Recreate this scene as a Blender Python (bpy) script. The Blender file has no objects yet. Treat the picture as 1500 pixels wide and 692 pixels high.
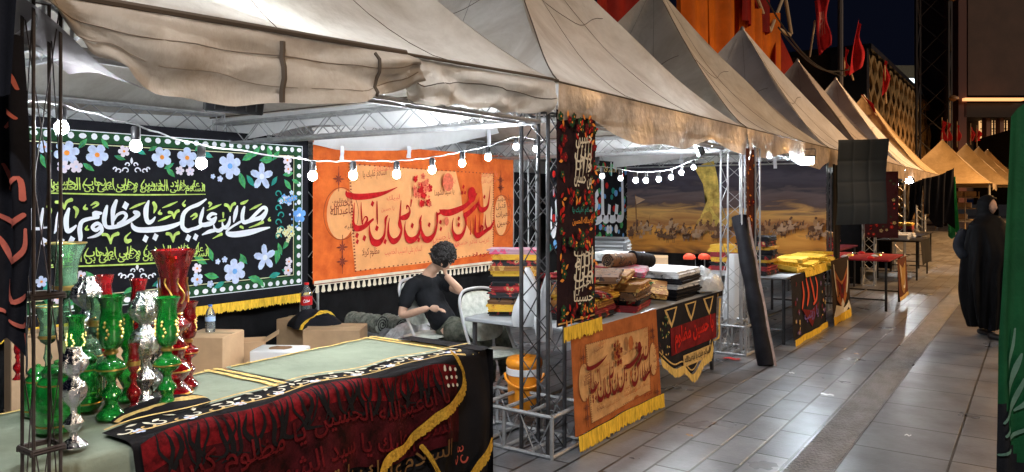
import bpy, math, random
from mathutils import Vector, Matrix, noise
R = math.radians
PI = math.pi
scene = bpy.context.scene
COL = scene.collection

# ------------------------------------------------------------------ camera
CAM_H, FPX, HOR = 1.6, 1100.0, 292.0
YAW = R(35.0)
SF, CF = math.sin(YAW), math.cos(YAW)
cam = bpy.data.cameras.new('camera')
cam.sensor_width = 36.0
cam.lens = 36.0 * FPX / 1500.0
cam.shift_y = -(346.0 - HOR) / 1500.0
cam.clip_start, cam.clip_end = 0.05, 2000.0
camo = bpy.data.objects.new('camera', cam)
COL.objects.link(camo)
camo.location = (0, 0, CAM_H)
camo.rotation_euler = (R(90), 0, YAW)
scene.camera = camo

# ------------------------------------------------------------------ night sky, one warm weak flood, exposure
world = bpy.data.worlds.new('World')
scene.world = world
world.use_nodes = True
wn = world.node_tree
bg = wn.nodes['Background']
sky = wn.nodes.new('ShaderNodeTexSky')
sky.sky_type = 'NISHITA'
sky.sun_disc = False
sky.sun_elevation = R(-5.5)
sky.sun_rotation = R(95)
wn.links.new(sky.outputs['Color'], bg.inputs['Color'])
bg.inputs['Strength'].default_value = 0.15
town = wn.nodes.new('ShaderNodeMix'); town.data_type = 'RGBA'; town.blend_type = 'ADD'; town.inputs['Factor'].default_value = 1.0
town.inputs['B'].default_value = (0.007, 0.010, 0.026, 1)      # the town's glow in the night sky
wn.links.new(sky.outputs['Color'], town.inputs['A']); wn.links.new(town.outputs['Result'], bg.inputs['Color'])
sun = bpy.data.lights.new('warm_flood', 'SUN')
sun.energy = 0.62
sun.color = (1.0, 0.80, 0.60)
sun.angle = R(12)
suno = bpy.data.objects.new('warm_flood', sun)
COL.objects.link(suno)
suno.rotation_euler = Vector((-0.90, 0.02, -0.32)).to_track_quat('-Z', 'Y').to_euler()
vs = scene.view_settings
vs.view_transform = 'Standard'
vs.look = 'None'
vs.exposure = 0.75
vs.gamma = 1.0
vs.use_curve_mapping = False
cy = scene.cycles
cy.use_denoising = True
cy.denoiser = 'OPENIMAGEDENOISE'
cy.max_bounces = 7
cy.diffuse_bounces = 3
cy.glossy_bounces = 3
cy.transmission_bounces = 6
cy.transparent_max_bounces = 8
cy.caustics_reflective = False
cy.caustics_refractive = False
cy.sample_clamp_indirect = 4.0
cy.sample_clamp_direct = 0.0
try:
    cy.use_light_tree = True
except Exception:
    pass

# ------------------------------------------------------------------ where a sight line of the photograph meets a real plane
def ray(px, py):
    u = (px - 750.0) / FPX
    return Vector((-SF + CF * u, CF + SF * u, (HOR - py) / FPX))
def at(px, py, d):
    return Vector((0, 0, CAM_H)) + ray(px, py) * d
def onx(px, py, X):
    r = ray(px, py); return at(px, py, X / r.x)
def ony(px, py, Y):
    r = ray(px, py); return at(px, py, Y / r.y)
def onz(px, py, z=0.0):
    r = ray(px, py); return at(px, py, (z - CAM_H) / r.z)

# ------------------------------------------------------------------ mesh collecting
ROOT = {}
class MB:
    def __init__(s):
        s.v = []; s.f = []; s.m = []
    def add(s, vs_, fs, m=0):
        b = len(s.v)
        s.v.extend(Vector(p) for p in vs_)
        for f in fs:
            s.f.append(tuple(i + b for i in f)); s.m.append(m)
        return s
    def box(s, c, size, rz=0.0, m=0, M=None):
        hx, hy, hz = size[0] / 2, size[1] / 2, size[2] / 2
        M = M or Matrix.Rotation(rz, 3, 'Z')
        c = Vector(c)
        vv = [c + M @ Vector((x, y, z)) for z in (-hz, hz) for x, y in ((-hx, -hy), (hx, -hy), (hx, hy), (-hx, hy))]
        return s.add(vv, [(3, 2, 1, 0), (4, 5, 6, 7), (0, 1, 5, 4), (1, 2, 6, 5), (2, 3, 7, 6), (3, 0, 4, 7)], m)
    def rbox(s, c, size, r=0.01, rz=0.0, m=0, M=None):
        """a box with chamfered edges"""
        hx, hy, hz = size[0] / 2, size[1] / 2, size[2] / 2
        M = M or Matrix.Rotation(rz, 3, 'Z'); c = Vector(c)
        rings = []
        for z, k in ((-hz, r), (-hz + r, 0), (hz - r, 0), (hz, r)):
            x, y = hx - k, hy - k
            q = r * 0.7
            rings.append([(-x + q, -y, z), (x - q, -y, z), (x, -y + q, z), (x, y - q, z), (x - q, y, z), (-x + q, y, z), (-x, y - q, z), (-x, -y + q, z)])
        vv = [c + M @ Vector(p) for ring in rings for p in ring]
        ff = [tuple(range(7, -1, -1)), tuple(range(24, 32))]
        for k in range(3):
            for i in range(8):
                j = (i + 1) % 8
                ff.append((k * 8 + i, k * 8 + j, k * 8 + 8 + j, k * 8 + 8 + i))
        return s.add(vv, ff, m)
    def tube(s, pts, r, n=6, m=0, caps=True, closed=False):
        pts = [Vector(p) for p in pts]
        k = len(pts)
        rr = r if isinstance(r, (list, tuple)) else [r] * k
        vv = []; prev = None
        for i, p in enumerate(pts):
            if closed:
                t = pts[(i + 1) % k] - pts[i - 1]
            else:
                t = pts[min(i + 1, k - 1)] - pts[max(i - 1, 0)]
            if t.length < 1e-9: t = Vector((0, 0, 1))
            t.normalize()
            if prev is None:
                a = t.cross(Vector((0, 0, 1)))
                if a.length < 1e-3: a = t.cross(Vector((1, 0, 0)))
            else:
                a = prev - t * prev.dot(t)
                if a.length < 1e-4: a = t.cross(Vector((0, 0, 1))) if abs(t.z) < .9 else t.cross(Vector((1, 0, 0)))
            a.normalize(); prev = a
            b = t.cross(a)
            for j in range(n):
                w = 2 * PI * j / n
                vv.append(p + (a * math.cos(w) + b * math.sin(w)) * rr[i])
        ff = []
        for i in range(k if closed else k - 1):
            i2 = (i + 1) % k
            for j in range(n):
                j2 = (j + 1) % n
                ff.append((i * n + j, i * n + j2, i2 * n + j2, i2 * n + j))
        if caps and not closed:
            ff.append(tuple(range(n - 1, -1, -1))); ff.append(tuple(range((k - 1) * n, k * n)))
        return s.add(vv, ff, m)
    def lathe(s, prof, n=16, c=(0, 0, 0), m=0, rfun=None, M=None, cap0=True, cap1=True):
        c = Vector(c); vv = []; k = len(prof)
        for i, (r, z) in enumerate(prof):
            for j in range(n):
                w = 2 * PI * j / n
                q = r if rfun is None else rfun(r, z, w, i)
                p = Vector((q * math.cos(w), q * math.sin(w), z))
                vv.append(c + (M @ p if M else p))
        ff = []
        for i in range(k - 1):
            for j in range(n):
                j2 = (j + 1) % n
                ff.append((i * n + j, i * n + j2, (i + 1) * n + j2, (i + 1) * n + j))
        if cap0: ff.append(tuple(range(n - 1, -1, -1)))
        if cap1: ff.append(tuple(range((k - 1) * n, k * n)))
        return s.add(vv, ff, m)
    def grid(s, fn, nu, nv, m=0, mfun=None):
        b = len(s.v)
        for j in range(nv + 1):
            for i in range(nu + 1):
                s.v.append(Vector(fn(i / nu, j / nv)))
        w = nu + 1
        for j in range(nv):
            for i in range(nu):
                s.f.append((b + j * w + i, b + j * w + i + 1, b + (j + 1) * w + i + 1, b + (j + 1) * w + i))
                s.m.append(mfun(i / nu, j / nv) if mfun else m)
        return s
    def build(s, name, mats, parent=None, smooth=True, local=False):
        me = bpy.data.meshes.new(name)
        vv = s.v
        if parent is not None and not local:
            Mi = ROOT[parent.name].inverted()
            vv = [Mi @ p for p in vv]
        me.from_pydata([tuple(p) for p in vv], [], s.f)
        if not isinstance(mats, (list, tuple)): mats = [mats]
        for x in mats: me.materials.append(x)
        me.polygons.foreach_set('material_index', s.m)
        if smooth:
            me.polygons.foreach_set('use_smooth', [True] * len(s.f))
            if smooth != 'all':
                try: me.set_sharp_from_angle(angle=R(42))
                except Exception: pass
        me.update()
        o = bpy.data.objects.new(name, me)
        COL.objects.link(o)
        if parent is not None:
            o.parent = parent; ROOT[o.name] = ROOT[parent.name]
        else:
            ROOT[o.name] = Matrix.Identity(4)
        return o

def tag(o, label=None, cat=None, group=None, kind=None):
    if label: o['label'] = label
    if cat: o['category'] = cat
    if group: o['group'] = group
    if kind: o['kind'] = kind
    return o
def thing(name, label, cat, loc=(0, 0, 0), rz=0.0, group=None):
    o = bpy.data.objects.new(name, None)
    o.empty_display_size = 0.1
    COL.objects.link(o)
    o.location = loc; o.rotation_euler = (0, 0, rz)
    ROOT[o.name] = Matrix.Translation(Vector(loc)) @ Matrix.Rotation(rz, 4, 'Z')
    return tag(o, label, cat, group)
def kids(o):
    return [c for c in bpy.data.objects if c.parent == o]
def dup(o, loc=None, rz=None, label=None, group=None, scale=None, mats=None):
    c = o.copy(); COL.objects.link(c)
    if loc is not None: c.location = loc
    if rz is not None: c.rotation_euler = (0, 0, rz)
    if scale is not None: c.scale = (scale, scale, scale) if not isinstance(scale, (tuple, list)) else scale
    if label: c['label'] = label
    if group: c['group'] = group
    for ch in kids(o):
        d = ch.copy(); COL.objects.link(d); d.parent = c
        for g in kids(ch):
            e = g.copy(); COL.objects.link(e); e.parent = d
    return c

# ------------------------------------------------------------------ materials
MATS = {}
def mat(name, col, rough=0.8, metal=0.0, var=0.0, vscale=6.0, bump=0.0, bscale=60.0, transl=0.0, trans=0.0, spec=0.5,
        emit=0.0, col2=None, sheen=0.0, vdetail=4.0, ior=1.45, coat=0.0, stretch=None):
    if name in MATS: return MATS[name]
    m = bpy.data.materials.new(name); MATS[name] = m
    m.use_nodes = True
    nt = m.node_tree; N = nt.nodes; L = nt.links
    b = N['Principled BSDF']; out = N['Material Output']
    c4 = (col[0], col[1], col[2], 1)
    b.inputs['Base Color'].default_value = c4
    b.inputs['Roughness'].default_value = rough
    b.inputs['Metallic'].default_value = metal
    b.inputs['Specular IOR Level'].default_value = spec
    b.inputs['IOR'].default_value = ior
    b.inputs['Transmission Weight'].default_value = trans
    b.inputs['Coat Weight'].default_value = coat
    b.inputs['Sheen Weight'].default_value = sheen
    if emit:
        b.inputs['Emission Color'].default_value = c4
        b.inputs['Emission Strength'].default_value = emit
    tc = None
    if var or bump:
        tc = N.new('ShaderNodeTexCoord')
        src = tc.outputs['Object']
        if stretch:
            mp = N.new('ShaderNodeMapping'); mp.inputs['Scale'].default_value = stretch
            L.new(src, mp.inputs['Vector']); src = mp.outputs['Vector']
    if var:
        n = N.new('ShaderNodeTexNoise'); n.inputs['Scale'].default_value = vscale; n.inputs['Detail'].default_value = vdetail
        n.inputs['Roughness'].default_value = 0.65
        L.new(src, n.inputs['Vector'])
        r = N.new('ShaderNodeValToRGB')
        d = col2 if col2 else tuple(x * (1 - var) for x in col)
        h = col if col2 else tuple(min(1, x * (1 + var * .6)) for x in col)
        r.color_ramp.elements[0].position = 0.32; r.color_ramp.elements[0].color = (d[0], d[1], d[2], 1)
        r.color_ramp.elements[1].position = 0.68; r.color_ramp.elements[1].color = (h[0], h[1], h[2], 1)
        L.new(n.outputs['Fac'], r.inputs['Fac'])
        L.new(r.outputs['Color'], b.inputs['Base Color'])
        colsrc = r.outputs['Color']
    if bump:
        n2 = N.new('ShaderNodeTexNoise'); n2.inputs['Scale'].default_value = bscale; n2.inputs['Detail'].default_value = 5.0
        L.new(src, n2.inputs['Vector'])
        bp = N.new('ShaderNodeBump'); bp.inputs['Strength'].default_value = bump; bp.inputs['Distance'].default_value = 0.02
        L.new(n2.outputs['Fac'], bp.inputs['Height']); L.new(bp.outputs['Normal'], b.inputs['Normal'])
    if transl:
        t = N.new('ShaderNodeBsdfTranslucent'); t.inputs['Color'].default_value = c4
        if var: L.new(colsrc, t.inputs['Color'])
        mx = N.new('ShaderNodeMixShader'); mx.inputs['Fac'].default_value = transl
        L.new(b.outputs['BSDF'], mx.inputs[1]); L.new(t.outputs['BSDF'], mx.inputs[2])
        L.new(mx.outputs['Shader'], out.inputs['Surface'])
    return m
def cloth(name, col, **k):
    k.setdefault('rough', 0.85); k.setdefault('var', 0.25); k.setdefault('vscale', 9.0); k.setdefault('bump', 0.12); k.setdefault('bscale', 120.0); k.setdefault('spec', 0.12)
    return mat(name, col, **k)

M_STEEL = mat('galvanised_steel', (0.42, 0.43, 0.44), 0.42, 0.45, var=.25, vscale=14)
M_STEELD = mat('shade_darkened_steel', (0.075, 0.075, 0.08), 0.45, 0.6, var=.3, vscale=14)  # backlit shade of the front post put into the colour; table legs share it
M_BLACKM = mat('black_painted_metal', (0.015, 0.015, 0.017), 0.45)
M_DARKPL = mat('dark_plastic', (0.02, 0.02, 0.022), 0.4)
M_WHITEPL = mat('white_plastic', (0.75, 0.76, 0.77), 0.35)
M_GREYPL = mat('grey_plastic', (0.07, 0.075, 0.08), 0.45, var=.2)
M_ORANGEPL = mat('orange_plastic', (0.85, 0.30, 0.02), 0.38, var=.08)
M_BULB = mat('lit_bulb_glass', (0.90, 0.95, 1.0), 0.3, emit=420.0)
M_LED = mat('led_panel', (0.90, 0.96, 1.0), 0.3, emit=140.0)
M_CARD = mat('cardboard', (0.50, 0.33, 0.19), 0.85, var=.15, vscale=5, bump=.05, bscale=40)
M_GOLD = mat('gold_trim', (0.75, 0.48, 0.14), 0.3, 0.9)
M_BLACK = cloth('black_cloth', (0.012, 0.012, 0.016))
M_POSTD = mat('dark_rusty_tube', (.07, .055, .05), .5, .3, var=.4, vscale=20)
M_BLACKD = cloth('dull_black_cloth', (0.008, 0.008, 0.009), var=.3)
M_YELLOW = cloth('yellow_fringe', (0.80, 0.50, 0.05), var=.45, vscale=60, stretch=(1, 1, .15))
M_CREAM = cloth('cream_cloth', (0.72, 0.66, 0.52), var=.2)
M_WHITEC = cloth('white_lettering', (0.78, 0.80, 0.86), var=.06)
M_LIME = cloth('lime_lettering', (0.52, 0.68, 0.16), var=.25, vscale=25)
M_RED = cloth('red_lettering', (0.52, 0.014, 0.016), var=.3, vscale=18)
M_DKRED = cloth('dark_red_cloth', (0.16, 0.010, 0.014), var=.4)
M_BRIGHTRED = cloth('bright_red_cloth', (0.55, 0.02, 0.015), var=.3)
M_LEAF = cloth('printed_leaf_green', (0.08, 0.36, 0.12), var=.55, vscale=16)
M_TEAL = cloth('printed_teal', (0.03, 0.30, 0.26), var=.3)
M_BLUEW = cloth('printed_pale_blue', (0.55, 0.63, 0.86), var=.22, vscale=20)
M_BLUE = cloth('printed_blue', (0.16, 0.38, 0.78), var=.2)
M_PINKW = cloth('printed_pink_white', (0.74, 0.66, 0.76), var=.1)
M_ORANGEC = cloth('printed_orange_dot', (0.85, 0.30, 0.05), var=.2)
M_DKGREEN = cloth('printed_dark_green', (0.02, 0.07, 0.03), var=.3)
M_GOLDC = cloth('gold_embroidery', (0.62, 0.42, 0.16), var=.35, vscale=40)
M_WHITET = cloth('white_tarp', (0.80, 0.81, 0.82), var=.10, vscale=2.5, bump=.25, bscale=9, transl=.25)
M_CANVAS = cloth('tent_canvas', (0.62, 0.57, 0.50), var=.0, transl=.12)

# ------------------------------------------------------------------ arabic lettering
_F = {}
def _reg(base, iso, kind):
    if kind == 2: _F[base] = (iso, iso + 1, iso + 2, iso + 3)
    else: _F[base] = (iso, iso + 1, None, None)
for b_, i_, k_ in [('ا', 0xFE8D, 1), ('آ', 0xFE81, 1), ('ب', 0xFE8F, 2), ('ة', 0xFE93, 1), ('ت', 0xFE95, 2), ('ث', 0xFE99, 2), ('ج', 0xFE9D, 2),
                   ('ح', 0xFEA1, 2), ('خ', 0xFEA5, 2), ('د', 0xFEA9, 1), ('ذ', 0xFEAB, 1), ('ر', 0xFEAD, 1), ('ز', 0xFEAF, 1), ('س', 0xFEB1, 2),
                   ('ش', 0xFEB5, 2), ('ص', 0xFEB9, 2), ('ض', 0xFEBD, 2), ('ط', 0xFEC1, 2), ('ظ', 0xFEC5, 2), ('ع', 0xFEC9, 2), ('غ', 0xFECD, 2),
                   ('ف', 0xFED1, 2), ('ق', 0xFED5, 2), ('ک', 0xFED9, 2), ('ك', 0xFED9, 2), ('ل', 0xFEDD, 2), ('م', 0xFEE1, 2), ('ن', 0xFEE5, 2),
                   ('ه', 0xFEE9, 2), ('و', 0xFEED, 1), ('ي', 0xFEF1, 2), ('أ', 0xFE83, 1), ('ئ', 0xFE89, 2)]:
    _reg(b_, i_, k_)
_F['ی'] = (0xFEEF, 0xFEF0, 0xFEF3, 0xFEF4)
def shape_arabic(t):
    out = []; i = 0; prev_joins = False
    while i < len(t):
        c = t[i]
        if c not in _F:
            out.append(c); prev_joins = False; i += 1; continue
        if c == 'ل' and i + 1 < len(t) and t[i + 1] == 'ا':
            out.append(chr(0xFEFC if prev_joins else 0xFEFB)); prev_joins = False; i += 2; continue
        f = _F[c]
        nxt = i + 1 < len(t) and t[i + 1] in _F
        if f[2] is None:
            out.append(chr(f[1] if prev_joins else f[0])); prev_joins = False
        else:
            out.append(chr((f[3] if nxt else f[1]) if prev_joins else (f[2] if nxt else f[0])))
            prev_joins = nxt
        i += 1
    return ''.join(reversed(out))
_TXT = {}
def text_mesh(s, bold=0.0):
    k = (s, bold)
    if k in _TXT: return _TXT[k]
    c = bpy.data.curves.new('lettering', 'FONT')
    c.body = shape_arabic(s); c.size = 1.0; c.resolution_u = 2; c.offset = bold
    o = bpy.data.objects.new('lettering', c); COL.objects.link(o)
    dg = bpy.context.evaluated_depsgraph_get(); dg.update()
    me = bpy.data.meshes.new_from_object(o.evaluated_get(dg))
    vv = [(p.co.x, p.co.y) for p in me.vertices]; ff = [tuple(p.vertices) for p in me.polygons]
    bpy.data.objects.remove(o); bpy.data.curves.remove(c); bpy.data.meshes.remove(me)
    if not vv: vv = [(0, 0), (1, 0), (1, 1)]; ff = []
    # every loose letter gets its own height so that no two lie in one plane
    par = list(range(len(vv)))
    def fd(a):
        while par[a] != a:
            par[a] = par[par[a]]; a = par[a]
        return a
    for f in ff:
        for q in f[1:]:
            par[fd(q)] = fd(f[0])
    ids = {}
    isl = [ids.setdefault(fd(i), len(ids)) for i in range(len(vv))]
    x0 = min(p[0] for p in vv); x1 = max(p[0] for p in vv); y0 = min(p[1] for p in vv); y1 = max(p[1] for p in vv)
    w = max(x1 - x0, 1e-6); h = max(y1 - y0, 1e-6)
    r = ([((x - x0) / w, (y - y0) / h, isl[i] % 7) for i, (x, y) in enumerate(vv)], ff, w, h)
    _TXT[k] = r
    return r

def crom(pts, k=6):
    """a smooth run through the points (tuples of any length)"""
    out = []
    n = len(pts)
    if n < 3: 
        for i in range(n - 1):
            for j in range(k):
                t = j / k
                out.append(tuple(a + (b - a) * t for a, b in zip(pts[i], pts[i + 1])))
        return out + [pts[-1]]
    for i in range(n - 1):
        p0 = pts[max(i - 1, 0)]; p1 = pts[i]; p2 = pts[i + 1]; p3 = pts[min(i + 2, n - 1)]
        for j in range(k):
            t = j / k
            out.append(tuple(0.5 * (2 * b + (c - a) * t + (2 * a - 5 * b + 4 * c - d) * t * t + (3 * b - a - 3 * c + d) * t ** 3)
                             for a, b, c, d in zip(p0, p1, p2, p3)))
    out.append(pts[-1])
    return out

# ------------------------------------------------------------------ a hanging or draped cloth one can draw on
class Cloth:
    """fn(x, y, e): metres along the cloth, metres up it, metres off its face -> a point"""
    def __init__(s, fn, W, H):
        s.fn, s.W, s.H = fn, W, H; s.mb = MB(); s.e = 0.003; s.inv = None
    @classmethod
    def hang(c, O, U, N, W, H, amp=0.008, freq=5.0, seed=0.0, V=(0, 0, 1), sag=0.0):
        O, U, N, V = Vector(O), Vector(U).normalized(), Vector(N).normalized(), Vector(V).normalized()
        def fn(x, y, e):
            w = amp * (math.sin(freq * x + seed + 0.6 * math.sin(1.7 * y + seed)) + .5 * math.sin(freq * 2.3 * x + 2.1 * y + seed * 2))
            t = min(max(x / W, 0), 1)
            return O + U * x + V * (y - sag * 4 * t * (1 - t) * max(0, y / H)) + N * (e + w)
        s = c(fn, W, H)
        s.inv = lambda P: ((P - O).dot(U), (P - O).dot(V))
        return s
    def step(s):
        s.e += 0.0002; return s.e
    def base(s, nx=40, ny=20, m=0, mfun=None):
        s.mb.grid(lambda a, b: s.fn(a * s.W, b * s.H, 0), nx, ny, m, mfun); return s
    def back(s, nx=20, ny=10, m=0):
        s.mb.grid(lambda a, b: s.fn((1 - a) * s.W, b * s.H, -0.003), nx, ny, m); return s
    def stroke(s, pts, m, k=6, e=None):
        e = s.step() if e is None else e
        q = crom(pts, k)
        # blunt the ends a little
        (ax, ay, aw), (bx, by, bw) = q[0], q[1]
        d = math.hypot(ax - bx, ay - by) or 1
        q.insert(0, (ax + (ax - bx) / d * aw * .3, ay + (ay - by) / d * aw * .3, aw * .45))
        (ax, ay, aw), (bx, by, bw) = q[-1], q[-2]
        d = math.hypot(ax - bx, ay - by) or 1
        q.append((ax + (ax - bx) / d * aw * .3, ay + (ay - by) / d * aw * .3, aw * .45))
        vv = []
        for i, (x, y, w) in enumerate(q):
            tx = q[min(i + 1, len(q) - 1)][0] - q[max(i - 1, 0)][0]; ty = q[min(i + 1, len(q) - 1)][1] - q[max(i - 1, 0)][1]
            d = math.hypot(tx, ty) or 1
            nx, ny = -ty / d, tx / d
            ee = e + i * 0.00003
            h = max(w, 1e-4) / 2
            vv.append(s.fn(x + nx * h, y + ny * h, ee)); vv.append(s.fn(x - nx * h, y - ny * h, ee))
        s.mb.add(vv, [(2 * i, 2 * i + 1, 2 * i + 3, 2 * i + 2) for i in range(len(q) - 1)], m)
        return s
    def poly(s, pts, m, e=None):
        e = s.step() if e is None else e
        cx = sum(p[0] for p in pts) / len(pts); cy_ = sum(p[1] for p in pts) / len(pts)
        vv = [s.fn(cx, cy_, e)] + [s.fn(x, y, e) for x, y in pts]
        n = len(pts)
        s.mb.add(vv, [(0, 1 + i, 1 + (i + 1) % n) for i in range(n)], m); return s
    def panel(s, x0, y0, x1, y1, m, nx=16, ny=8, e=None):
        e = s.step() if e is None else e
        s.mb.grid(lambda a, b: s.fn(x0 + (x1 - x0) * a, y0 + (y1 - y0) * b, e), nx, ny, m); return s
    def disc(s, x, y, rx, ry=None, m=0, n=12, e=None):
        ry = ry or rx
        return s.poly([(x + rx * math.cos(2 * PI * i / n), y + ry * math.sin(2 * PI * i / n)) for i in range(n)], m, e)
    def diamond(s, x, y, r, m):
        return s.poly([(x - r * .8, y - r * .35), (x - r * .15, y + r), (x + r * .8, y + r * .35), (x + r * .15, y - r)], m)
    def flower(s, x, y, r, m, mc, n=5, rot=0.3, star=False):
        s.step(); p = []
        for i in range(n * 6):
            a = 2 * PI * i / (n * 6) + rot
            u = abs(math.cos(n * (a - rot) / 2))
            q = r * ((.35 + .65 * u ** 1.2) if star else (.62 + .38 * u ** .55))
            p.append((x + q * math.cos(a), y + q * math.sin(a)))
        s.poly(p, m, s.e + r * .012); s.disc(x, y, r * .22, r * .22, mc, 8, s.e + r * .012 + .002); return s
    def leaf(s, x, y, a, l, m, w=None):
        w = w or l * .42
        c, d = math.cos(a), math.sin(a)
        p = []
        for t, k in ((0, 0), (.2, .62), (.45, 1), (.7, .75), (1, 0), (.7, -.75), (.45, -1), (.2, -.62)):
            X, Y = l * t, w * k / 2
            p.append((x + c * X - d * Y, y + d * X + c * Y))
        return s.poly(p, m)
    def text(s, t, x, y, w, h, m, bold=0.0, shear=0.0, rise=0.0, rot90=False):
        e = s.step(); s.e += 0.0006
        vv, ff, _, _ = text_mesh(t, bold)
        P = []
        for a, b, i in vv:
            X = x + a * w + shear * b * h; Y = y + b * h + rise * a
            P.append(s.fn(X, Y, e + i * 0.00008))
        s.mb.add(P, ff, m); return s
    def scroll(s, x, y, r, m, w=None, flip=1):
        w = w or r * .28
        pts = []
        for i in range(9):
            a = i / 8 * 4.4
            q = r * (1 - i / 11)
            pts.append((x + flip * q * math.cos(a), y + q * math.sin(a), w * (1 - .05 * i)))
        return s.stroke(pts, m, 3)
    def fringe(s, path, length, m, n=None, e=None, jag=0.25, down=None):
        """threads that hang from a line drawn on the cloth"""
        e = s.step() if e is None else e
        s.e += .004
        q = crom([(p[0], p[1]) for p in path], 8)
        L = [0.0]
        for i in range(1, len(q)): L.append(L[-1] + math.hypot(q[i][0] - q[i - 1][0], q[i][1] - q[i - 1][1]))
        n = n or max(6, int(L[-1] / 0.008)); rnd = random.Random(int(L[-1] * 1e5))
        up, lo = [], []; j = 0
        for i in range(n + 1):
            d = L[-1] * i / n
            while j < len(L) - 2 and L[j + 1] < d: j += 1
            t = (d - L[j]) / max(L[j + 1] - L[j], 1e-9)
            x = q[j][0] + (q[j + 1][0] - q[j][0]) * t; y = q[j][1] + (q[j + 1][1] - q[j][1]) * t
            dx, dy = down if down else (0, -1)
            l = length * (1 - jag * rnd.random())
            z = 0.003 if i % 2 else 0.0
            up.append(s.fn(x, y, e + z * .5)); lo.append(s.fn(x + dx * l + .002 * (rnd.random() - .5), y + dy * l, e + z + .003 * rnd.random()))
        vv = up + lo; w = n + 1
        s.mb.add(vv, [(i, i + 1, w + i + 1, w + i) for i in range(n)], m); return s
    def build(s, name, mats, parent=None):
        return s.mb.build(name, mats, parent, smooth='all')
# ================================================================== the setting: paving
def node_paving():
    m = bpy.data.materials.new('stone_paving'); m.use_nodes = True
    nt = m.node_tree; N = nt.nodes; L = nt.links; b = N['Principled BSDF']
    tc = N.new('ShaderNodeTexCoord')
    mp = N.new('ShaderNodeMapping'); mp.inputs['Rotation'].default_value = (0, 0, R(90)); mp.inputs['Location'].default_value = (0.0, 0.172, 0)
    L.new(tc.outputs['Object'], mp.inputs['Vector'])
    br = N.new('ShaderNodeTexBrick')
    br.offset = .5
    for k, v in (('Scale', 1.0), ('Mortar Size', .009), ('Mortar Smooth', .25), ('Bias', 0.0), ('Brick Width', .56), ('Row Height', .215)):
        br.inputs[k].default_value = v
    br.inputs['Color1'].default_value = (.25, .262, .285, 1); br.inputs['Color2'].default_value = (.125, .13, .145, 1); br.inputs['Mortar'].default_value = (.012, .011, .011, 1)
    L.new(mp.outputs['Vector'], br.inputs['Vector'])
    n = N.new('ShaderNodeTexNoise'); n.inputs['Scale'].default_value = 2.3; n.inputs['Detail'].default_value = 7; n.inputs['Roughness'].default_value = .7
    L.new(tc.outputs['Object'], n.inputs['Vector'])
    mx = N.new('ShaderNodeMix'); mx.data_type = 'RGBA'; mx.blend_type = 'MULTIPLY'; mx.inputs['Factor'].default_value = .9
    r = N.new('ShaderNodeValToRGB'); r.color_ramp.elements[0].position = .3; r.color_ramp.elements[0].color = (.40, .37, .35, 1); r.color_ramp.elements[1].position = .65; r.color_ramp.elements[1].color = (1, 1, 1, 1)
    L.new(n.outputs['Fac'], r.inputs['Fac']); L.new(br.outputs['Color'], mx.inputs['A']); L.new(r.outputs['Color'], mx.inputs['B'])
    L.new(mx.outputs['Result'], b.inputs['Base Color'])
    n2 = N.new('ShaderNodeTexNoise'); n2.inputs['Scale'].default_value = 1.8; n2.inputs['Detail'].default_value = 4
    L.new(tc.outputs['Object'], n2.inputs['Vector'])
    rr = N.new('ShaderNodeMapRange'); rr.inputs['From Min'].default_value = .3; rr.inputs['From Max'].default_value = .7; rr.inputs['To Min'].default_value = .26; rr.inputs['To Max'].default_value = .40
    L.new(n2.outputs['Fac'], rr.inputs['Value']); L.new(rr.outputs['Result'], b.inputs['Roughness'])
    n3 = N.new('ShaderNodeTexNoise'); n3.inputs['Scale'].default_value = 45; n3.inputs['Detail'].default_value = 5
    L.new(tc.outputs['Object'], n3.inputs['Vector'])
    ad = N.new('ShaderNodeMath'); ad.operation = 'MULTIPLY_ADD'; ad.inputs[1].default_value = .22
    iv = N.new('ShaderNodeMath'); iv.operation = 'SUBTRACT'; iv.inputs[0].default_value = 1.0
    L.new(br.outputs['Fac'], iv.inputs[1]); L.new(n3.outputs['Fac'], ad.inputs[0]); L.new(iv.outputs['Value'], ad.inputs[2])
    bp = N.new('ShaderNodeBump'); bp.inputs['Strength'].default_value = .5; bp.inputs['Distance'].default_value = .008
    L.new(ad.outputs['Value'], bp.inputs['Height']); L.new(bp.outputs['Normal'], b.inputs['Normal'])
    b.inputs['Specular IOR Level'].default_value = .5
    return m, br, mp
M_PAVE, _, _ = node_paving()
pv = MB(); pv.add([(-160, -40, 0), (60, -40, 0), (60, 260, 0), (-160, 260, 0)], [(0, 1, 2, 3)])
tag(pv.build('pavement', M_PAVE, smooth=False), kind='structure')
M_SLAB, brs, mps = node_paving()
M_SLAB.name = 'stone_slabs'
for k, v in (('Brick Width', .62), ('Row Height', .545), ('Mortar Size', .008)): brs.inputs[k].default_value = v
brs.offset = 0.0
brs.inputs['Color1'].default_value = (.215, .224, .24, 1); brs.inputs['Color2'].default_value = (.175, .182, .196, 1)
mps.inputs['Location'].default_value = (0.32, .435, 0)
pv = MB(); pv.add([(-.98, -40, .004), (30, -40, .004), (30, 200, .004), (-.98, 200, .004)], [(0, 1, 2, 3)])
tag(pv.build('slab_path', M_SLAB, smooth=False), kind='structure')
M_STRIP = mat('ribbed_paving', (.115, .12, .13), .5, var=.5, vscale=5, bump=.7, bscale=48, stretch=(1.6, .7, 1))
sp = MB(); y = 0.5
rnd = random.Random(4)
sp.add([(-1.225, -2, .004), (-.985, -2, .004), (-.985, 90, .004), (-1.225, 90, .004)], [(0, 1, 2, 3)])
while y < 16:
    for k in range(0):
        x = -1.19 + k * .056
        sp.rbox((x + .006 * rnd.random(), y + .03 * rnd.random(), .007), (.030, .050, .005), .002)
    y += .075
tag(sp.build('tactile_path', M_STRIP, smooth=False), kind='structure')

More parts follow.
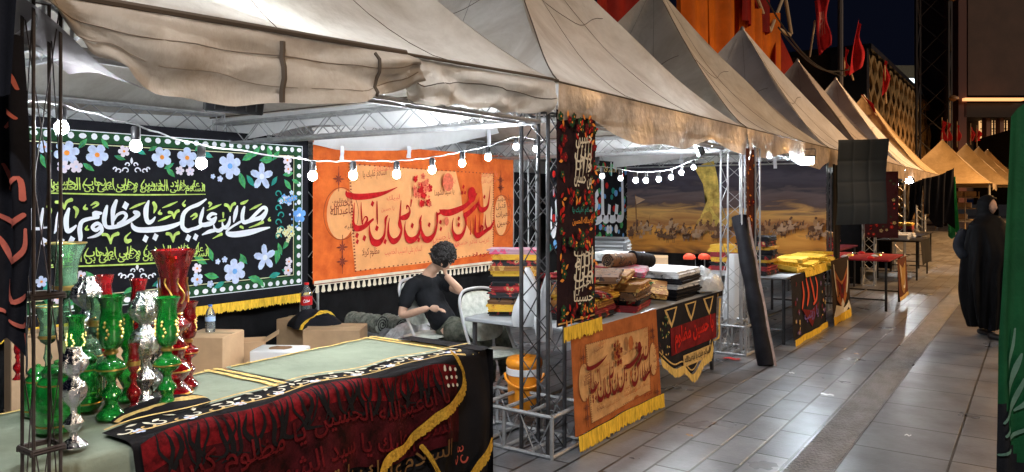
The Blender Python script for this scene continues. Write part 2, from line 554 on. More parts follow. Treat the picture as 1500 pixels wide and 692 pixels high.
# ================================================================== lattice steelwork
def lattice(mb, p0, p1, w=.2, h=.2, r=.011, rd=.005, pitch=.24, m=0, up=(0, 0, 1), n=6, faces=(0, 1, 2, 3)):
    p0, p1 = Vector(p0), Vector(p1); t = (p1 - p0); Lg = t.length; t.normalize()
    a = t.cross(Vector(up)); a.normalize(); b = a.cross(t)
    cs = [a * (-w / 2) + b * (-h / 2), a * (w / 2) + b * (-h / 2), a * (w / 2) + b * (h / 2), a * (-w / 2) + b * (h / 2)]
    for c in cs: mb.tube([p0 + c, p1 + c], r, n, m)
    k = max(2, int(round(Lg / pitch)))
    for fi in faces:
        c0, c1 = cs[fi], cs[(fi + 1) % 4]
        pts = [p0 + t * (Lg * i / k) + (c0 if i % 2 == 0 else c1) for i in range(k + 1)]
        mb.tube(pts, rd, 4, m, caps=False)
    for i in (0, k):
        q = p0 + t * (Lg * i / k)
        for j in range(4): mb.tube([q + cs[j], q + cs[(j + 1) % 4]], rd * 1.3, 4, m, caps=False)
def cage(mb, c, size, r=.011, n=6, m=0, mids=1, rz=0.0):
    """an open base frame of welded tubes"""
    hx, hy, hz = size[0] / 2, size[1] / 2, size[2]
    Mz = Matrix.Rotation(rz, 3, 'Z'); c = Vector(c)
    def P(x, y, z): return c + Mz @ Vector((x, y, z))
    for z in (r, hz):
        for a, b in (((-hx, -hy), (hx, -hy)), ((hx, -hy), (hx, hy)), ((hx, hy), (-hx, hy)), ((-hx, hy), (-hx, -hy))):
            mb.tube([P(a[0], a[1], z), P(b[0], b[1], z)], r, n, m)
        for i in range(mids):
            x = -hx + 2 * hx * (i + 1) / (mids + 1)
            mb.tube([P(x, -hy, z), P(x, hy, z)], r, n, m)
    for x in (-hx, 0, hx):
        for y_ in (-hy, hy): mb.tube([P(x, y_, 0), P(x, y_, hz)], r, n, m)
    k = 6
    for y_ in (-hy, hy):
        mb.tube([P(-hx + 2 * hx * i / k, y_, r if i % 2 else hz) for i in range(k + 1)], r * .45, 4, m, caps=False)

# ================================================================== the tents
def canvas_mat(name, base, stain, warm=0.0, transl=.10):
    m = bpy.data.materials.new(name); m.use_nodes = True
    nt = m.node_tree; N = nt.nodes; L = nt.links; b = N['Principled BSDF']; out = N['Material Output']
    tc = N.new('ShaderNodeTexCoord')
    n = N.new('ShaderNodeTexNoise'); n.inputs['Scale'].default_value = 1.3; n.inputs['Detail'].default_value = 8; n.inputs['Roughness'].default_value = .68; n.inputs['Distortion'].default_value = .5
    L.new(tc.outputs['Object'], n.inputs['Vector'])
    r = N.new('ShaderNodeValToRGB')
    r.color_ramp.elements[0].position = .30; r.color_ramp.elements[0].color = (*stain, 1)
    r.color_ramp.elements[1].position = .62; r.color_ramp.elements[1].color = (*base, 1)
    L.new(n.outputs['Fac'], r.inputs['Fac']); L.new(r.outputs['Color'], b.inputs['Base Color'])
    # creases: sharp ridges of a folded sheet plus fine slack
    mp = N.new('ShaderNodeMapping'); mp.inputs['Scale'].default_value = (1, 1, .45)
    L.new(tc.outputs['Object'], mp.inputs['Vector'])
    v = N.new('ShaderNodeTexNoise'); v.noise_type = 'RIDGED_MULTIFRACTAL'; v.inputs['Scale'].default_value = 2.6; v.inputs['Detail'].default_value = 4
    L.new(mp.outputs['Vector'], v.inputs['Vector'])
    n2 = N.new('ShaderNodeTexNoise'); n2.inputs['Scale'].default_value = 7; n2.inputs['Detail'].default_value = 6
    L.new(mp.outputs['Vector'], n2.inputs['Vector'])
    ad = N.new('ShaderNodeMath'); ad.operation = 'MULTIPLY_ADD'; ad.inputs[1].default_value = .5
    L.new(v.outputs['Fac'], ad.inputs[0]); L.new(n2.outputs['Fac'], ad.inputs[2])
    bp = N.new('ShaderNodeBump'); bp.inputs['Strength'].default_value = .55; bp.inputs['Distance'].default_value = .035
    L.new(ad.outputs['Value'], bp.inputs['Height']); L.new(bp.outputs['Normal'], b.inputs['Normal'])
    b.inputs['Roughness'].default_value = .7; b.inputs['Specular IOR Level'].default_value = .3
    t = N.new('ShaderNodeBsdfTranslucent'); L.new(r.outputs['Color'], t.inputs['Color']); L.new(bp.outputs['Normal'], t.inputs['Normal'])
    mx = N.new('ShaderNodeMixShader'); mx.inputs['Fac'].default_value = transl
    L.new(b.outputs['BSDF'], mx.inputs[1]); L.new(t.outputs['BSDF'], mx.inputs[2]); L.new(mx.outputs['Shader'], out.inputs['Surface'])
    return m
CANV_B = canvas_mat('beige_tent_canvas', (.70, .665, .61), (.44, .39, .33), transl=.28)
CANV_W = canvas_mat('white_tent_canvas', (.66, .66, .68), (.46, .44, .44))
CANV_G = canvas_mat('grey_tent_canvas', (.40, .37, .38), (.26, .23, .23))
CANV_D = canvas_mat('dirty_flap_canvas', (.58, .51, .43), (.30, .235, .175), transl=.22)
CANV_T = canvas_mat('tan_tent_canvas', (.60, .45, .27), (.42, .30, .17))
def satin_mat():
    m = mat('crinkled_satin', (.48, .38, .29), .33, spec=.7, var=.45, vscale=4, bump=.6, bscale=11, transl=.25)
    return m
M_SATIN = satin_mat()
M_SEAML = mat('brown_stitching', (.26, .20, .15), .8)
M_SEAM = mat('dark_seam_tape', (.10, .075, .055), .8)
EAVE = 2.33
def tent_fn(cx, cy_, hx, hy, za, seed, zef=None, pw=1.22):
    """four canvas faces that rise to a point: (side, s in -1..1, t in 0..1)"""
    def f(k, s, t):
        w = 1 - t
        x, y = ((hx, s * hy), (-s * hx, hy), (-hx, -s * hy), (s * hx, -hy))[k]
        sag = (1 - s * s) * (.16 * math.sin(PI * min(t * 1.05, 1)) ** .8)
        ze = zef(cy_ + y) if zef else EAVE
        z = ze + (za - ze) * (t ** pw)
        q = w + .012 * t
        nx, ny = ((1, 0), (0, 1), (-1, 0), (0, -1))[k]
        p = Vector((cx + x * q, cy_ + y * q, z))
        nse = noise.noise(Vector((p.x * 1.1 + seed, p.y * 1.1, p.z * .8))) * .07 * math.sin(PI * t) + noise.noise(Vector((p.x * 3 + seed, p.y * 3, p.z))) * .02 * math.sin(PI * min(1, t * 1.2)) * (1 - s ** 4)
        p.x -= nx * (sag - nse); p.y -= ny * (sag - nse); p.z -= .25 * sag
        return p
    return f
def make_tent(label, yc, hy, za=4.5, xc=-4.3, hx=1.85, canvas=None, satin=None, front=True, side_val=True, group='row of peaked stall tents', seed=0.0, columns=True, far=False, zef=None, zb=2.2):
    root = thing('market_tent', label, 'tent', (xc, yc, 0), 0, group)
    canvas = canvas or CANV_B; satin = satin or M_SATIN
    f = tent_fn(xc, yc, hx, hy, za, seed, zef)
    mb = MB(); nu, nv = (8, 8) if far else (22, 20)
    for k in range(4):
        mb.grid(lambda a, b: f(k, 2 * a - 1, b), nu, nv)
    mb.build('canopy', canvas, root, smooth=True)
    if not far:
        sm = MB()
        for k in (0, 3):
            for s0 in (-.36, .34):
                sm.tube([f(k, s0, i / 16 * .93) + Vector(((.006, 0, .003), (0, -.006, .003))[k == 3]) for i in range(17)], .0018, 4)
        for k in (0, 3):     # stitched seam and the rope across the face
            sm.tube([f(k, -1 + 2 * i / 20, .0) + Vector((.004, -.004, .002)) for i in range(21)], .0065, 5)
            sm.tube([f(k, (-.8 + 1.6 * i / 16), .52 + .03 * math.sin(i * .5)) + Vector(((.012, 0, .004), (0, -.012, .004))[k == 3]) for i in range(17)], .003, 4)
        sm.tube([f(3, 1, i / 16 * .9) + Vector((.008, -.008, .004)) for i in range(17)], .0045, 5)
        sm.build('seam', M_SEAM, root)
    hs = MB(); hs.lathe([(.05, za - .10), (.045, za), (.03, za + .03), (.008, za + .05)], 10, (xc, yc, 0))
    hs.build('peak_cap', M_STEEL, root)
    if front:
        vb = MB(); n = 60
        def vf(a, b):
            y_ = yc - hy + 2 * hy * a
            drop = (.265 + .055 * math.sin(a * 9 + seed) + .028 * math.sin(a * 21 + seed * 2)) * b
            return (xc + hx + .005 + (.02 * math.sin(a * 31 + seed + b) + .016 * math.sin(a * 13 + 3 * b)) * b, y_, EAVE - .004 - drop)
        vb.grid(vf, n if not far else 12, 5)
        vb.build('valance', satin, root)
    if side_val:
        vb = MB()
        def vf2(a, b):
            return (xc + hx - 2 * hx * a, yc - hy + .01 + .015 * math.sin(a * 22 + seed) * b, EAVE - .01 - (.17 + .04 * math.sin(a * 11 + seed)) * b)
        vb.grid(vf2, 30 if not far else 6, 4)
        vb.build('side_valance', M_WHITET, root)
        bb = MB()
        bb.grid(lambda a, b: (xc - hx + .02 + .02 * math.sin(a * 25) * b, yc - hy + 2 * hy * a, (zef(yc - hy + 2 * hy * a) if zef else EAVE) - (.50 + .03 * math.sin(a * 9)) * b), 30 if not far else 6, 5)
        bb.build('back_valance', M_WHITET, root)
    # eave trusses and corner posts
    xi0, xi1, y0, y1 = xc - hx + .35, xc + hx - .12, yc - hy + .12, yc + hy - .12
    for a, b in (((xi0, y0), (xi1, y0)), ((xi0, y1), (xi1, y1)), ((xi0, y0), (xi0, y1)), ((xi1, y0), (xi1, y1))):
        if far: break
        tb = MB(); zq = 2.24 if a[0] == xi0 == b[0] else zb
        lattice(tb, (*a, zq), (*b, zq), .12, .17, .013, .006, .22)
        tb.build('eave_truss', M_STEEL, root)
    if columns:
        for x, y_ in ((xi1, y0), (xi0, y0)):
            tb = MB()
            if far:
                tb.tube([(x, y_, 0), (x, y_, 2.3)], .05, 6)
            else:
                lattice(tb, (x, y_, 0), (x, y_, 2.14), .2, .2, .013, .006, .2, up=(0, 1, 0))
            tb.build('post', M_STEEL, root)
    return root
YB = [1.0, 4.0, 7.7, 11.4, 15.15, 18.9, 22.7, 26.6]
zt = lambda y_: 2.225 + (min(max(y_, 1), 4) - 1.3) * .042
T1 = make_tent('beige tent with a loose drooping front flap, over the glass lamps', 2.5, 1.5, 4.3, front=False, seed=1.3, columns=False, zef=zt, zb=2.16)
T2 = make_tent('beige peaked tent over the sleeping boy and the orange table banner', 5.85, 1.85, 4.5, seed=4.2, columns=False)
T3 = make_tent('beige peaked tent over the painted desert battle banner', 9.55, 1.85, 4.5, seed=7.7, columns=False)
T4 = make_tent('slim white peaked tent behind the hanging black sheet', 13.27, 1.87, 4.62, canvas=CANV_W, seed=2.9)
T5 = make_tent('grey mauve peaked tent under the large waving red flag', 17.0, 1.87, 4.62, canvas=CANV_G, seed=5.5)
T6 = make_tent('bright white peaked tent before the honeycomb facade', 20.8, 1.9, 4.72, canvas=CANV_W, seed=9.1)
T7 = make_tent('tan peaked tent last of the long row, before the gap', 24.65, 1.95, 4.72, canvas=CANV_T, seed=3.3)

# front and back posts of the near stalls, each with its own look
def post(parent, x, y, z1=2.14, w=.2, m=M_STEEL, base=None, r=.013, rd=.006, pitch=.2):
    tb = MB(); lattice(tb, (x, y, .0), (x, y, z1), w, w, r, rd, pitch, up=(0, 1, 0))
    o = tb.build('post', m, parent)
    if base:
        cb = MB(); cage(cb, *base); cb.build('base_frame', M_STEEL, o)
    return o
post(T1, -2.47, 1.045, z1=2.2, w=.075, m=M_POSTD, base=None, r=.0055, rd=.002, pitch=.5)
post(T1, -5.72, 1.1)
post(T2, -2.6, 4.06, w=.20, m=M_STEELD, base=((-2.80, 4.12, 0), (.72, .42, .26), .013, 6, 0, 3))
post(T2, -5.72, 4.7)
post(T3, -2.58, 7.72, w=.22, r=.010, rd=.004, base=((-2.74, 7.86, 0), (.62, .5, .30), .013, 6, 0, 3))
post(T3, -2.50, 7.97, w=.16, r=.010, rd=.004)
post(T3, -5.72, 8.15); post(T3, -5.75, 8.55)
for z in (.84, 1.30):
    rg = MB(); cage(rg, (-2.47, 1.045, z), (.09, .09, .014), .006, 5, 0, 0)
    rg.build('clamp_ring', M_POSTD, T1)

# the loose front flap of the first tent (two lengths of it), as it droops
def flap(name, top, bot, X, mats, parent, seed, bulge=.07, nu=60, nv=14, m=None):
    tp = crom(top, 8); bt = crom(bot, 8)
    def pick(q, a):
        i = a * (len(q) - 1); k = min(int(i), len(q) - 2); t = i - k
        return [q[k][j] + (q[k + 1][j] - q[k][j]) * t for j in range(2)]
    mb = MB()
    def f(a, b):
        T = pick(tp, a); B = pick(bt, a)
        y_ = T[0] + (B[0] - T[0]) * b; z = T[1] + (B[1] - T[1]) * b
        off = bulge * math.sin(PI * b ** .8) * (.6 + .4 * math.sin(a * 7 + seed)) + .028 * math.sin(a * 17 + 2.2 * b + seed) * b + .06 * noise.noise(Vector((a * 6 + seed, b * 2.2, 0))) * min(1, b * 3) + .03 * abs(noise.noise(Vector((a * 13 + b * 3 + seed, b * 5, 2)))) * min(1, b * 3)
        z += .03 * noise.noise(Vector((a * 9 + seed, b * 3, 5))) * b
        return (X + off, y_, z)
    mb.grid(f, nu, nv)
    return mb.build(name, mats, parent, smooth='all'), f
def yz(px, py, X=-2.42):
    p = onx(px, py, X); return (p.y, p.z)
topA = [(y_, zt(y_)) for y_ in (.86, 1.1, 1.5, 2.0, 2.4, 2.58)]
botA = [yz(70, -20), yz(130, 62), yz(170, 100), yz(215, 130), yz(300, 150), yz(400, 156), yz(500, 151), yz(545, 146), yz(590, 130), yz(617, 119)]
fa, ffa = flap('loose_flap', topA, botA, -2.42, CANV_D, T1, .4, .055)
topB = [(y_, zt(y_)) for y_ in (2.5, 2.9, 3.4, 3.98)]
botB = [yz(604, 152, -2.47), yz(660, 156, -2.47), yz(730, 162, -2.47), yz(800, 168, -2.47)]
fb, ffb = flap('valance', topB, botB, -2.47, CANV_B, T1, 2.1, .05)
for px in (400, 513):
    st = MB()
    y_ = yz(px, 100)[0]
    a = min(max((y_ - .86) / 1.8, 0), 1)
    st.tube([Vector(ffa(a + .02 * b / 8, b / 8)) + Vector((.012, 0, 0)) for b in range(1, 9)], .012 if px == 400 else .008, 5)
    st.build('strap', M_SEAM, fa)
for b_, ph in ((.38, .0), (.72, 1.4)):
    st = MB(); st.tube([Vector(ffa(a / 40, b_ + .05 * math.sin(a * .22 + ph))) + Vector((.003, 0, 0)) for a in range(1, 40)], .0022, 4); st.build('seam', M_SEAML, fa)
for b_ in (.5,):
    st = MB(); st.tube([Vector(ffb(a / 30, b_ + .08 * math.sin(a * .3))) + Vector((.006, 0, 0)) for a in range(1, 30)], .0026, 4); st.build('seam', M_SEAM, fb)
st = MB(); st.tube([Vector(ffa(a / 40, 0)) + Vector((.010, 0, .004)) for a in range(41)], .012, 6); st.build('eave_rope', M_SEAM, T1)
st = MB(); st.tube([Vector(ffb(a / 40, 0)) + Vector((.03, 0, .004)) for a in range(39)], .008, 6); st.build('eave_rope', M_SEAM, T1)
# the side flap that folds back under at the near corner
sf = MB()
A, B, C_, D = Vector((-2.42, *topA[0])), Vector((-2.40, *yz(215, 130))), Vector((-2.75, 1.25, 2.02)), Vector((-2.8, .8, 2.25))
sf.grid(lambda a, b: (A * (1 - a) + B * a) * (1 - b) + (D * (1 - a) + C_ * a) * b + Vector((0, 0, .03 * math.sin(a * 6 + b * 3))), 14, 8)
sf.build('side_flap', CANV_G, T1, smooth='all')

# far tents of the row, beyond the gap
def far_tent(px, apx_y, label, X=-3.9, h=4.5):
    r = ray(px, apx_y); d = (h - CAM_H) / r.z
    return r * d
ft = make_tent('orange lit tent nearest in the far row past the gap', 43, 2.3, 4.55, xc=-3.9, hx=2.2, canvas=CANV_T, satin=CANV_T, group='far row of orange lit tents', far=True, side_val=False, seed=1.0)
for px, pyy, lb in ((1415, 213, 'orange lit tent second in the far row'), (1433, 217, 'orange lit tent third in the far row'), (1446, 221, 'orange lit tent last in the far row')):
    p = far_tent(px, pyy, lb)
    dup(ft, (p.x, p.y, 0), label=lb, group='far row of orange lit tents')
# ================================================================== the big banners at the back of the first stall
XB = -5.58
EXT = Vector((0, 1, 0)); UPV = Vector((0, 0, 1)); OUT = Vector((1, 0, 0))
def tracer(c, ox, oy, sc, X):
    """strokes followed on an enlarged view of the photograph -> metres on the banner"""
    def one(x, y):
        return c.inv(onx(ox + x / sc, oy + y / sc, X))
    def tr(pts):
        out = []
        for x, y, w in pts:
            a, b = one(x, y); a2, b2 = one(x + 4, y); a3, b3 = one(x, y + 4)
            k = (abs(a2 - a) + abs(b3 - b)) / 8
            out.append((a, b, w * k))
        return out
    tr.pt = one
    tr.k = lambda x, y: abs(one(x, y + 4)[1] - one(x, y)[1]) / 4
    return tr

# ---- black salutation banner
pA, pB = onx(30, 182, XB), onx(452, 204, XB)
y0, y1 = pA.y - .75, pB.y
z1 = 2.165; z0 = 1.6 - (428 - HOR) / FPX * (onx(450, 428, XB).y / ray(450, 428).y)
bk = Cloth.hang((XB, y0, z0), EXT, OUT, y1 - y0, z1 - z0, amp=.006, freq=3.1, seed=.8)
bk.base(60, 24, 0)
W, H = bk.W, bk.H
BKM = [M_BLACK, M_WHITEC, M_LIME, M_LEAF, M_BLUEW, M_BLUE, M_PINKW, M_ORANGEC, M_DKGREEN, M_TEAL, M_YELLOW, cloth('printed_pale_yellow', (.75, .74, .45))]
# border band with pearls and a fine yellow rule
ins = .075; bw = .085
for (a, b, c_, d) in ((ins, ins, W - ins, ins + bw), (ins, H - ins - bw, W - ins, H - ins), (ins, ins + bw, ins + bw, H - ins - bw), (W - ins - bw, ins + bw, W - ins, H - ins - bw)):
    bk.panel(a, b, c_, d, 8, 60 if c_ - a > 1 else 4, 4 if c_ - a > 1 else 24)
e0 = bk.e + .002
for q in (ins + .003, ins + bw + .012):
    m_ = 1 if q < ins + .01 else 11
    for p in (((q, q, .006), (W - q, q, .006)), ((q, H - q, .006), (W - q, H - q, .006)), ((q, q, .006), (q, H - q, .006)), ((W - q, q, .006), (W - q, H - q, .006))):
        bk.e = e0; bk.stroke(list(p), m_, 30)
def pearl_run(x0, y0_, x1, y1_):
    n = int(math.hypot(x1 - x0, y1_ - y0_) / .078)
    for i in range(n + 1):
        t = i / n
        bk.disc(x0 + (x1 - x0) * t, y0_ + (y1_ - y0_) * t, .027 if i % 2 else .022, .020 if i % 2 else .024, 1, 9, e0 + .002 + i * 1e-5)
hb = ins + bw * .45
pearl_run(hb, H - hb, W - hb, H - hb); pearl_run(hb, hb, W - hb, hb); pearl_run(W - hb, hb + .07, W - hb, H - hb - .07)
bk.e = .006
tb = tracer(bk, 50, 170, 2.307, XB)
def K(x, y, r): return tb.k(x, y) * r
LV = [(60, 120, 2.6, 45), (165, 160, -.6, 45), (250, 110, 2.2, 40), (270, 135, -.3, 40), (150, 110, .9, 45), (375, 130, 2.7, 40), (385, 118, .5, 35), (445, 175, -.8, 45), (470, 160, -2.6, 40), (540, 120, .8, 35), (600, 140, 2.8, 45),
      (700, 150, .5, 60), (735, 140, .9, 50), (760, 150, .1, 60), (690, 190, -1.2, 60), (715, 200, -.9, 50), (800, 150, 1.9, 50), (805, 150, .9, 45), (840, 200, .2, 45), (845, 215, -.9, 45), (820, 205, -2.2, 40), (870, 215, -.4, 35),
      (580, 500, 2.6, 55), (600, 490, 1.9, 50), (620, 545, 2.9, 55), (640, 560, -2.7, 45), (700, 520, 1.7, 50), (715, 500, 2.2, 45), (720, 545, -.3, 60), (750, 545, -.9, 45), (790, 545, .2, 50), (815, 500, 1.3, 55), (835, 470, 1.9, 45), (840, 450, .9, 45), (800, 470, .3, 40), (835, 520, -.3, 40),
      (210, 570, 2.2, 60), (250, 600, -.5, 40), (300, 600, .5, 40), (370, 590, 2.3, 45), (395, 575, .4, 45), (400, 610, -.3, 45), (500, 600, 2.6, 40), (100, 640, .3, 50), (60, 640, 2.3, 50), (30, 600, 1.2, 50), (20, 130, -1.2, 50)]
for i, (x, y, a, l) in enumerate(LV):
    X, Y = tb.pt(x, y); bk.leaf(X, Y, a, K(x, y, l), 3 if i % 5 else 9)
    bk.stroke([(X, Y, .005), (X + math.cos(a) * K(x, y, l * .8), Y + math.sin(a) * K(x, y, l * .8), .002)], 9 if i % 5 else 3, 4, bk.e + .0025)
for x, y, r, m_, mc, st_ in ((108, 125, 42, 4, 7, 0), (210, 132, 38, 4, 7, 0), (300, 120, 20, 6, 7, 0), (97, 172, 22, 6, 4, 0), (140, 172, 22, 6, 4, 0), (428, 140, 36, 4, 7, 0), (512, 142, 36, 4, 7, 0),
                             (655, 170, 45, 4, 5, 0), (765, 205, 48, 4, 1, 1), (852, 150, 18, 6, 7, 0), (855, 180, 17, 6, 7, 0), (488, 185, 16, 6, 4, 0), (522, 188, 16, 6, 4, 0), (622, 213, 11, 4, 1, 0), (598, 205, 9, 4, 1, 0),
                             (672, 525, 43, 4, 5, 0), (775, 478, 46, 4, 1, 1), (858, 492, 15, 6, 7, 0), (855, 522, 19, 6, 7, 0), (545, 515, 18, 6, 7, 0), (545, 552, 23, 4, 7, 0), (590, 568, 13, 4, 1, 0), (638, 485, 11, 4, 1, 0), (615, 492, 10, 4, 1, 0),
                             (145, 590, 34, 4, 7, 0), (155, 540, 18, 6, 7, 0), (75, 615, 20, 6, 7, 0), (430, 570, 24, 4, 7, 0), (893, 335, 27, 5, 1, 0), (30, 105, 22, 4, 7, 0), (20, 560, 20, 4, 7, 0)):
    X, Y = tb.pt(x, y); bk.flower(X, Y, K(x, y, r), m_, mc, 6 if r > 40 and not st_ else 5, .2 + x * .01, bool(st_))
rr_ = random.Random(8)
for i in range(26):     # small blossoms of the side spray
    x, y = 848 + rr_.gauss(0, 16), (285 if i % 2 else 385) + rr_.gauss(0, 14)
    X, Y = tb.pt(x, y); bk.flower(X, Y, K(x, y, 8 + 4 * rr_.random()), (11, 5, 11, 4)[i % 4], 10, 5, i)
for i in range(7):
    x, y = 818 + (i % 2) * 14, 265 + i * 24
    X, Y = tb.pt(x, y); bk.scroll(X, Y, K(x, y, 15), 9, K(x, y, 5), -1 if i % 2 else 1)
for i in range(14):
    x, y = 878 + rr_.gauss(0, 12), 335 + rr_.gauss(0, 40)
    X, Y = tb.pt(x, y); bk.disc(X, Y, K(x, y, 4), None, (5, 4)[i % 2], 7)
for cx_, cy__ in ((322, 178), (340, 535)):    # white scroll crests
    for s in (-1, 1):
        for dx, dy, r in ((18, 8, 13), (42, 10, 11), (12, -12, 9), (54, 2, 7)):
            X, Y = tb.pt(cx_ + s * dx, cy__ + dy); bk.scroll(X, Y, K(cx_, cy__, r), 1, K(cx_, cy__, 5), s)
    X, Y = tb.pt(cx_, cy__ - 20); bk.leaf(X, Y - K(cx_, cy__, 6), PI / 2, K(cx_, cy__, 24), 1)
# two bands of dense lime script
def band(x0, x1, yt0, yt1, yb0, yb1, texts):
    a, b = tb.pt(x0, yb0), tb.pt(x1, yb1); c_ = tb.pt(x0, yt0)
    w, h = b[0] - a[0], (c_[1] - a[1])
    n = len(texts)
    for i, t in enumerate(texts):
        bk.text(t, a[0], a[1] + h * (.0 + .36 * i), w, h * .68, 2, bold=.018, rise=b[1] - a[1])
    for i in range(17):   # the long rising tails that fill such a band
        x = a[0] + w * (i + .5 + .3 * math.sin(i * 2.1)) / 17
        bk.stroke([(x, a[1] + h * .25, .004), (x - .012 + .02 * (i % 3), a[1] + h * .55, .009), (x + .015 * ((i % 2) * 2 - 1), a[1] + h * (.85 + .14 * (i % 2)), .005)], 2, 3)
    bk.stroke([(a[0], a[1] + h * .02, .008), (a[0] + w * .5, a[1] - .006 + (b[1] - a[1]) * .5, .012), (b[0], b[1] + h * .02, .006)], 2, 12)
band(40, 568, 208, 212, 262, 266, ['السلام علی الحسین و علی علی بن الحسین', 'و علی اولاد الحسین و علی اصحاب الحسین'])
band(40, 580, 452, 432, 512, 485, ['السلام علی الحسین و علی علی بن الحسین', 'و علی اولاد الحسین و علی اصحاب الحسین'])
# the large white line, followed stroke by stroke
tD = tracer(bk, 210, 280, 7.69, XB); tC = tracer(bk, 50, 280, 7.69, XB)
D_W = [[(1390, 410, 14), (1300, 428, 38), (1150, 465, 62), (1000, 487, 62), (915, 480, 50), (905, 445, 28), (960, 400, 24), (1040, 352, 26), (1085, 330, 22)],
       [(1290, 345, 12), (1335, 270, 34), (1350, 205, 40), (1310, 188, 36), (1240, 245, 38), (1180, 305, 36), (1130, 345, 26)], [(1345, 235, 36), (1290, 295, 46), (1220, 318, 40), (1150, 338, 42), (1090, 350, 44), (1072, 300, 46), (1080, 230, 44), (1096, 178, 24)],
       [(1017, 168, 16), (1000, 235, 48), (985, 300, 40), (974, 350, 12)],
       [(934, 288, 14), (922, 360, 38), (890, 408, 44), (858, 400, 34), (846, 350, 14)], [(862, 405, 34), (815, 445, 42), (768, 432, 34), (750, 380, 14)], [(775, 440, 34), (705, 455, 42), (622, 492, 14)],
       [(782, 262, 22), (730, 258, 38), (690, 300, 42), (725, 322, 26), (778, 295, 26)], [(775, 300, 30), (745, 350, 46), (690, 372, 52), (625, 380, 46), (600, 345, 38), (618, 260, 42), (637, 186, 14)],
       [(625, 378, 44), (570, 412, 40), (510, 428, 36), (450, 445, 48), (402, 405, 50), (398, 325, 52), (418, 250, 48), (480, 192, 38), (580, 150, 40), (665, 92, 16)],
       [(400, 335, 14), (340, 375, 42), (210, 415, 58), (80, 432, 62), (-30, 438, 60), (-110, 432, 56), (-155, 402, 44), (-172, 358, 16)]]
C_W = [[(1252, 110, 20), (1222, 200, 58), (1222, 300, 52), (1248, 352, 50), (1292, 335, 38), (1322, 292, 16)],
       [(1085, 235, 36), (1125, 258, 66), (1100, 295, 44), (1020, 345, 46), (930, 388, 46), (840, 408, 44), (778, 398, 42), (756, 330, 52), (768, 240, 50), (786, 165, 26)],
       [(892, 105, 34), (858, 200, 54), (850, 300, 42), (850, 385, 30)], [(858, 340, 22), (900, 270, 32), (965, 243, 34), (1000, 278, 38), (965, 335, 36), (905, 372, 30)],
       [(735, 395, 24), (680, 365, 44), (625, 405, 40), (665, 440, 44), (720, 405, 40), (725, 460, 40), (660, 505, 34), (570, 528, 12)],
       [(728, 248, 26), (655, 262, 78), (690, 298, 30), (590, 312, 42), (508, 345, 46), (482, 425, 52), (490, 520, 50), (478, 608, 14)],
       [(362, 196, 28), (332, 300, 58), (332, 400, 56), (352, 452, 52), (400, 428, 44), (442, 388, 22)],
       [(262, 198, 22), (240, 300, 50), (222, 400, 45), (196, 475, 14)], [(66, 195, 20), (56, 300, 46), (50, 400, 42)], [(30, 408, 18), (90, 412, 20), (150, 398, 10)],
       [(-60, 200, 22), (-78, 300, 48), (-70, 400, 44)], [(-120, 395, 30), (-60, 420, 38), (40, 425, 34)], [(-180, 200, 20), (-200, 320, 46), (-240, 440, 40), (-330, 470, 40), (-400, 420, 20)]]
for t_, ss in ((tD, D_W), (tC, C_W)):
    for s in ss: bk.stroke(t_(s), 1, 7)
for t_, x, y, r in ((tD, 462, 528, 46), (tD, 546, 517, 44), (tC, 1212, 535, 46), (tC, 1322, 517, 46), (tC, 266, 570, 54), (tC, 388, 552, 50), (tC, 990, 165, 50), (tC, 72, 570, 50)):
    X, Y = t_.pt(x, y); bk.diamond(X, Y, t_.k(x, y) * r, 1)
D_L = [[(170, 190, 6), (250, 160, 26), (340, 120, 8)], [(670, 220, 6), (750, 185, 26), (830, 150, 8)], [(1150, 215, 6), (1220, 180, 26), (1290, 145, 8)], [(120, 340, 6), (200, 305, 28), (270, 275, 12)],
       [(870, 155, 34), (908, 170, 32), (930, 232, 12)], [(985, 140, 34), (948, 165, 28), (930, 232, 12)], [(215, 480, 34), (262, 490, 34), (290, 572, 16)], [(355, 468, 38), (308, 495, 30), (290, 572, 16)],
       [(240, 240, 34), (280, 250, 30), (300, 310, 12)], [(355, 220, 34), (320, 245, 30), (300, 310, 12)], [(735, 535, 6), (790, 505, 20), (835, 482, 36)], [(1050, 142, 24), (1090, 130, 32), (1132, 103, 10)], [(1140, 412, 6), (1220, 385, 20), (1305, 348, 36)],
       [(432, 103, 6), (400, 145, 22), (420, 165, 36)], [(145, 213, 8), (130, 250, 30), (158, 253, 28)], [(485, 290, 10), (540, 260, 30), (550, 285, 26), (505, 322, 10)], [(690, 135, 30), (715, 145, 28), (692, 180, 10)], [(800, 340, 14), (850, 330, 26), (875, 318, 12)], [(850, 245, 24), (850, 300, 14)],
       [(1385, 295, 8), (1368, 325, 24), (1390, 330, 22)], [(1040, 400, 24), (1065, 408, 28), (1075, 425, 8)]]
C_L = [[(205, 125, 34), (268, 135, 38), (302, 205, 14)], [(388, 98, 44), (330, 125, 34), (302, 205, 14)], [(600, 162, 10), (655, 132, 32), (680, 152, 26), (620, 192, 12)], [(545, 153, 8), (525, 195, 30), (560, 200, 28)], [(412, 180, 30), (448, 220, 42), (428, 302, 12)],
       [(565, 388, 8), (545, 428, 28), (575, 434, 22)], [(730, 488, 34), (790, 500, 32), (822, 592, 16)], [(905, 478, 44), (842, 508, 32), (822, 592, 16)], [(1042, 463, 10), (985, 520, 24), (1000, 565, 48), (1042, 552, 36)], [(1030, 202, 8), (1110, 165, 28), (1205, 128, 10)],
       [(1295, 130, 34), (1318, 180, 42), (1300, 248, 12)], [(110, 170, 30), (140, 220, 44), (115, 310, 12)]]
for t_, ss in ((tD, D_L), (tC, C_L)):
    for s in ss: bk.stroke(t_(s), 2, 5)
bk.fringe([(0, .004), (W, .004)], .085, 10)
ob = bk.build('prayer_banner', BKM)
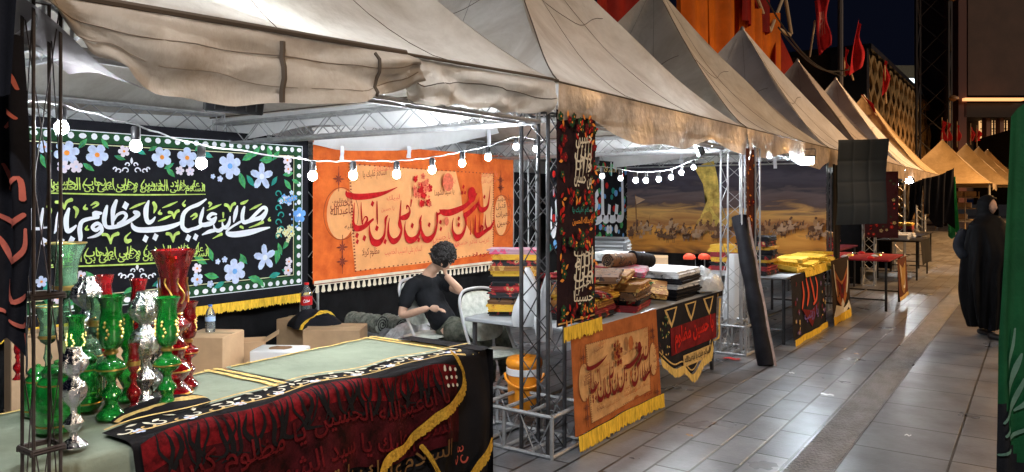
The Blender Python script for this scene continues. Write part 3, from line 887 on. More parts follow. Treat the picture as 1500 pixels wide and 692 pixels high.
tag(ob, 'wide black banner with white Arabic lettering, blue flowers and yellow fringe', 'banner')

# ---- orange banner
OR = [cloth('orange_banner_ground', (.78, .17, .035), var=.30, vscale=5, col2=(.55, .095, .02)), cloth('orange_banner_panel', (.86, .40, .16), var=.12, vscale=4), M_RED, cloth('brown_print', (.26, .055, .03), var=.3), M_CREAM,
      cloth('coral_print', (.78, .17, .09), var=.3, vscale=30), M_YELLOW]
oA = onx(458, 208, XB); oB = onx(752, 238, XB)
y0, y1 = oA.y, oB.y
z1 = 2.15; z0 = .80
A_W = [[(30, 125, 8), (45, 160, 45), (110, 178, 50), (200, 178, 48), (300, 165, 42), (400, 140, 25), (505, 92, 5)],
       [(108, 235, 6), (103, 330, 16), (100, 420, 26), (120, 465, 48), (160, 470, 46), (215, 445, 36), (255, 410, 24), (285, 385, 20)], [(172, 230, 5), (172, 300, 12), (180, 400, 14), (185, 430, 14)], [(185, 412, 6), (205, 367, 10), (225, 367, 14), (228, 395, 20), (205, 430, 16)],
       [(320, 222, 10), (320, 300, 16), (322, 380, 16), (325, 432, 6)], [(250, 430, 4), (255, 520, 24), (285, 595, 54), (340, 600, 50), (385, 540, 26), (396, 460, 14), (400, 385, 24), (420, 350, 6)],
       [(437, 375, 4), (425, 450, 16), (430, 540, 32), (470, 590, 48), (520, 560, 36), (545, 490, 22), (530, 435, 40), (530, 380, 20), (534, 300, 16), (540, 213, 6)], [(545, 375, 34), (590, 362, 46), (620, 322, 22), (615, 280, 10), (595, 262, 16), (588, 292, 8)], [(637, 208, 14), (628, 270, 8)],
       [(580, 405, 4), (574, 480, 18), (595, 560, 44), (640, 580, 48), (690, 540, 32), (715, 470, 16), (714, 400, 22), (726, 350, 6)]]
B_W = [[(95, 405, 4), (95, 480, 18), (120, 560, 44), (165, 572, 48), (215, 520, 28), (238, 430, 16), (240, 350, 22), (235, 322, 10)], [(240, 345, 18), (270, 328, 16), (292, 318, 22)], [(262, 298, 6), (290, 320, 42), (350, 326, 50), (430, 300, 44), (500, 262, 34), (560, 205, 32), (604, 150, 12)],
       [(625, 225, 10), (588, 272, 32), (540, 320, 36), (492, 355, 44)], [(500, 362, 26), (502, 450, 16), (470, 530, 32), (420, 557, 50), (385, 500, 22), (380, 420, 10), (390, 375, 4)],
       [(625, 180, 4), (622, 240, 18), (635, 290, 36), (665, 300, 36), (705, 265, 22), (720, 180, 12), (728, 82, 4)],
       [(590, 348, 5), (590, 430, 16), (590, 510, 26), (615, 535, 42), (660, 512, 32), (702, 482, 28), (735, 460, 22), (768, 398, 10)], [(682, 343, 4), (685, 430, 14), (702, 485, 18)], [(628, 343, 4), (630, 450, 12), (634, 505, 12)], [(632, 490, 6), (645, 447, 10), (660, 462, 16), (645, 512, 12)], [(546, 400, 4), (546, 500, 10), (545, 522, 18)]]
A_D = [(277, 243, 30), (318, 470, 30), (395, 592, 28), (642, 445, 28), (132, 535, 30), (135, 592, 26), (200, 560, 32)]
B_D = [(70, 575, 26), (165, 437, 26), (268, 412, 24), (272, 475, 24), (480, 88, 22), (466, 142, 22), (494, 142, 20), (437, 380, 24), (437, 437, 24), (672, 180, 22)]
ORX = {}
def orange_face(c, X, s=None):
    """draw the orange banner's design; X: plane of the back banner the strokes are followed on; s: None or (W, H) of the smaller copy"""
    src = Cloth.hang((XB, oA.y, .80), EXT, OUT, oB.y - oA.y, 1.35)
    kx, ky = c.W / src.W, c.H / src.H
    ta, tb_, t1 = tracer(src, 500, 260, 6.29, XB), tracer(src, 600, 260, 6.29, XB), tracer(src, 440, 210, 3.147, XB)
    def sc(q): return [(a * kx, b * ky, w * (kx + ky) / 2) for a, b, w in q]
    def p1(x, y): a, b = t1.pt(x, y); return a * kx, b * ky
    c.e = .004
    c.poly([p1(222, 96), p1(440, 112), p1(660, 128), p1(888, 142), p1(890, 330), p1(886, 505), p1(660, 542), p1(450, 568), p1(252, 590), p1(235, 440), p1(228, 300)], 1, .004)
    for x, y, rx, ry in ((185, 325, 76, 118), (925, 333, 46, 92)):
        a, b = p1(x, y); c.disc(a, b, t1.k(x, y) * rx * kx * 1.12, t1.k(x, y) * ry * ky, 1, 24, .0052 if s is None else .0046)
        q = [p1(x + rx * 1.06 * math.cos(i * PI / 12), y + ry * 1.02 * math.sin(i * PI / 12)) for i in range(25)]
        c.e = .0066; c.stroke([(u, v, .006 * ky) for u, v in q], 3, 2)
    for run in (((222, 96), (888, 142)), ((252, 590), (886, 505)), ((888, 142), (886, 505)), ((222, 96), (252, 590))):
        a, b = p1(*run[0]), p1(*run[1]); n = 34
        for i in range(n):
            t = i / n
            c.disc(a[0] + (b[0] - a[0]) * t, a[1] + (b[1] - a[1]) * t, .014 * kx, .008 * ky, 3, 6, .0085)
    c.e = .0095
    for x, y in ((190, 480), (190, 545), (920, 170), (170, 165), (920, 205), (930, 520)):
        a, b = p1(x, y)
        for ang in range(8): c.leaf(a, b, ang * PI / 4, (.05 if ang % 2 else .08) * ky, 3, .02 * ky)
        c.stroke([(a, b - .12 * ky, .008), (a, b + .12 * ky, .008)], 3, 3)
    rn = random.Random(3)
    for x, y, n in ((550, 170, 8), (550, 230, 9), (555, 290, 7), (570, 210, 6)):
        for i in range(n):
            a, b = p1(x + rn.gauss(0, 16), y + rn.gauss(0, 18)); c.flower(a, b, (.018 + .03 * rn.random()) * ky, 5 if i % 3 else 2, 2, 5, i)
    for x, y, w, h, t, m_ in ((280, 175, 110, 55, 'السلام علیک یا', 3), (330, 140, 90, 40, 'اباعبدالله', 5), (610, 250, 90, 40, 'یا سید الشهدا', 3), (645, 195, 60, 34, 'یا زهرا', 5), (390, 270, 60, 34, 'لبیک', 5), (365, 320, 60, 30, 'یا حسین', 5), (820, 165, 80, 34, 'یا ثارالله', 5), (820, 190, 70, 24, 'و ابن ثاره', 5),
                              (275, 535, 80, 60, 'مظلوم کربلا', 3), (380, 530, 170, 50, 'السلام علی الشیب الخضیب', 5), (600, 500, 120, 60, 'سید الشهدا', 5), (600, 460, 80, 50, 'یا حسین', 5), (700, 480, 160, 40, 'غریب مادر حسین', 5), (780, 530, 90, 30, 'کربلا', 2),
                              (125, 345, 105, 60, 'اباعبدالله', 3), (125, 310, 100, 60, 'الحسین', 3), (140, 290, 70, 40, 'المظلوم', 3), (190, 400, 45, 30, 'علیه', 3), (890, 310, 65, 40, 'یا قتیل', 3), (890, 350, 65, 40, 'العبرات', 3), (895, 390, 60, 36, 'حسین', 3), (895, 275, 60, 36, 'یا شهید', 3)):
        a, b = p1(x, y); a2, b2 = p1(x + w, y - w * .12); h2 = p1(x, y - h)[1] - b
        c.text(t, a, b, a2 - a, h2 * .85, m_, .004, rise=(b2 - b))
    c.e = max(c.e, .012)
    a, b = p1(668, 180); c.disc(a, b, t1.k(668, 180) * 38 * kx, t1.k(668, 180) * 42 * ky, 5, 14)
    a, b = p1(660, 360); c.disc(a, b, t1.k(660, 360) * 16 * kx, t1.k(660, 360) * 21 * ky, 5, 12)
    c.e = .017
    a, b = tb_.pt(562, 160); c.disc(a * kx, b * ky, tb_.k(562, 160) * 60 * kx, tb_.k(562, 160) * 72 * ky, 2, 16)
    for t_, S, Dd in ((ta, A_W, A_D), (tb_, B_W, B_D)):
        for q in S: c.stroke(sc(t_(q)), 2, 6)
        for x, y, r in Dd:
            u, v = t_.pt(x, y); c.diamond(u * kx, v * ky, t_.k(x, y) * r * ky, 2)
orb = Cloth.hang((XB, y0, z0), EXT, OUT, y1 - y0, z1 - z0, amp=.004, freq=2.6, seed=2.0)
orb.base(60, 24, 0)
orange_face(orb, XB)
# braid with cream tassels along the bottom
orb.e = .02
orb.panel(0, -.015, orb.W, .03, 4, 50, 1)
for i in range(44):
    x = orb.W * (i + .5) / 44
    orb.poly([(x - .008, .0), (x + .008, .0), (x + .026, -.075), (x + .012, -.085), (x - .012, -.085), (x - .026, -.075)], 4)
orb.stroke([(0, .0, .008), (orb.W, .0, .008)], 3, 40)
tag(orb.build('calligraphy_banner', OR), 'large orange wall banner with flowing dark red calligraphy and cream tassels', 'banner')

# the black backing sheets behind and below the banners
for (a, b, lab) in ((.0, 4.66, 'black backing sheet behind the glass lamps, below the black prayer banner'), (4.70, 8.3, 'black backing sheet below the orange calligraphy banner'), (8.32, 11.25, 'black backing sheet behind the grey air cooler')):
    c = Cloth.hang((XB - .10, a, 0.01), EXT, OUT, b - a, 1.95, amp=.03, freq=7, seed=a)
    c.base(60, 12, 0)
    tag(c.build('backing_sheet', M_BLACKD), lab, 'backing sheet', 'black sheets along the back of the stalls')

# white cloth pelmet that sags over the orange banner, with its tapes
pm = MB()
pl, pr = onx(456, 210, XB + .09), onx(775, 184, XB + .09)
tp_ = [(456, 200), (520, 196), (600, 190), (690, 178), (775, 168)]
bt_ = [(458, 212), (500, 220), (560, 221), (620, 218), (690, 205), (750, 190), (775, 184)]
tpq = [onx(x, y, XB + .09) for x, y in tp_]; btq = [onx(x, y, XB + .09) for x, y in bt_]
tpc, btc = crom([(p.y, p.z) for p in tpq], 8), crom([(p.y, p.z) for p in btq], 8)
def pick(q, a):
    i = a * (len(q) - 1); k = min(int(i), len(q) - 2); t = i - k
    return [q[k][j] + (q[k + 1][j] - q[k][j]) * t for j in range(len(q[0]))]
def pmf(a, b):
    T = pick(tpc, a); B = pick(btc, a)
    return (XB + .09 + .04 * math.sin(PI * b) + .02 * math.sin(a * 26) * b, T[0] + (B[0] - T[0]) * b, T[1] + .08 + (B[1] - T[1] - .08) * b)
pm.grid(pmf, 50, 8)
pmo = thing('cloth_pelmet', 'white sagging cloth pelmet over the top of the orange banner', 'pelmet', (XB + .09, 6.2, 2.1))
pm.build('cloth_panel', M_WHITET, pmo, smooth='all')
for px, y0_, y1_ in ((500, 214, 237), (598, 214, 232), (715, 190, 236)):
    a, b = onx(px - 2, y0_, XB + .13), onx(px + 3, y1_, XB + .13)
    tp = MB(); tp.add([(a.x, a.y, a.z), (a.x, b.y, a.z), (b.x + .01, b.y, b.z), (b.x + .01, a.y, b.z)], [(0, 1, 2, 3)])
    tp.grid(lambda u, v: (a.x + .003 + .01 * math.sin(v * 5), a.y + (b.y - a.y) * u, a.z + (b.z - a.z) * v), 2, 8)
    tp.build('tape', M_WHITEC, pmo)

# white cloth that sags under the third stall's roof, over the painted banner
YQ = 10.75
tq = crom([(ony(x, y, YQ).x, ony(x, y, YQ).z) for x, y in ((866, 196), (930, 198), (1000, 200), (1070, 203), (1130, 205))], 8); bq = crom([(ony(x, y, YQ).x, ony(x, y, YQ).z) for x, y in ((866, 247), (900, 246), (950, 240), (1000, 232), (1045, 222), (1090, 218), (1130, 217))], 8)
pm3 = MB()
def pm3f(a, b):
    T = pick(tq, a); B = pick(bq, a)
    return (T[0] + (B[0] - T[0]) * b, YQ + .05 * math.sin(PI * b) + .025 * math.sin(a * 24) * b, T[1] + (B[1] - T[1]) * b)
pm3.grid(pm3f, 44, 8)
po3 = thing('cloth_pelmet', 'white sagging cloth under the roof over the painted desert banner', 'pelmet', (-4.2, YQ, 2.1))
pm3.build('cloth_panel', M_WHITET, po3, smooth='all')
for px, y0_, y1_ in ((893, 238, 258), (998, 226, 248), (1135, 228, 247), (1165, 228, 240)):
    a, b = ony(px - 2, y0_, YQ - .06), ony(px + 3, y1_, YQ - .06); tp = MB()
    tp.grid(lambda u, v: (a.x + (b.x - a.x) * u, a.y - .003 - .01 * math.sin(v * 5), a.z + (b.z - a.z) * v), 2, 8); tp.build('tape', M_WHITEC, po3)
# ---- banner with bright letters on black at the back of the third stall
X3 = -5.60
c = Cloth.hang((X3 + .04, 8.75, .9), EXT, OUT, 2.45, 1.3, amp=.01, freq=5, seed=3)
c.base(30, 14, 0)
rn = random.Random(11)
for i in range(150):
    c.disc(rn.random() * c.W, rn.random() * c.H, .03 + .03 * rn.random(), None, (1, 2, 3, 4)[i % 4], 7, .004 + i * 2e-5)
c.e = .009
for px in range(3):
    x = .3 + px * .8
c.text('لبیک', 1.15, .15, 1.2, .85, 5, .03)
c.text('یا حسین', .1, .15, 1.0, .95, 5, .03)
c.text('السلام علیک یا اباعبدالله', .3, 1.08, 1.8, .14, 6, .02)
tag(c.build('letter_banner', [M_BLACK, M_BRIGHTRED, M_LEAF, M_BLUE, M_TEAL, M_WHITEC, M_GOLDC]), 'black banner with big white looping letters behind the air cooler', 'banner')

# ---- the painted desert scene on the side of the third stall
def painting_mat():
    m = bpy.data.materials.new('painted_desert_print'); m.use_nodes = True
    nt = m.node_tree; N = nt.nodes; L = nt.links; b = N['Principled BSDF']
    tc = N.new('ShaderNodeTexCoord'); sp = N.new('ShaderNodeSeparateXYZ'); L.new(tc.outputs['Object'], sp.inputs['Vector'])
    r = N.new('ShaderNodeValToRGB'); e = r.color_ramp.elements
    mr = N.new('ShaderNodeMapRange'); mr.inputs['From Min'].default_value = .92; mr.inputs['From Max'].default_value = 2.45
    n = N.new('ShaderNodeTexNoise'); n.inputs['Scale'].default_value = 3; n.inputs['Detail'].default_value = 7; n.inputs['Distortion'].default_value = 1.2
    mp = N.new('ShaderNodeMapping'); mp.inputs['Rotation'].default_value = (0, R(-20), 0); mp.inputs['Scale'].default_value = (.45, 1, 2.4)
    L.new(tc.outputs['Object'], mp.inputs['Vector']); L.new(mp.outputs['Vector'], n.inputs['Vector'])
    ma = N.new('ShaderNodeMath'); ma.operation = 'MULTIPLY_ADD'; ma.inputs[1].default_value = .55
    L.new(n.outputs['Fac'], ma.inputs[0]); L.new(sp.outputs['Z'], ma.inputs[2]); L.new(ma.outputs['Value'], mr.inputs['Value']); L.new(mr.outputs['Result'], r.inputs['Fac'])
    e[0].position = .04; e[0].color = (.10, .035, .012, 1); e[1].position = .96; e[1].color = (.025, .022, .04, 1)
    for p, c_ in ((.16, (.62, .24, .03)), (.30, (.78, .36, .06)), (.38, (.34, .13, .04)), (.48, (.62, .33, .09)), (.58, (.085, .05, .05)), (.66, (.12, .085, .085)), (.74, (.035, .028, .045)), (.86, (.06, .05, .075))):
        q = e.new(p); q.color = (*c_, 1)
    L.new(r.outputs['Color'], b.inputs['Base Color']); b.inputs['Roughness'].default_value = .75
    return m
YP = 11.3
c = Cloth.hang((-5.58, YP, .74), (1, 0, 0), (0, -1, 0), 3.12, 1.42, amp=.012, freq=4, seed=1.2)
c.base(40, 20, 0)
gl = [cloth('print_gold_light', (.85, .55, .14), var=.6, vscale=7), cloth('print_gold_dome', (.60, .36, .10), var=.4), cloth('print_figures', (.17, .085, .05), var=.5), cloth('print_pale_flag', (.5, .32, .2)), cloth('print_horsemen_light', (.42, .23, .11))]
def pp(px, py): return c.inv(ony(px, py, YP))
c.e = .006
x0, yb = pp(1042, 330); 
def P2(pts): return [pp(*q) for q in pts]
c.poly(P2([(1018, 248), (1030, 240), (1046, 236), (1052, 262), (1056, 300), (1068, 330), (1040, 338), (1022, 330), (1034, 300), (1030, 270)]), 1)
for px, py, r in ((1046, 320, .19), (1030, 330, .12), (1066, 328, .12)):
    u, v = pp(px, py)
    c.poly([(u + r * math.cos(a) * .9, v + r * math.sin(a)) for a in [i * PI / 10 for i in range(11)]] + [(u - r * .5, v - r * 1.1), (u + r * .5, v - r * 1.1)], 2)
    c.stroke([(u, v + r, .02), (u, v + r * 1.5, .008)], 2, 3)
rn = random.Random(5)
for i in range(110):
    px = 925 + rn.random() * 280; py = 333 + 16 * rn.random() ** 1.5 - (px - 925) * .008
    u, v = pp(px, py); h = .04 + .06 * rn.random()
    h *= .6 + .9 * rn.random()
    m_ = (3, 3, 5, 4)[i % 4]; c.disc(u, v, h * .75, h * .33, m_, 9)
    for k in (-.5, -.3, .35, .55): c.poly([(u + k * h - .004, v), (u + k * h + .004, v), (u + k * h + .003, v - h * .8), (u + k * h - .003, v - h * .8)], m_)
    c.poly([(u + h * .55, v), (u + h * .95, v + h * .55), (u + h * .75, v + h * .6), (u + h * .3, v + h * .2)], m_)
    c.disc(u, v + h * .55, h * .22, h * .42, (5, 3, 3, 4)[i % 4], 8); c.disc(u + .01, v + h * 1.05, h * .15, None, 3, 7)
    if i % 5 == 0: c.stroke([(u + h * .2, v + h * .3, .006), (u + h * .5, v + h * 1.9, .004)], 3, 2)
u, v = pp(938, 330)
c.poly([(u, v + .5), (u + .02, v + .5), (u + .03, v - .1), (u + .015, v - .1)], 3)
c.poly([(u, v + .48), (u + .18, v + .42), (u + .02, v + .34)], 4)
tag(c.build('painted_banner', [painting_mat()] + gl), 'wide printed banner of riders in a desert under a dark stormy sky', 'banner')

# ================================================================== banners on posts and table fronts
def roses(c, x0, y0_, x1, y1_, n, seed, ms=(1, 2, 3, 4), rmin=.018, rmax=.035):
    rn = random.Random(seed)
    for i in range(n):
        x, y = x0 + (x1 - x0) * rn.random(), y0_ + (y1_ - y0_) * rn.random()
        m_ = ms[i % len(ms)]
        if i % 2: c.flower(x, y, rmin + (rmax - rmin) * rn.random(), m_, ms[(i + 1) % len(ms)], 5, i)
        else: c.leaf(x, y, rn.random() * 6.28, rmax * 1.5, m_)
# tall narrow banner on the post between the two stalls
c = Cloth.hang((-2.46, 3.99, .80), EXT, OUT, .52, 1.36, amp=.006, freq=8, seed=.3)
c.base(14, 30, 0)
c.panel(.012, .012, .508, .022, 5, 4, 1); c.panel(.012, 1.338, .508, 1.348, 5, 4, 1)
c.e = .005
roses(c, .03, .03, .10, 1.33, 46, 1); roses(c, .42, .03, .49, 1.33, 46, 2)
roses(c, .1, 1.22, .42, 1.33, 24, 3); roses(c, .1, .03, .42, .12, 24, 4); roses(c, .1, .76, .42, .86, 22, 5); roses(c, .1, .50, .42, .60, 22, 6)
c.e = max(c.e, .012)
def tugra(c, words, x, y, w, h, m, b=.012):
    n = len(words)
    for i, t in enumerate(words):
        c.text(t, x + w * (.05 if i % 2 else .0), y + h * i / n, w * (.95 if i % 2 else 1), h / n * 1.25, m, b, rise=.02 * (1 if i % 2 else -1))
    for i in range(5):
        X = x + w * (i + .5) / 5
        c.stroke([(X - .02, y + h * .1 + .02 * i, .006), (X, y + h * .5, .013), (X + .025, y + h * .93, .005)], m, 4)
tugra(c, ['من حسین', 'و انا', 'منی', 'حسین'], .15, .88, .24, .32, 6)
c.text('السلام علیک یا', .12, .70, .28, .05, 7, .02); c.text('اباعبدالله الحسین', .12, .63, .28, .055, 3, .02)
tugra(c, ['حسینا', 'احب', 'من', 'الله', 'احب'], .13, .13, .26, .36, 6)
c.fringe([(0, .005), (.52, .005)], .10, 8)
tag(c.build('narrow_banner', [cloth('wine_black_cloth', (.022, .010, .014)), M_BRIGHTRED, M_DKGREEN, M_ORANGEC, M_DKRED, M_GOLDC, M_CREAM, M_TEAL, M_YELLOW]), 'tall narrow black banner with red roses hung on the front post', 'banner')

# small orange banner hung on the front of the second stall's table
def table_cloth(x, y0_, y1_, z0_, z1_, m, seed=0.0, amp=.008, lean=.03, mats=None):
    def fn(u, v, e):
        t = 1 - v / (z1_ - z0_)
        w = amp * math.sin(6 * u + seed) * t + .5 * amp * math.sin(15 * u + seed * 2) * t
        return Vector((x + e + w + lean * t, y0_ + u, z0_ + v))
    cc = Cloth(fn, y1_ - y0_, z1_ - z0_)
    cc.inv = lambda P: (P.y - y0_, P.z - z0_)
    return cc
c = table_cloth(-2.42, 4.10, 5.40, .10, .75, 0, .4)
c.base(30, 16, 0)
orange_face(c, XB, True)
c.e = max(c.e, .02)
c.fringe([(0, .01), (1.3, .01)], .11, 6)
ORS = [cloth('brown_orange_ground', (.40, .12, .035), var=.3), cloth('sand_panel', (.62, .34, .14), var=.3, vscale=6), cloth('maroon_print', (.16, .012, .012)), cloth('brown_print_dark', (.16, .05, .03)), M_CREAM, cloth('rust_print', (.42, .13, .04), var=.4), M_YELLOW]
tag(c.build('table_banner', ORS), 'small orange brown banner with red calligraphy hung on the table front', 'banner', 'banners hung on table fronts')
# black scalloped pennant beside it
c = table_cloth(-2.43, 5.42, 6.92, .0, .74, 0, 1.4)
edge = [(955, 545), (968, 540), (980, 558), (995, 562), (1008, 578), (1022, 552), (1034, 540), (1038, 520), (1050, 505), (1048, 480), (1054, 440)]
ed = [c.inv(onx(px, py, -2.41)) for px, py in ((955, 526), (970, 528), (985, 540), (1000, 536), (1012, 548), (1024, 528), (1036, 516), (1040, 498), (1049, 492), (1050, 470), (1053, 436))]
ed = [(max(0.0, a), b) for a, b in ed]
edq = crom(ed, 5)
def lowest(u):
    for (a, b), (a2, b2) in zip(edq, edq[1:]):
        if a <= u <= a2 or a2 <= u <= a: return b + (b2 - b) * ((u - a) / (a2 - a) if a2 != a else 0)
    return edq[0][1] if u < edq[0][0] else edq[-1][1]
c.mb.grid(lambda a, b: c.fn(a * 1.5, lowest(a * 1.5) + (.74 - lowest(a * 1.5)) * b, 0), 50, 12, 0)
c.stroke([(a + .02, b + .03, .012) for a, b in ed], 1, 5)
for i in range(3):
    x = .28 + i * .42
    c.poly([(x - .13, .72), (x + .13, .72), (x + .06, .62), (x, .56), (x - .06, .62)], 1); c.poly([(x - .09, .71), (x + .09, .71), (x, .60)], 0, c.e + .003)
    for s in (-1, 1): c.scroll(x + s * .04, .665, .03, 1, .01, s)
c.panel(.25, .34, 1.28, .56, 2, 20, 6)
c.e += .003
c.text('یا حسین مظلوم', .32, .35, .88, .20, 3, .03, rise=.02)
c.panel(.5, .20, 1.12, .30, 1, 12, 3); c.e += .003
c.text('السلام علیک یا اباعبدالله', .53, .205, .55, .085, 0, .02)
roses(c, .03, .35, .2, .7, 26, 4, (1, 4), .01, .02)
c.fringe(ed[:8], .085, 5, down=(.25, -.97)); c.fringe(ed[7:], .05, 5, down=(.95, -.3))
tag(c.build('scalloped_pennant', [M_BLACK, M_GOLDC, M_DKRED, M_BRIGHTRED, M_DKGREEN, cloth('pale_gold_fringe', (.66, .46, .14), var=.4, vscale=60, stretch=(1, 1, .15))]), 'black scalloped pennant with red lettering and pale gold fringe on the table front', 'banner', 'banners hung on table fronts')
# third stall's table fronts
c = table_cloth(-2.20, 8.42, 9.98, .06, .76, 0, 2.2)
c.base(20, 14, 0)
c.e = .008
for q in ([(.45, .6, .03), (.5, .45, .06), (.42, .3, .04)], [(.62, .62, .03), (.7, .45, .07), (.62, .32, .04)], [(.8, .62, .03), (.9, .48, .06), (.95, .35, .04)], [(1.05, .6, .03), (1.12, .5, .05), (1.05, .36, .05), (.9, .3, .03)]): c.stroke(q, 1, 6)
c.poly([(.4, .3), (.8, .05), (1.2, .3), (.8, .24)], 2)
c.text('یا زینب', .5, .12, .6, .16, 3, .03)
roses(c, .08, .05, .3, .65, 20, 9, (2, 3, 4)); roses(c, 1.25, .1, 1.5, .6, 20, 10, (2, 3, 4))
c.fringe([(0, .01), (1.56, .01)], .12, 5)
tag(c.build('table_banner', [M_BLACK, cloth('flame_red_print', (.72, .10, .05)), M_DKRED, cloth('violet_print', (.16, .09, .25)), M_GOLDC, M_YELLOW]), 'black table banner with flame red letters under the yellow cloth heap', 'banner', 'banners hung on table fronts')
c = table_cloth(-2.14, 10.06, 11.15, .10, .82, 0, 3.2)
c.base(20, 14, 0)
c.e = .008
c.poly([(.12, .62), (.28, .2), (.54, .05), (.8, .2), (.98, .62), (.74, .45), (.54, .42), (.34, .45)], 1)
c.poly([(.2, .5), (.54, .12), (.9, .5), (.54, .36)], 2)
c.stroke([(.12, .66, .03), (.2, .42, .06), (.3, .25, .03)], 3); c.stroke([(.98, .66, .03), (.9, .42, .06), (.8, .25, .03)], 3)
c.text('یا ابوالفضل', .3, .22, .5, .16, 4, .03)
c.poly([(0, .0), (.2, .14), (.4, .05), (.54, .2), (.72, .05), (.9, .14), (1.09, 0)], 5)
c.fringe([(0, .01), (1.09, .01)], .12, 6)
tag(c.build('table_banner', [cloth('brown_black_cloth', (.025, .013, .010)), cloth('burnt_orange_print', (.34, .11, .03)), M_DKRED, M_CREAM, M_BLACK, M_CREAM, M_YELLOW]), 'brown black table banner with a cream scallop beside the dark post', 'banner', 'banners hung on table fronts')

# ---- black cloth with red writing tied to the near post at the edge of the picture
def leftcl(x, y, e):
    O = at(-40, 560, 2.06); U = Vector((CF, SF, 0)); Nn = Vector((SF, -CF, 0)); t = 1 - y / 1.0
    sx = (.62 + .38 * min(1, t * 1.6)) if t > 0 else .62
    pinch = .20 * (1 - min(1, t * 1.3)) if t >= 0 else .2
    w = .022 * math.sin(x * 42 + y * 3) + .016 * math.sin(x * 85 - y * 5)
    return O + U * (x * sx - .0 + pinch * .15) + Vector((0, 0, y)) + Nn * (e + w)
c = Cloth(leftcl, .165, .95)
c.mb.grid(lambda a, b: c.fn(a * .165, (.10 * math.sin(a * 3) - .02 * math.sin(a * 9)) * (1 - b) + b * .95, 0), 24, 40, 0)
c.e = .006
for q in ([(.07, .60, .006), (.10, .53, .016), (.145, .56, .010), (.15, .50, .014)], [(.05, .47, .006), (.10, .43, .016), (.15, .46, .012)], [(.06, .40, .006), (.09, .33, .016), (.14, .36, .014), (.15, .42, .008)], [(.09, .28, .006), (.11, .22, .014), (.15, .24, .010)], [(.03, .30, .006), (.04, .22, .013), (.08, .19, .008)],
          [(.10, .17, .006), (.13, .15, .012), (.155, .18, .006)], [(.08, .70, .008), (.12, .74, .012), (.15, .72, .008)], [(.11, .80, .008), (.14, .84, .012), (.155, .80, .006)], [(.135, .13, .006), (.14, .09, .008)]):
    c.stroke(q, 1, 6)
tag(c.build('hanging_cloth', [M_BLACK, cloth('faded_red_lettering', (.55, .14, .10))]), 'black hanging cloth with faded red writing tied at the near post', 'hanging cloth')
# dark canopy edge overhead in the corner of the neighbouring stall
c = Cloth(lambda x, y, e: at(-60, 140, 1.9) + Vector((CF, SF, 0)) * (x * (1 - .25 * (1 - y / .75))) + Vector((0, 0, y)) + Vector((SF, -CF, 0)) * (.02 * math.sin(x * 40) + e), .19, .75)
c.base(14, 10, 0)
tag(c.build('hanging_cloth', [M_BLACK]), 'plain black cloth bunched high on the near post under the eave', 'hanging cloth')

# ---- black sheet with fold creases, hung out from the fourth stall
def crease_mat():
    m = bpy.data.materials.new('creased_black_sheet'); m.use_nodes = True
    b = m.node_tree.nodes['Principled BSDF']; b.inputs['Specular IOR Level'].default_value = .15; b.inputs['Base Color'].default_value = (.017, .021, .023, 1); b.inputs['Roughness'].default_value = .55; b.inputs['Sheen Weight'].default_value = .2
    return m
M_CREASE = crease_mat()
O = at(1226, 330, 10.6); U = Vector((CF, SF, 0)); Nn = Vector((SF, -CF, 0))
def sheet(x, y, e):
    fx = abs(((x / .24) % 1) - .5) * 2; fy = abs(((y / .30) % 1) - .5) * 2
    cr = .009 * (fx ** 6) - .008 * (fy ** 7) + .020 * math.sin(7 * x + 2) + .03 * math.sin(x * 4.2 + y * 2.5) + .02 * math.sin(y * 6 + x)
    return O + U * (x + .03 * (y / 1.2 - 1)) + Vector((0, 0, y + .03 * x)) + Nn * (e + cr)
c = Cloth(sheet, .72, 1.2); c.base(60, 80, 0)
so = c.build('hanging_sheet', M_CREASE); tag(so, 'square black sheet with fold creases hung from the eave', 'hanging sheet')
# two slack black cloths slung further along the row
q = [(1345, 262), (1397, 246), (1395, 322), (1374, 336), (1352, 290), (1334, 322), (1330, 266)]
def slung(name, d, TL, TR, BL, BR, label, m=M_BLACK, sag=.06, seed=0.0, scal=.1):
    a, b, c1, d1 = (at(*TL, d), at(*TR, d), at(*BL, d), at(*BR, d))
    Nn = Vector((SF, -CF, 0)); w = (b - a).length
    def f(u, v):
        p = (a * (1 - u) + b * u) * (1 - v) + (c1 * (1 - u) + d1 * u) * v
        p = p + Nn * (.06 * math.sin(u * 13 + seed) * (.3 + v) + .03 * math.sin(u * 29 + v * 3 + seed)) + Vector((0, 0, -sag * w * math.sin(PI * u) * (1 - v) + scal * v * math.sin(u * 9 + seed)))
        return p
    mb = MB(); mb.grid(f, 36, 16)
    return tag(mb.build(name, m, smooth='all'), label, 'hanging sheet')
slung('hanging_sheet', 17.0, (1350, 262), (1398, 246), (1352, 318), (1396, 336), 'slack black cloth slung on a line past the black square sheet', seed=.4)
slung('hanging_sheet', 17.6, (1332, 268), (1352, 262), (1330, 326), (1346, 296), 'short black cloth beside the slack slung one', seed=2.0)
slung('green_flag', 19.0, (1386, 262), (1400, 258), (1389, 346), (1402, 342), 'narrow green flag hanging beyond the slack black cloth', m=cloth('green_flag_cloth', (.03, .22, .09)), seed=1.0)
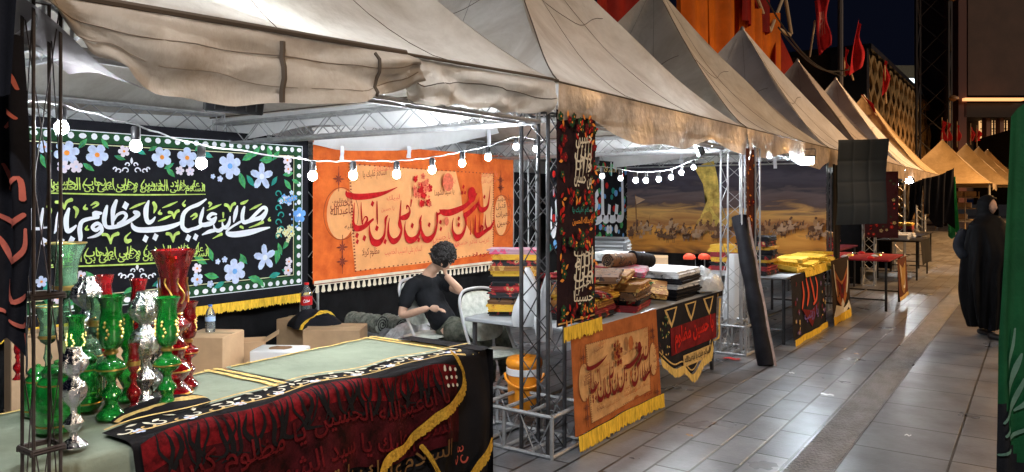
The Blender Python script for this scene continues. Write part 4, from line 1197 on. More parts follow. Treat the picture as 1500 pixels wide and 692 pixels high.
# brown strip on the second post, dark strip on the third
p = onx(1098, 358, -2.40)
c = Cloth.hang((-2.44, 7.62, 1.12), EXT, OUT, .30, 1.0, amp=.015, freq=18, seed=1); c.base(14, 18, 0)
c.e = .005; roses(c, .03, .05, .27, .95, 34, 6, (1, 2), .015, .03)
tag(c.build('narrow_banner', [cloth('brown_red_cloth', (.10, .03, .02), var=.4), M_ORANGEC, M_DKRED]), 'narrow brown red cloth strip hung on the second post', 'banner')
c = Cloth.hang((-2.40, 11.38, .15), EXT, OUT, .42, 1.95, amp=.02, freq=16, seed=1); c.base(12, 18, 0)
tag(c.build('post_wrap', [M_BLACKD]), 'black cloth wrapped round the post beside the painted banner', 'post wrap')

# ---- green flag beside the walkway, close to the camera
GD = 2.35
O = at(1449, 800, GD)
def gf(x, y, e):
    t = y / 1.53
    w = .035 * math.sin(x * 30 + .8) + .02 * math.sin(x * 55 + y * 2)
    top = 0
    return O + U * (x * (1 - .1 * t) + .10 * max(0, t - .42)) + Vector((0, 0, y)) + Vector((SF, -CF, 0)) * (e + w)
c = Cloth(gf, .42, 1.53)
def topline(a): return 1.34 + .07 * math.sin(min(1, a * 3) * PI / 2)
c.mb.grid(lambda a, b: c.fn(a * .42 + (.02 * (b > .9) * 0), topline(a) * b, 0), 40, 50, 0, mfun=lambda a, b: 1 if b < .33 and (a + b * 1.5) < .52 else 0)
c.e = .007
for q in ([(.01, .40, .006), (.05, .46, .016), (.09, .55, .020), (.11, .60, .008)], [(.015, .36, .008), (.07, .42, .018), (.12, .52, .012)], [(.03, .52, .006), (.05, .55, .016), (.08, .62, .012), (.085, .68, .006)], [(.09, .42, .008), (.14, .47, .02), (.16, .6, .014), (.165, .72, .006)], [(.18, .42, .01), (.2, .55, .02), (.2, .72, .008)], [(.0, .30, .006), (.06, .33, .014), (.14, .37, .01)]):
    c.stroke(q, 2, 6)
tag(c.build('green_flag', [cloth('deep_green_satin', (.008, .068, .024), rough=.6), cloth('flag_dark_corner', (.012, .012, .014)), cloth('flag_lettering', (.10, .18, .13))]), 'large green flag with pale lettering hanging beside the walkway', 'flag')
fp = MB(); fp.tube([at(1560, 800, GD + .16) + Vector((0, 0, -.46)), at(1560, 130, GD + .16)], .014, 8)
M_WOOD = mat('pale_wood', (.42, .30, .18), .7, var=.2)
po = fp.build('flag_pole', M_WOOD); tag(po, 'thin wooden pole that carries the large green flag', 'pole')
# ================================================================== lit lamps, with unseen floodlights added to brighten the stalls
def bulb_shape(top):
    """hangs from the point top: socket mesh, bulb mesh"""
    t = Vector(top)
    a = MB(); a.lathe([(.012, .0), (.017, -.006), (.017, -.045), (.014, -.052)], 10, t)
    b = MB(); b.lathe([(.012, -.050), (.013, -.053), (.0185, -.060), (.0220, -.071), (.0218, -.081), (.017, -.091), (.008, -.097), (.002, -.098)], 12, t)
    return a, b
M_BULBDIM = mat('weak_bulb_glass', (.93, .97, 1.0), .3, emit=3.0)
def string_light(name, label, pts, dim=(), lead=()):
    """pts: (px, py, d, sag) of the bulbs' centres"""
    P = [at(px, py, d) + Vector((0, 0, .095)) for px, py, d in pts]
    root = thing(name, label, 'string of lights', tuple(P[0]))
    run = [at(*q) for q in lead[:1]] + P + [at(*q) for q in lead[1:]]
    q = crom([tuple(p) for p in run], 8)
    for i in range(len(q)):
        q[i] = (q[i][0], q[i][1], q[i][2] + .004 + .003 * math.sin(i * 1.7))
    w = MB(); w.tube(q, .0036, 5); w.build('cable', mat('grey_white_cable', (.36, .36, .37), .5), root)
    for i, p in enumerate(P):
        a, b = bulb_shape(p)
        s = a.build('socket', M_DARKPL, root)
        b.build('bulb', M_BULBDIM if i in dim else M_BULB, s)
    return root
string_light('string_light', 'string of large round bulbs across the stall with the black and orange banners',
             [(90, 196, 2.6), (199, 222, 2.85), (295, 247, 3.15), (458, 264, 3.75), (517, 263, 3.98), (581, 261, 4.3), (633, 254, 4.62), (677, 244, 4.95), (715, 235, 5.25), (756, 219, 5.9), (785, 222, 6.3)],
             dim=(1,), lead=[(40, 150, 2.4), (812, 208, 6.6)])
string_light('string_light', 'string of small round bulbs over the flag stacks in the second stall',
             [(882, 262, 6.2), (909, 265, 6.5), (931, 268, 6.75), (946, 268, 6.95), (965, 266, 7.2), (983, 263, 7.5), (998, 256, 7.8), (1016, 248, 8.2)],
             dim=(0, 1), lead=[(862, 246, 6.0), (1040, 232, 8.6)])
def floodlight(loc, aim, label, size=(.26, .19), m=None):
    loc = Vector(loc); d = Vector(aim).normalized()
    z = d; x = Vector((0, 0, 1)).cross(z); x.normalize(); y = z.cross(x)
    M = Matrix((x, y, z)).transposed()
    root = thing('floodlight', label, 'floodlight', tuple(loc), 0, 'floodlights on the trusses')
    hb_ = MB(); hb_.rbox(loc - d * .03, (size[0], size[1], .045), .008, M=M)
    for i in range(5): hb_.box(loc - d * .06 + M @ Vector((-size[0] * .35 + i * size[0] * .175, 0, 0)), (.006, size[1] * .8, .02), M=M)
    hb_.build('housing', M_DARKPL, root)
    lp = MB(); lp.rbox(loc - d * .004, (size[0] * .86, size[1] * .82, .006), .001, M=M); lp.build('led_panel', m or M_LED, root)
    br_ = MB(); br_.tube([loc + M @ Vector((-size[0] * .55, 0, -.03)), loc + M @ Vector((-size[0] * .55, 0, -.03)) + Vector((0, 0, .14)), loc + M @ Vector((size[0] * .55, 0, -.03)) + Vector((0, 0, .14)), loc + M @ Vector((size[0] * .55, 0, -.03))], .007, 6)
    br_.build('bracket', M_DARKPL, root)
    return root
M_LEDS = mat('led_panel_soft', (.86, .94, 1.0), .3, emit=300.0)
M_LEDH = mat('led_panel_strong', (.92, .98, 1.0), .3, emit=210.0); M_LEDX = mat('led_panel_glare', (.78, .90, 1.0), .3, emit=520.0)
floodlight(at(706, 174, 5.3), (-.75, -.35, -.25), 'small black floodlight under the truss, turned to the banners', (.16, .12), m=M_LEDH)
floodlight((-2.75, 1.9, 2.05), (-.85, .25, .30), 'added black floodlight behind the loose front flap', (.24, .17), m=M_LEDS)  # added lamp, out of sight, to brighten the first tent's ceiling
floodlight((-2.8, 7.2, 2.10), (-.8, -.35, -.3), 'added black floodlight on the truss by the second post', (.24, .17), m=M_LEDS)  # unseen lamp put in to light the second stall's inside
floodlight(at(1183, 236, 9.6), (.30, -.80, -.42), 'glaring white floodlight under the eave before the painted banner', (.17, .12), m=M_LEDX)
floodlight((-4.4, 7.95, 2.02), (.02, .9, -.30), 'added black floodlight on the truss, turned to the painted desert banner', (.22, .15), m=M_LEDH)  # added only to brighten the painted banner
floodlight((-2.9, 14.6, 2.05), (-.9, -.2, -.3), 'added black floodlight in the stall behind the square black sheet', (.26, .19))  # unseen lamp added to light the fourth stall from within
floodlight((-2.9, 12.0, 2.0), (-.4, .8, -.35), 'second added black floodlight in the stall behind the square black sheet', (.24, .17))  # another added lamp for the same stall's interior
floodlight(at(1330, 264, 18.2), (-.5, -.6, -.45), 'bright floodlight beyond the square black sheet', (.30, .22), m=M_LEDH)
floodlight((-3.0, 22.0, 2.05), (-.8, .1, -.3), 'added floodlight in the last stalls of the long row', (.28, .2))  # put in unseen to brighten the far stalls

# ================================================================== tables
M_TABLE = mat('table_grey_laminate', (.34, .36, .38), .4, var=.1)
def table(label, x0, x1, y0, y1, z, m=None, rz=0.0, shelf=None, group='stall tables', legm=None, th=.03):
    cx, cy_ = (x0 + x1) / 2, (y0 + y1) / 2
    root = thing('table', label, 'table', (cx, cy_, 0), 0, group)
    t = MB(); t.rbox((cx, cy_, z - th / 2), (x1 - x0, y1 - y0, th), .006); t.build('table_top', m or M_TABLE, root)
    for x in (x0 + .05, x1 - .05):
        for y_ in (y0 + .06, y1 - .06):
            l = MB(); l.tube([(x, y_, 0), (x, y_, z - th)], .018, 8); l.build('leg', legm or M_STEELD, root)
    s = MB()
    s.tube([(x0 + .05, y0 + .06, .16), (x1 - .05, y0 + .06, .16)], .012, 6)
    s.tube([(x0 + .05, y1 - .06, .16), (x1 - .05, y1 - .06, .16)], .012, 6); s.tube([(cx, y0 + .06, .16), (cx, y1 - .06, .16)], .012, 6)
    s.build('stretcher', legm or M_STEELD, root)
    return root
table('long stall table under the green cloths and glass lamps', -3.36, -2.58, .2, 3.32, .742)
table('table loaded with folded flags behind the orange table banner', -3.42, -2.46, 4.28, 6.92, .742)
table('table under the yellow cloth heap in the third stall', -3.2, -2.24, 8.42, 11.12, .75)
GREEN = cloth('sage_green_cloth', (.25, .285, .215), var=.18, vscale=3, bump=.25, bscale=26)
TRIM = cloth('gold_braid', (.78, .55, .20), var=.4, vscale=60)
def top_cloth(label, x0, x1, y0, y1, z, seed, over=0.0):
    def fn(x, y, e):
        X, Y = x0 + x, y0 + y
        h = .004 * noise.noise(Vector((X * 3 + seed, Y * 3, 0))) + .003 * noise.noise(Vector((X * 9 + seed, Y * 9, 0)))
        if X > x1:
            return Vector((x1 + e + .004 + .012 * math.sin(Y * 14) * (X - x1) / .3, Y, z - (X - x1)))
        return Vector((X, Y, z + h + e))
    c = Cloth(fn, x1 - x0 + over, y1 - y0)
    c.base(24, 40, 0)
    c.e = .006
    for k in (0, 1):
        Y = (y1 - y0) - .035 - k * .05
        c.stroke([(0, Y, .028), ((x1 - x0) / 2, Y + .004, .028), (x1 - x0, Y, .028)], 1, 14)
    for k in (0,):
        c.stroke([(.03, .02, .02), (.03, y1 - y0 - .02, .02)], 1, 20)
    return tag(c.build('table_cloth', [GREEN, TRIM]), label, 'table cloth')
top_cloth('sage green table cloth with gold braid, under the glass lamps', -3.37, -2.565, .2, 2.26, .748, 1.0, .34)
top_cloth('sage green table cloth with gold braid, at the bare end of the table', -3.37, -2.55, 2.28, 3.33, .749, 5.0)

# ---- the black cloth draped over the front edge of the long table
TX, TY0, TY1, TZ = -2.53, 1.36, 3.37, .762
def drape(s_, t, e):
    """s_: metres along the table; t: metres from the cloth's edge on top, over the edge and down"""
    y_ = TY0 + s_
    lip = .21 + .05 * math.sin(s_ * 2.2) + .02 * math.sin(s_ * 9)
    q = t - lip
    X = TX - .012
    if q < -.03:
        return Vector((X + q + .005, y_, TZ + e + .004 * math.sin(s_ * 14 + t * 9)))
    if q < .03:
        a = (q + .03) / .06 * PI / 2
        r = .03 + e
        return Vector((X - .03 + r * math.sin(a) + .008, y_, TZ - .03 + r * math.cos(a)))
    d = q - .03
    f = min(1, d / .3)
    w = (.014 * math.sin(s_ * 9 + .5) + .018 * math.sin(s_ * 17 + d * 2) + .006 * math.sin(s_ * 37)) * f
    return Vector((X + .008 + e + w + .035 * f, y_ + .01 * math.sin(d * 6), TZ - .03 - d))
c = Cloth(drape, TY1 - TY0, .95)
c.mb.grid(lambda a, b: drape(a * (TY1 - TY0), .93 * (1 - b), 0), 90, 44, 0)
def dr(px, py):     # photograph -> cloth metres on its hanging front
    p = onx(px, py, TX + .03); s_ = p.y - TY0
    return s_, (.21 + .05 * math.sin(s_ * 2.2) + .02 * math.sin(s_ * 9)) + .03 + (TZ - .03 - p.z)
Wd = TY1 - TY0
c.e = .004
# embroidered scroll band along the lip
for i in range(26):
    s_ = .05 + i * (Wd - .2) / 26
    c.scroll(s_, .09 + .02 * (i % 2), .035, 2 if i % 2 else 3, .012, 1 if i % 2 else -1)
    if i % 3 == 0: c.flower(s_ + .03, .13, .026, 4, 5, 5, i)
    c.leaf(s_ + .02, .05, i * 1.3, .05, 3)
e0 = c.e
c.stroke([(0, .025, .014), (Wd * .5, .022, .014), (Wd, .025, .014)], 2, 20); c.stroke([(.02, .165, .010), (Wd * .5, .17, .010), (Wd - .2, .165, .010)], 2, 20)
# red field: light through the cloth put into two reds; dark lettering
c.e = e0 + .002
red0 = c.step()
c.mb.grid(lambda a, b: drape(.02 + a * (Wd - .32), .225 + .10 * (1 - b), red0), 60, 4, 1)
c.mb.grid(lambda a, b: drape(.02 + a * (Wd - .32), .325 + .30 * (1 - b), red0), 60, 10, 9)
c.e = red0 + .002
def dtext(t, s0, t0, w, h, m, bold=.0, rise=0.0):
    vv, ff, _, _ = text_mesh(t, bold); e = c.step(); c.e += .001
    c.mb.add([drape(s0 + a * w, t0 - b * h + rise * a, e + i * 1e-4) for a, b, i in vv], ff, m)
for i in range(46):
    s_ = .08 + (Wd - .5) * i / 46; c.stroke([], 0) if False else None
    t0_ = .22 + .02 * ((i * 7) % 3) / 2; w_ = .010 + .006 * (i % 3)
    pts = [(s_, t0_, .004), (s_ + .02 * math.sin(i), t0_ + .06, w_), (s_ + .04 * math.cos(i * 1.7), t0_ + .13, w_ * .9), (s_ + .06 * math.sin(i * 2.3), t0_ + .16, .004)]
    c.stroke(pts, 0, 4)
dtext('یا اباعبدالله الحسین یا مظلوم کربلا', .10, .46, Wd - .50, .13, 10, .012)
dtext('السلام علیک یا سید الشهدا یا غریب', .14, .60, Wd - .56, .13, 10, .012)
dtext('السلام علیک یا قتیل العبرات', .2, .72, Wd - .62, .13, 6, .004)
dtext('یا حسین غریب', .1, .88, 1.1, .12, 6, .004)
c.e += .004
# yellow fringe that runs across the front in steps, and the ornament beyond it
for run in ([(668, 524), (676, 545), (674, 566), (660, 585), (640, 598), (622, 612), (604, 630), (588, 648), (566, 660), (552, 676), (545, 700)], [(606, 652), (616, 668), (624, 684), (632, 700)], [(706, 640), (699, 660), (690, 676), (680, 692), (672, 700)]):
    q = [dr(*p) for p in run]
    c.e += .003
    c.stroke([(a, b, .022) for a, b in q], 7, 6)
    c.fringe([(a, b) for a, b in q], .045, 7, down=(.35, .93))
a, b = dr(662, 668)
for s in (-1, 1): c.scroll(a + s * .035, b, .035, 8, .012, s); c.scroll(a + s * .02, b - .05, .025, 8, .01, -s)
a, b = dr(655, 540)
for i in range(9): c.disc(a + .04 * (i % 3) - .05, b + .04 * (i // 3), .010, None, 3, 7)
M_DRAPE = cloth('black_velvet', (.010, .009, .010))
tag(c.build('embroidered_cloth', [M_DRAPE, cloth('backlit_crimson', (.15, .006, .009), var=.9, vscale=14), M_GOLDC, M_CREAM, M_BLUEW, M_ORANGEC, cloth('dull_gold_lettering', (.17, .085, .03), var=.3), cloth('old_gold_fringe', (.52, .29, .035), var=.5, vscale=60), cloth('rose_ornament', (.5, .09, .06)), cloth('unlit_wine_velvet', (.045, .004, .006), var=.8, vscale=10), cloth('dull_red_lettering', (.10, .006, .008), var=.5, vscale=20)]),
    'black velvet cloth with crimson lettering and stepped yellow fringe draped over the long table', 'draped cloth')
# its end at the corner, hanging over the table's short side
def enddr(s_, t, e):
    w = .012 * math.sin(s_ * 20) * min(1, t / .3)
    return Vector((TX + .03 - s_, TY1 + .006 + e + w + .01, TZ - .004 - t))
mb = MB(); mb.grid(lambda a, b: enddr(a * .62, .72 * (1 - b), 0), 20, 14)
mb.grid(lambda a, b: (TX + .025 - a * .62, TY1 - .09 + .11 * b, TZ + .006 + .0 * b), 8, 3)
tag(mb.build('table_drape', M_DRAPE, smooth='all'), 'plain black cloth hanging over the short end of the long table', 'draped cloth')
# a dark bundled end of cloth lying at the lip between the lamps
def lump(name, label, cat, c0, rx, ry, h, mats, seed, rz=0.0, group=None, nu=26, nv=26, amp=.35, fr=2.6, mfun=None, kind=None, ridge=0.0):
    c0 = Vector(c0); Mz = Matrix.Rotation(rz, 3, 'Z'); mb = MB()
    def f(u, v):
        x, y = 2 * u - 1, 2 * v - 1
        # square to disc
        X, Y = x * math.sqrt(1 - y * y / 2), y * math.sqrt(1 - x * x / 2)
        r = min(1, math.hypot(X, Y))
        edge = 1 + .16 * noise.noise(Vector((X * 1.6 + seed, Y * 1.6, seed)))
        z = max(0, 1 - r ** 2.4) ** .6 * h
        k = noise.noise(Vector((X * fr + seed, Y * fr * .7, seed * 2))); k2 = abs(noise.noise(Vector((X * fr * 2.1 + seed, Y * fr * 1.2, 3))))
        z = z * (1 + amp * k) + h * (.30 * (.35 - k2)) * (1 - r ** 3)
        if ridge:
            q1 = noise.noise(Vector((X * fr * .8 + Y * fr * .5 + seed, Y * fr * .25, seed))); q2 = noise.noise(Vector((X * fr * .5 - Y * fr * 1.3 + seed, X * fr * .3, 7 + seed)))
            z += h * ridge * ((1 - min(1, abs(q1) * 2.6)) ** 1.2 + .7 * (1 - min(1, abs(q2) * 2.6)) ** 1.2 - .5) * (1 - r ** 4)
        return c0 + Mz @ Vector((X * rx * edge, Y * ry * edge, max(z, 0.004 * (1 - r))))
    mb.grid(f, nu, nv, 0, mfun)
    return tag(mb.build(name, mats, smooth='all'), label, cat, group, kind)
p = onz(205, 606, .76)
lump('bunched_cloth', 'end of black gold edged cloth bunched up beside the green lamps', 'bunched cloth', (p.x - .0, p.y + .10, .758), .10, .20, .035, [M_DRAPE, M_GOLDC], 3.3, mfun=lambda u, v: 1 if .62 < u < .74 else 0)

# ================================================================== coloured glass lamps on the long table
def glass(name, col, rough=.06):
    m = mat(name, col, .03, trans=.80, spec=.8, coat=1.0, var=.35, vscale=26, bump=.22, bscale=38, ior=1.38)
    return m
def thin_glass(name, col, body, dens):
    """blown coloured glass: tinted see-through wall, clear gloss on top, a little body colour"""
    m = bpy.data.materials.new(name); m.use_nodes = True; nt = m.node_tree; N = nt.nodes; L = nt.links; N.remove(N['Principled BSDF']); out = N['Material Output']
    t = N.new('ShaderNodeBsdfTransparent'); t.inputs['Color'].default_value = (*col, 1)
    d = N.new('ShaderNodeBsdfPrincipled'); d.inputs['Base Color'].default_value = (*body, 1); d.inputs['Roughness'].default_value = .12; d.inputs['Coat Weight'].default_value = 1.0; d.inputs['Coat Roughness'].default_value = .02
    g = N.new('ShaderNodeBsdfGlossy'); g.inputs['Roughness'].default_value = .02
    tc = N.new('ShaderNodeTexCoord'); v = N.new('ShaderNodeTexVoronoi'); v.inputs['Scale'].default_value = 34
    L.new(tc.outputs['Object'], v.inputs['Vector'])
    bp = N.new('ShaderNodeBump'); bp.inputs['Strength'].default_value = .35; bp.inputs['Distance'].default_value = .006; L.new(v.outputs['Distance'], bp.inputs['Height'])
    L.new(bp.outputs['Normal'], d.inputs['Normal']); L.new(bp.outputs['Normal'], g.inputs['Normal'])
    n = N.new('ShaderNodeTexNoise'); n.inputs['Scale'].default_value = 18; L.new(tc.outputs['Object'], n.inputs['Vector'])
    mr = N.new('ShaderNodeMapRange'); mr.inputs['From Min'].default_value = .35; mr.inputs['From Max'].default_value = .65; mr.inputs['To Min'].default_value = dens * .6; mr.inputs['To Max'].default_value = min(1, dens * 1.5)
    L.new(n.outputs['Fac'], mr.inputs['Value'])
    m1 = N.new('ShaderNodeMixShader'); L.new(mr.outputs['Result'], m1.inputs['Fac']); L.new(t.outputs['BSDF'], m1.inputs[1]); L.new(d.outputs['BSDF'], m1.inputs[2])
    fr = N.new('ShaderNodeFresnel'); fr.inputs['IOR'].default_value = 1.7; L.new(bp.outputs['Normal'], fr.inputs['Normal'])
    m2 = N.new('ShaderNodeMixShader'); L.new(fr.outputs['Fac'], m2.inputs['Fac']); L.new(m1.outputs['Shader'], m2.inputs[1]); L.new(g.outputs['BSDF'], m2.inputs[2])
    L.new(m2.outputs['Shader'], out.inputs['Surface']); return m
G_GREEN = thin_glass('green_glass', (.25, .86, .36), (.02, .50, .07), .38); G_RED = thin_glass('red_glass', (.82, .07, .09), (.45, .008, .015), .42); G_CLEARG = thin_glass('pale_green_glass', (.72, .93, .76), (.35, .70, .42), .22); G_CLEAR = thin_glass('clear_cut_glass', (.92, .95, .95), (.7, .75, .75), .12)

M_CHROME = mat('silver_plate', (.86, .87, .90), .16, 1.0, bump=.6, bscale=48)
def pattern_gold(root, prof, c0, n, seed):
    pass
def closed(prof, th=.004):
    """a thin walled vessel: up the outside, down the inside"""
    return prof + [(max(r - th, .002), z) for r, z in reversed(prof)]
def tulip_lamp(label, px, py, h, g, group, d=None, squat=.82, gold=True):
    b0 = onz(px, py, .757) if d is None else at(px, py, d)
    root = thing('tulip_lamp', label, 'glass lamp', (b0.x, b0.y, .757), 0, group)
    k = h / .45; c0 = (b0.x, b0.y, .757)
    def S(pr): return [(r * k * squat, z * k) for r, z in pr]
    a = MB(); a.lathe(S([(.060, .0), (.063, .008), (.058, .018), (.036, .034), (.026, .055), (.032, .072), (.044, .086), (.040, .100), (.022, .115), (.018, .135), (.026, .150), (.052, .165), (.064, .182), (.060, .198), (.038, .212), (.022, .222), (.020, .234)]), 22, c0,
                      rfun=lambda r, z, w, i: r * (1 + .03 * math.cos(10 * w)))
    a.build('base', g, root)
    m = MB(); m.lathe(S([(.020, .233), (.030, .238), (.030, .246), (.022, .252)]), 16, c0); m.lathe(S([(.0655, .180), (.0665, .183), (.0655, .186)]), 20, c0, cap0=False, cap1=False)
    m.build('collar', M_GOLD, root)
    s = MB(); pr = S([(.022, .252), (.040, .262), (.050, .285), (.053, .320), (.049, .360), (.043, .395), (.046, .425), (.060, .450)])
    s.lathe(closed(pr, .0035), 28, c0, rfun=lambda r, z, w, i: r * (1 + (.07 * math.cos(6 * w) if z > .43 * k else .0)), cap0=False, cap1=False)
    if gold:
        o = s; gm = len(s.m)
        for q in range(5):
            a0 = q * 2 * PI / 5 + .4
            for i in range(5):
                z = (.300 + .014 * i) * k; aa = a0 + .18 * math.sin(i * 1.4)
                r = .0535 * k * squat
                o.lathe([(.001, -.007 * k), (.006 * k, 0), (.001, .007 * k)], 6, (c0[0] + r * math.cos(aa), c0[1] + r * math.sin(aa), c0[2] + z))
        s.m[gm:] = [1] * (len(s.m) - gm)
    s.build('shade', [g, M_GOLD], root)
    return root
GRP = 'coloured glass lamps on the table'
tulip_lamp('green tulip shaped glass lamp, the one beside the silver candlestick foot', 163, 612, .47, G_GREEN, GRP)
tulip_lamp('green tulip shaped glass lamp in front of the tall red one', 245, 600, .45, G_GREEN, GRP)
def tall_vase(label, px, py, h, g, group):
    b0 = onz(px, py, .757); c0 = (b0.x, b0.y, .757); k = h / .62
    root = thing('glass_vase', label, 'glass vase', c0, 0, group)
    a = MB(); pr = [(.075, 0), (.078, .01), (.066, .03), (.040, .055), (.058, .08), (.070, .105), (.060, .13), (.034, .15), (.046, .175), (.056, .20), (.046, .225), (.030, .245), (.038, .265), (.062, .285), (.066, .30), (.040, .325), (.034, .345)]
    a.lathe([(r * k, z * k) for r, z in pr], 22, c0, rfun=lambda r, z, w, i: r * (1 + .035 * math.cos(8 * w)))
    a.build('base', g, root)
    s = MB(); pr = [(.034, .345), (.048, .37), (.056, .40), (.052, .44), (.052, .49), (.062, .54), (.076, .585), (.088, .615)]
    s.lathe(closed([(r * k, z * k) for r, z in pr], .004), 30, c0, rfun=lambda r, z, w, i: r * (1 + (.05 * math.cos(7 * w) if z > .56 * k else .015 * math.cos(7 * w))), cap0=False, cap1=False)
    for zz, rr, own in ((.345, .036, 1), (.20, .0575, 0), (.105, .0715, 0), (.012, .079, 0)):
        o = MB(); o.lathe([((rr + .001) * k, (zz - .004) * k), ((rr + .003) * k, zz * k), ((rr + .001) * k, (zz + .004) * k)], 22, c0, cap0=False, cap1=False); o.build('gold_ring', M_GOLD, root)
    gm = len(s.m)
    for q in range(7):
        a0 = q * 2 * PI / 7
        s.tube([(c0[0] + (.058 + .004 * math.sin(i)) * k * math.cos(a0 + .25 * math.sin(i * .9)), c0[1] + .058 * k * math.sin(a0 + .25 * math.sin(i * .9)), c0[2] + (.39 + .018 * i) * k) for i in range(7)], .0035 * k, 5)
    s.m[gm:] = [1] * (len(s.m) - gm)
    s.build('bowl', [g, M_GOLD], root)
    return root
tall_vase('tallest red glass vase with flared scalloped rim and gold ornament', 254, 578, .63, G_RED, GRP)
def slim_vase(label, px, py, h, g, group, gold=True):
    b0 = onz(px, py, .757); c0 = (b0.x, b0.y, .757); k = h / .45
    root = thing('glass_vase', label, 'glass vase', c0, 0, group)
    a = MB(); pr = [(.048, 0), (.05, .01), (.03, .03), (.018, .06), (.03, .085), (.046, .12), (.042, .15), (.022, .175), (.016, .21), (.028, .235), (.018, .26)]
    a.lathe([(r * k, z * k) for r, z in pr], 18, c0); a.build('base', g, root)
    s = MB(); pr = [(.018, .26), (.034, .285), (.038, .32), (.032, .37), (.028, .41), (.038, .45)]
    s.lathe(closed([(r * k, z * k) for r, z in pr], .0035), 22, c0, cap0=False, cap1=False); gm = len(s.m)
    if gold:
        o = s; o.lathe([(.039 * k, .31 * k), (.0405 * k, .325 * k), (.039 * k, .34 * k)], 18, c0, cap0=False, cap1=False)
        o.tube([(c0[0] + .038 * k * math.cos(q * .8), c0[1] + .038 * k * math.sin(q * .8), c0[2] + (.27 + .012 * q) * k) for q in range(8)], .004 * k, 5)
        s.m[gm:] = [1] * (len(s.m) - gm)
    s.build('shade', [g, M_GOLD], root)
    return root
slim_vase('slim red glass vase with gold leaf behind the green tulip lamp', 152, 566, .50, G_RED, GRP)
slim_vase('slim red glass vase with gold leaf between the two green tulip lamps', 203, 556, .47, G_RED, GRP)
slim_vase('small red glass vase low behind the silver candlesticks', 264, 548, .33, G_RED, GRP, False)
slim_vase('small green glass vase at the far end of the lamp cluster', 118, 560, .36, G_GREEN, GRP, False)
slim_vase('tiny dark red glass vase beside the near post', 26, 556, .20, G_RED, GRP, False)
slim_vase('slim green glass vase squeezed between the first tulip lamp and the silver', 186, 586, .36, G_GREEN, GRP, False)
slim_vase('slim red glass vase low in front of the bulbous silver', 196, 604, .27, G_RED, GRP)
slim_vase('slim clear cut glass vase beside the second green tulip lamp', 228, 590, .33, G_CLEAR, GRP, False)
slim_vase('slim pale green glass vase behind the first tulip lamp', 143, 574, .42, G_CLEARG, GRP)
tulip_lamp('small green tulip lamp deep in the cluster behind the jars', 112, 590, .36, G_GREEN, GRP)
tulip_lamp('red tulip shaped glass lamp behind the tall red vase', 276, 566, .38, G_RED, GRP)
def candlestick(label, px, py, h, group):
    b0 = onz(px, py, .757); c0 = (b0.x, b0.y, .757); k = h / .5
    root = thing('silver_candlestick', label, 'candlestick', c0, 0, group)
    a = MB(); pr = [(.06, 0), (.062, .012), (.045, .03), (.02, .05), (.016, .075), (.034, .10), (.044, .125), (.030, .15), (.014, .17), (.014, .20), (.03, .22), (.052, .25), (.06, .285), (.05, .32), (.024, .345), (.022, .36)]
    a.lathe([(r * k, z * k) for r, z in pr], 24, c0, rfun=lambda r, z, w, i: r * (1 + .08 * math.cos(9 * w))); a.build('stem', M_CHROME, root)
    s = MB(); pr = [(.022, .36), (.05, .385), (.064, .415), (.058, .45), (.036, .475), (.030, .50)]
    s.lathe([(r * k, z * k) for r, z in pr], 24, c0, rfun=lambda r, z, w, i: r * (1 + .07 * math.cos(12 * w))); s.build('cup', M_CHROME, root)
    return root
candlestick('bulbous silver candlestick behind the slim red vase', 128, 570, .50, GRP)
candlestick('bulbous silver candlestick between the green and the tall red glass', 212, 596, .47, GRP)
candlestick('bulbous silver candlestick tucked behind the front green lamp', 222, 560, .42, GRP)
candlestick('slender silver candlestick at the table edge before the green jars', 108, 656, .34, GRP)
def goblet(label, px, py, h, g, group):
    b0 = onz(px, py, .757); c0 = (b0.x, b0.y, .757); k = h / .6
    root = thing('glass_goblet', label, 'glass goblet', c0, 0, group)
    a = MB(); pr = [(.07, 0), (.072, .01), (.04, .025), (.02, .05), (.016, .12), (.028, .15), (.034, .175), (.02, .20), (.014, .25), (.026, .28), (.018, .31), (.014, .36)]
    a.lathe([(r * k, z * k) for r, z in pr], 18, c0); a.build('stem', g, root)
    s = MB(); pr = [(.014, .36), (.04, .38), (.052, .41), (.044, .45), (.046, .50), (.062, .56), (.078, .60)]
    s.lathe(closed([(r * k, z * k) for r, z in pr], .003), 26, c0, rfun=lambda r, z, w, i: r * (1 + (.05 * math.cos(7 * w) if z > .57 * k else 0)), cap0=False, cap1=False)
    s.build('bowl', g, root)
    o = MB(); o.lathe([(.053 * k, .40 * k), (.055 * k, .41 * k), (.053 * k, .42 * k)], 18, c0, cap0=False, cap1=False); o.build('gold_band', M_GOLD, root); o = MB(); o.lathe([(.08 * k, .598 * k), (.081 * k, .601 * k), (.079 * k, .604 * k)], 20, c0, cap0=False, cap1=False); o.build('gold_rim', M_GOLD, root)
    return root
goblet('tall pale green goblet with flared bowl, highest of the green glass', 97, 560, .64, G_CLEARG, GRP)
goblet('shorter pale green goblet beside the near post', 70, 590, .40, G_CLEARG, GRP)
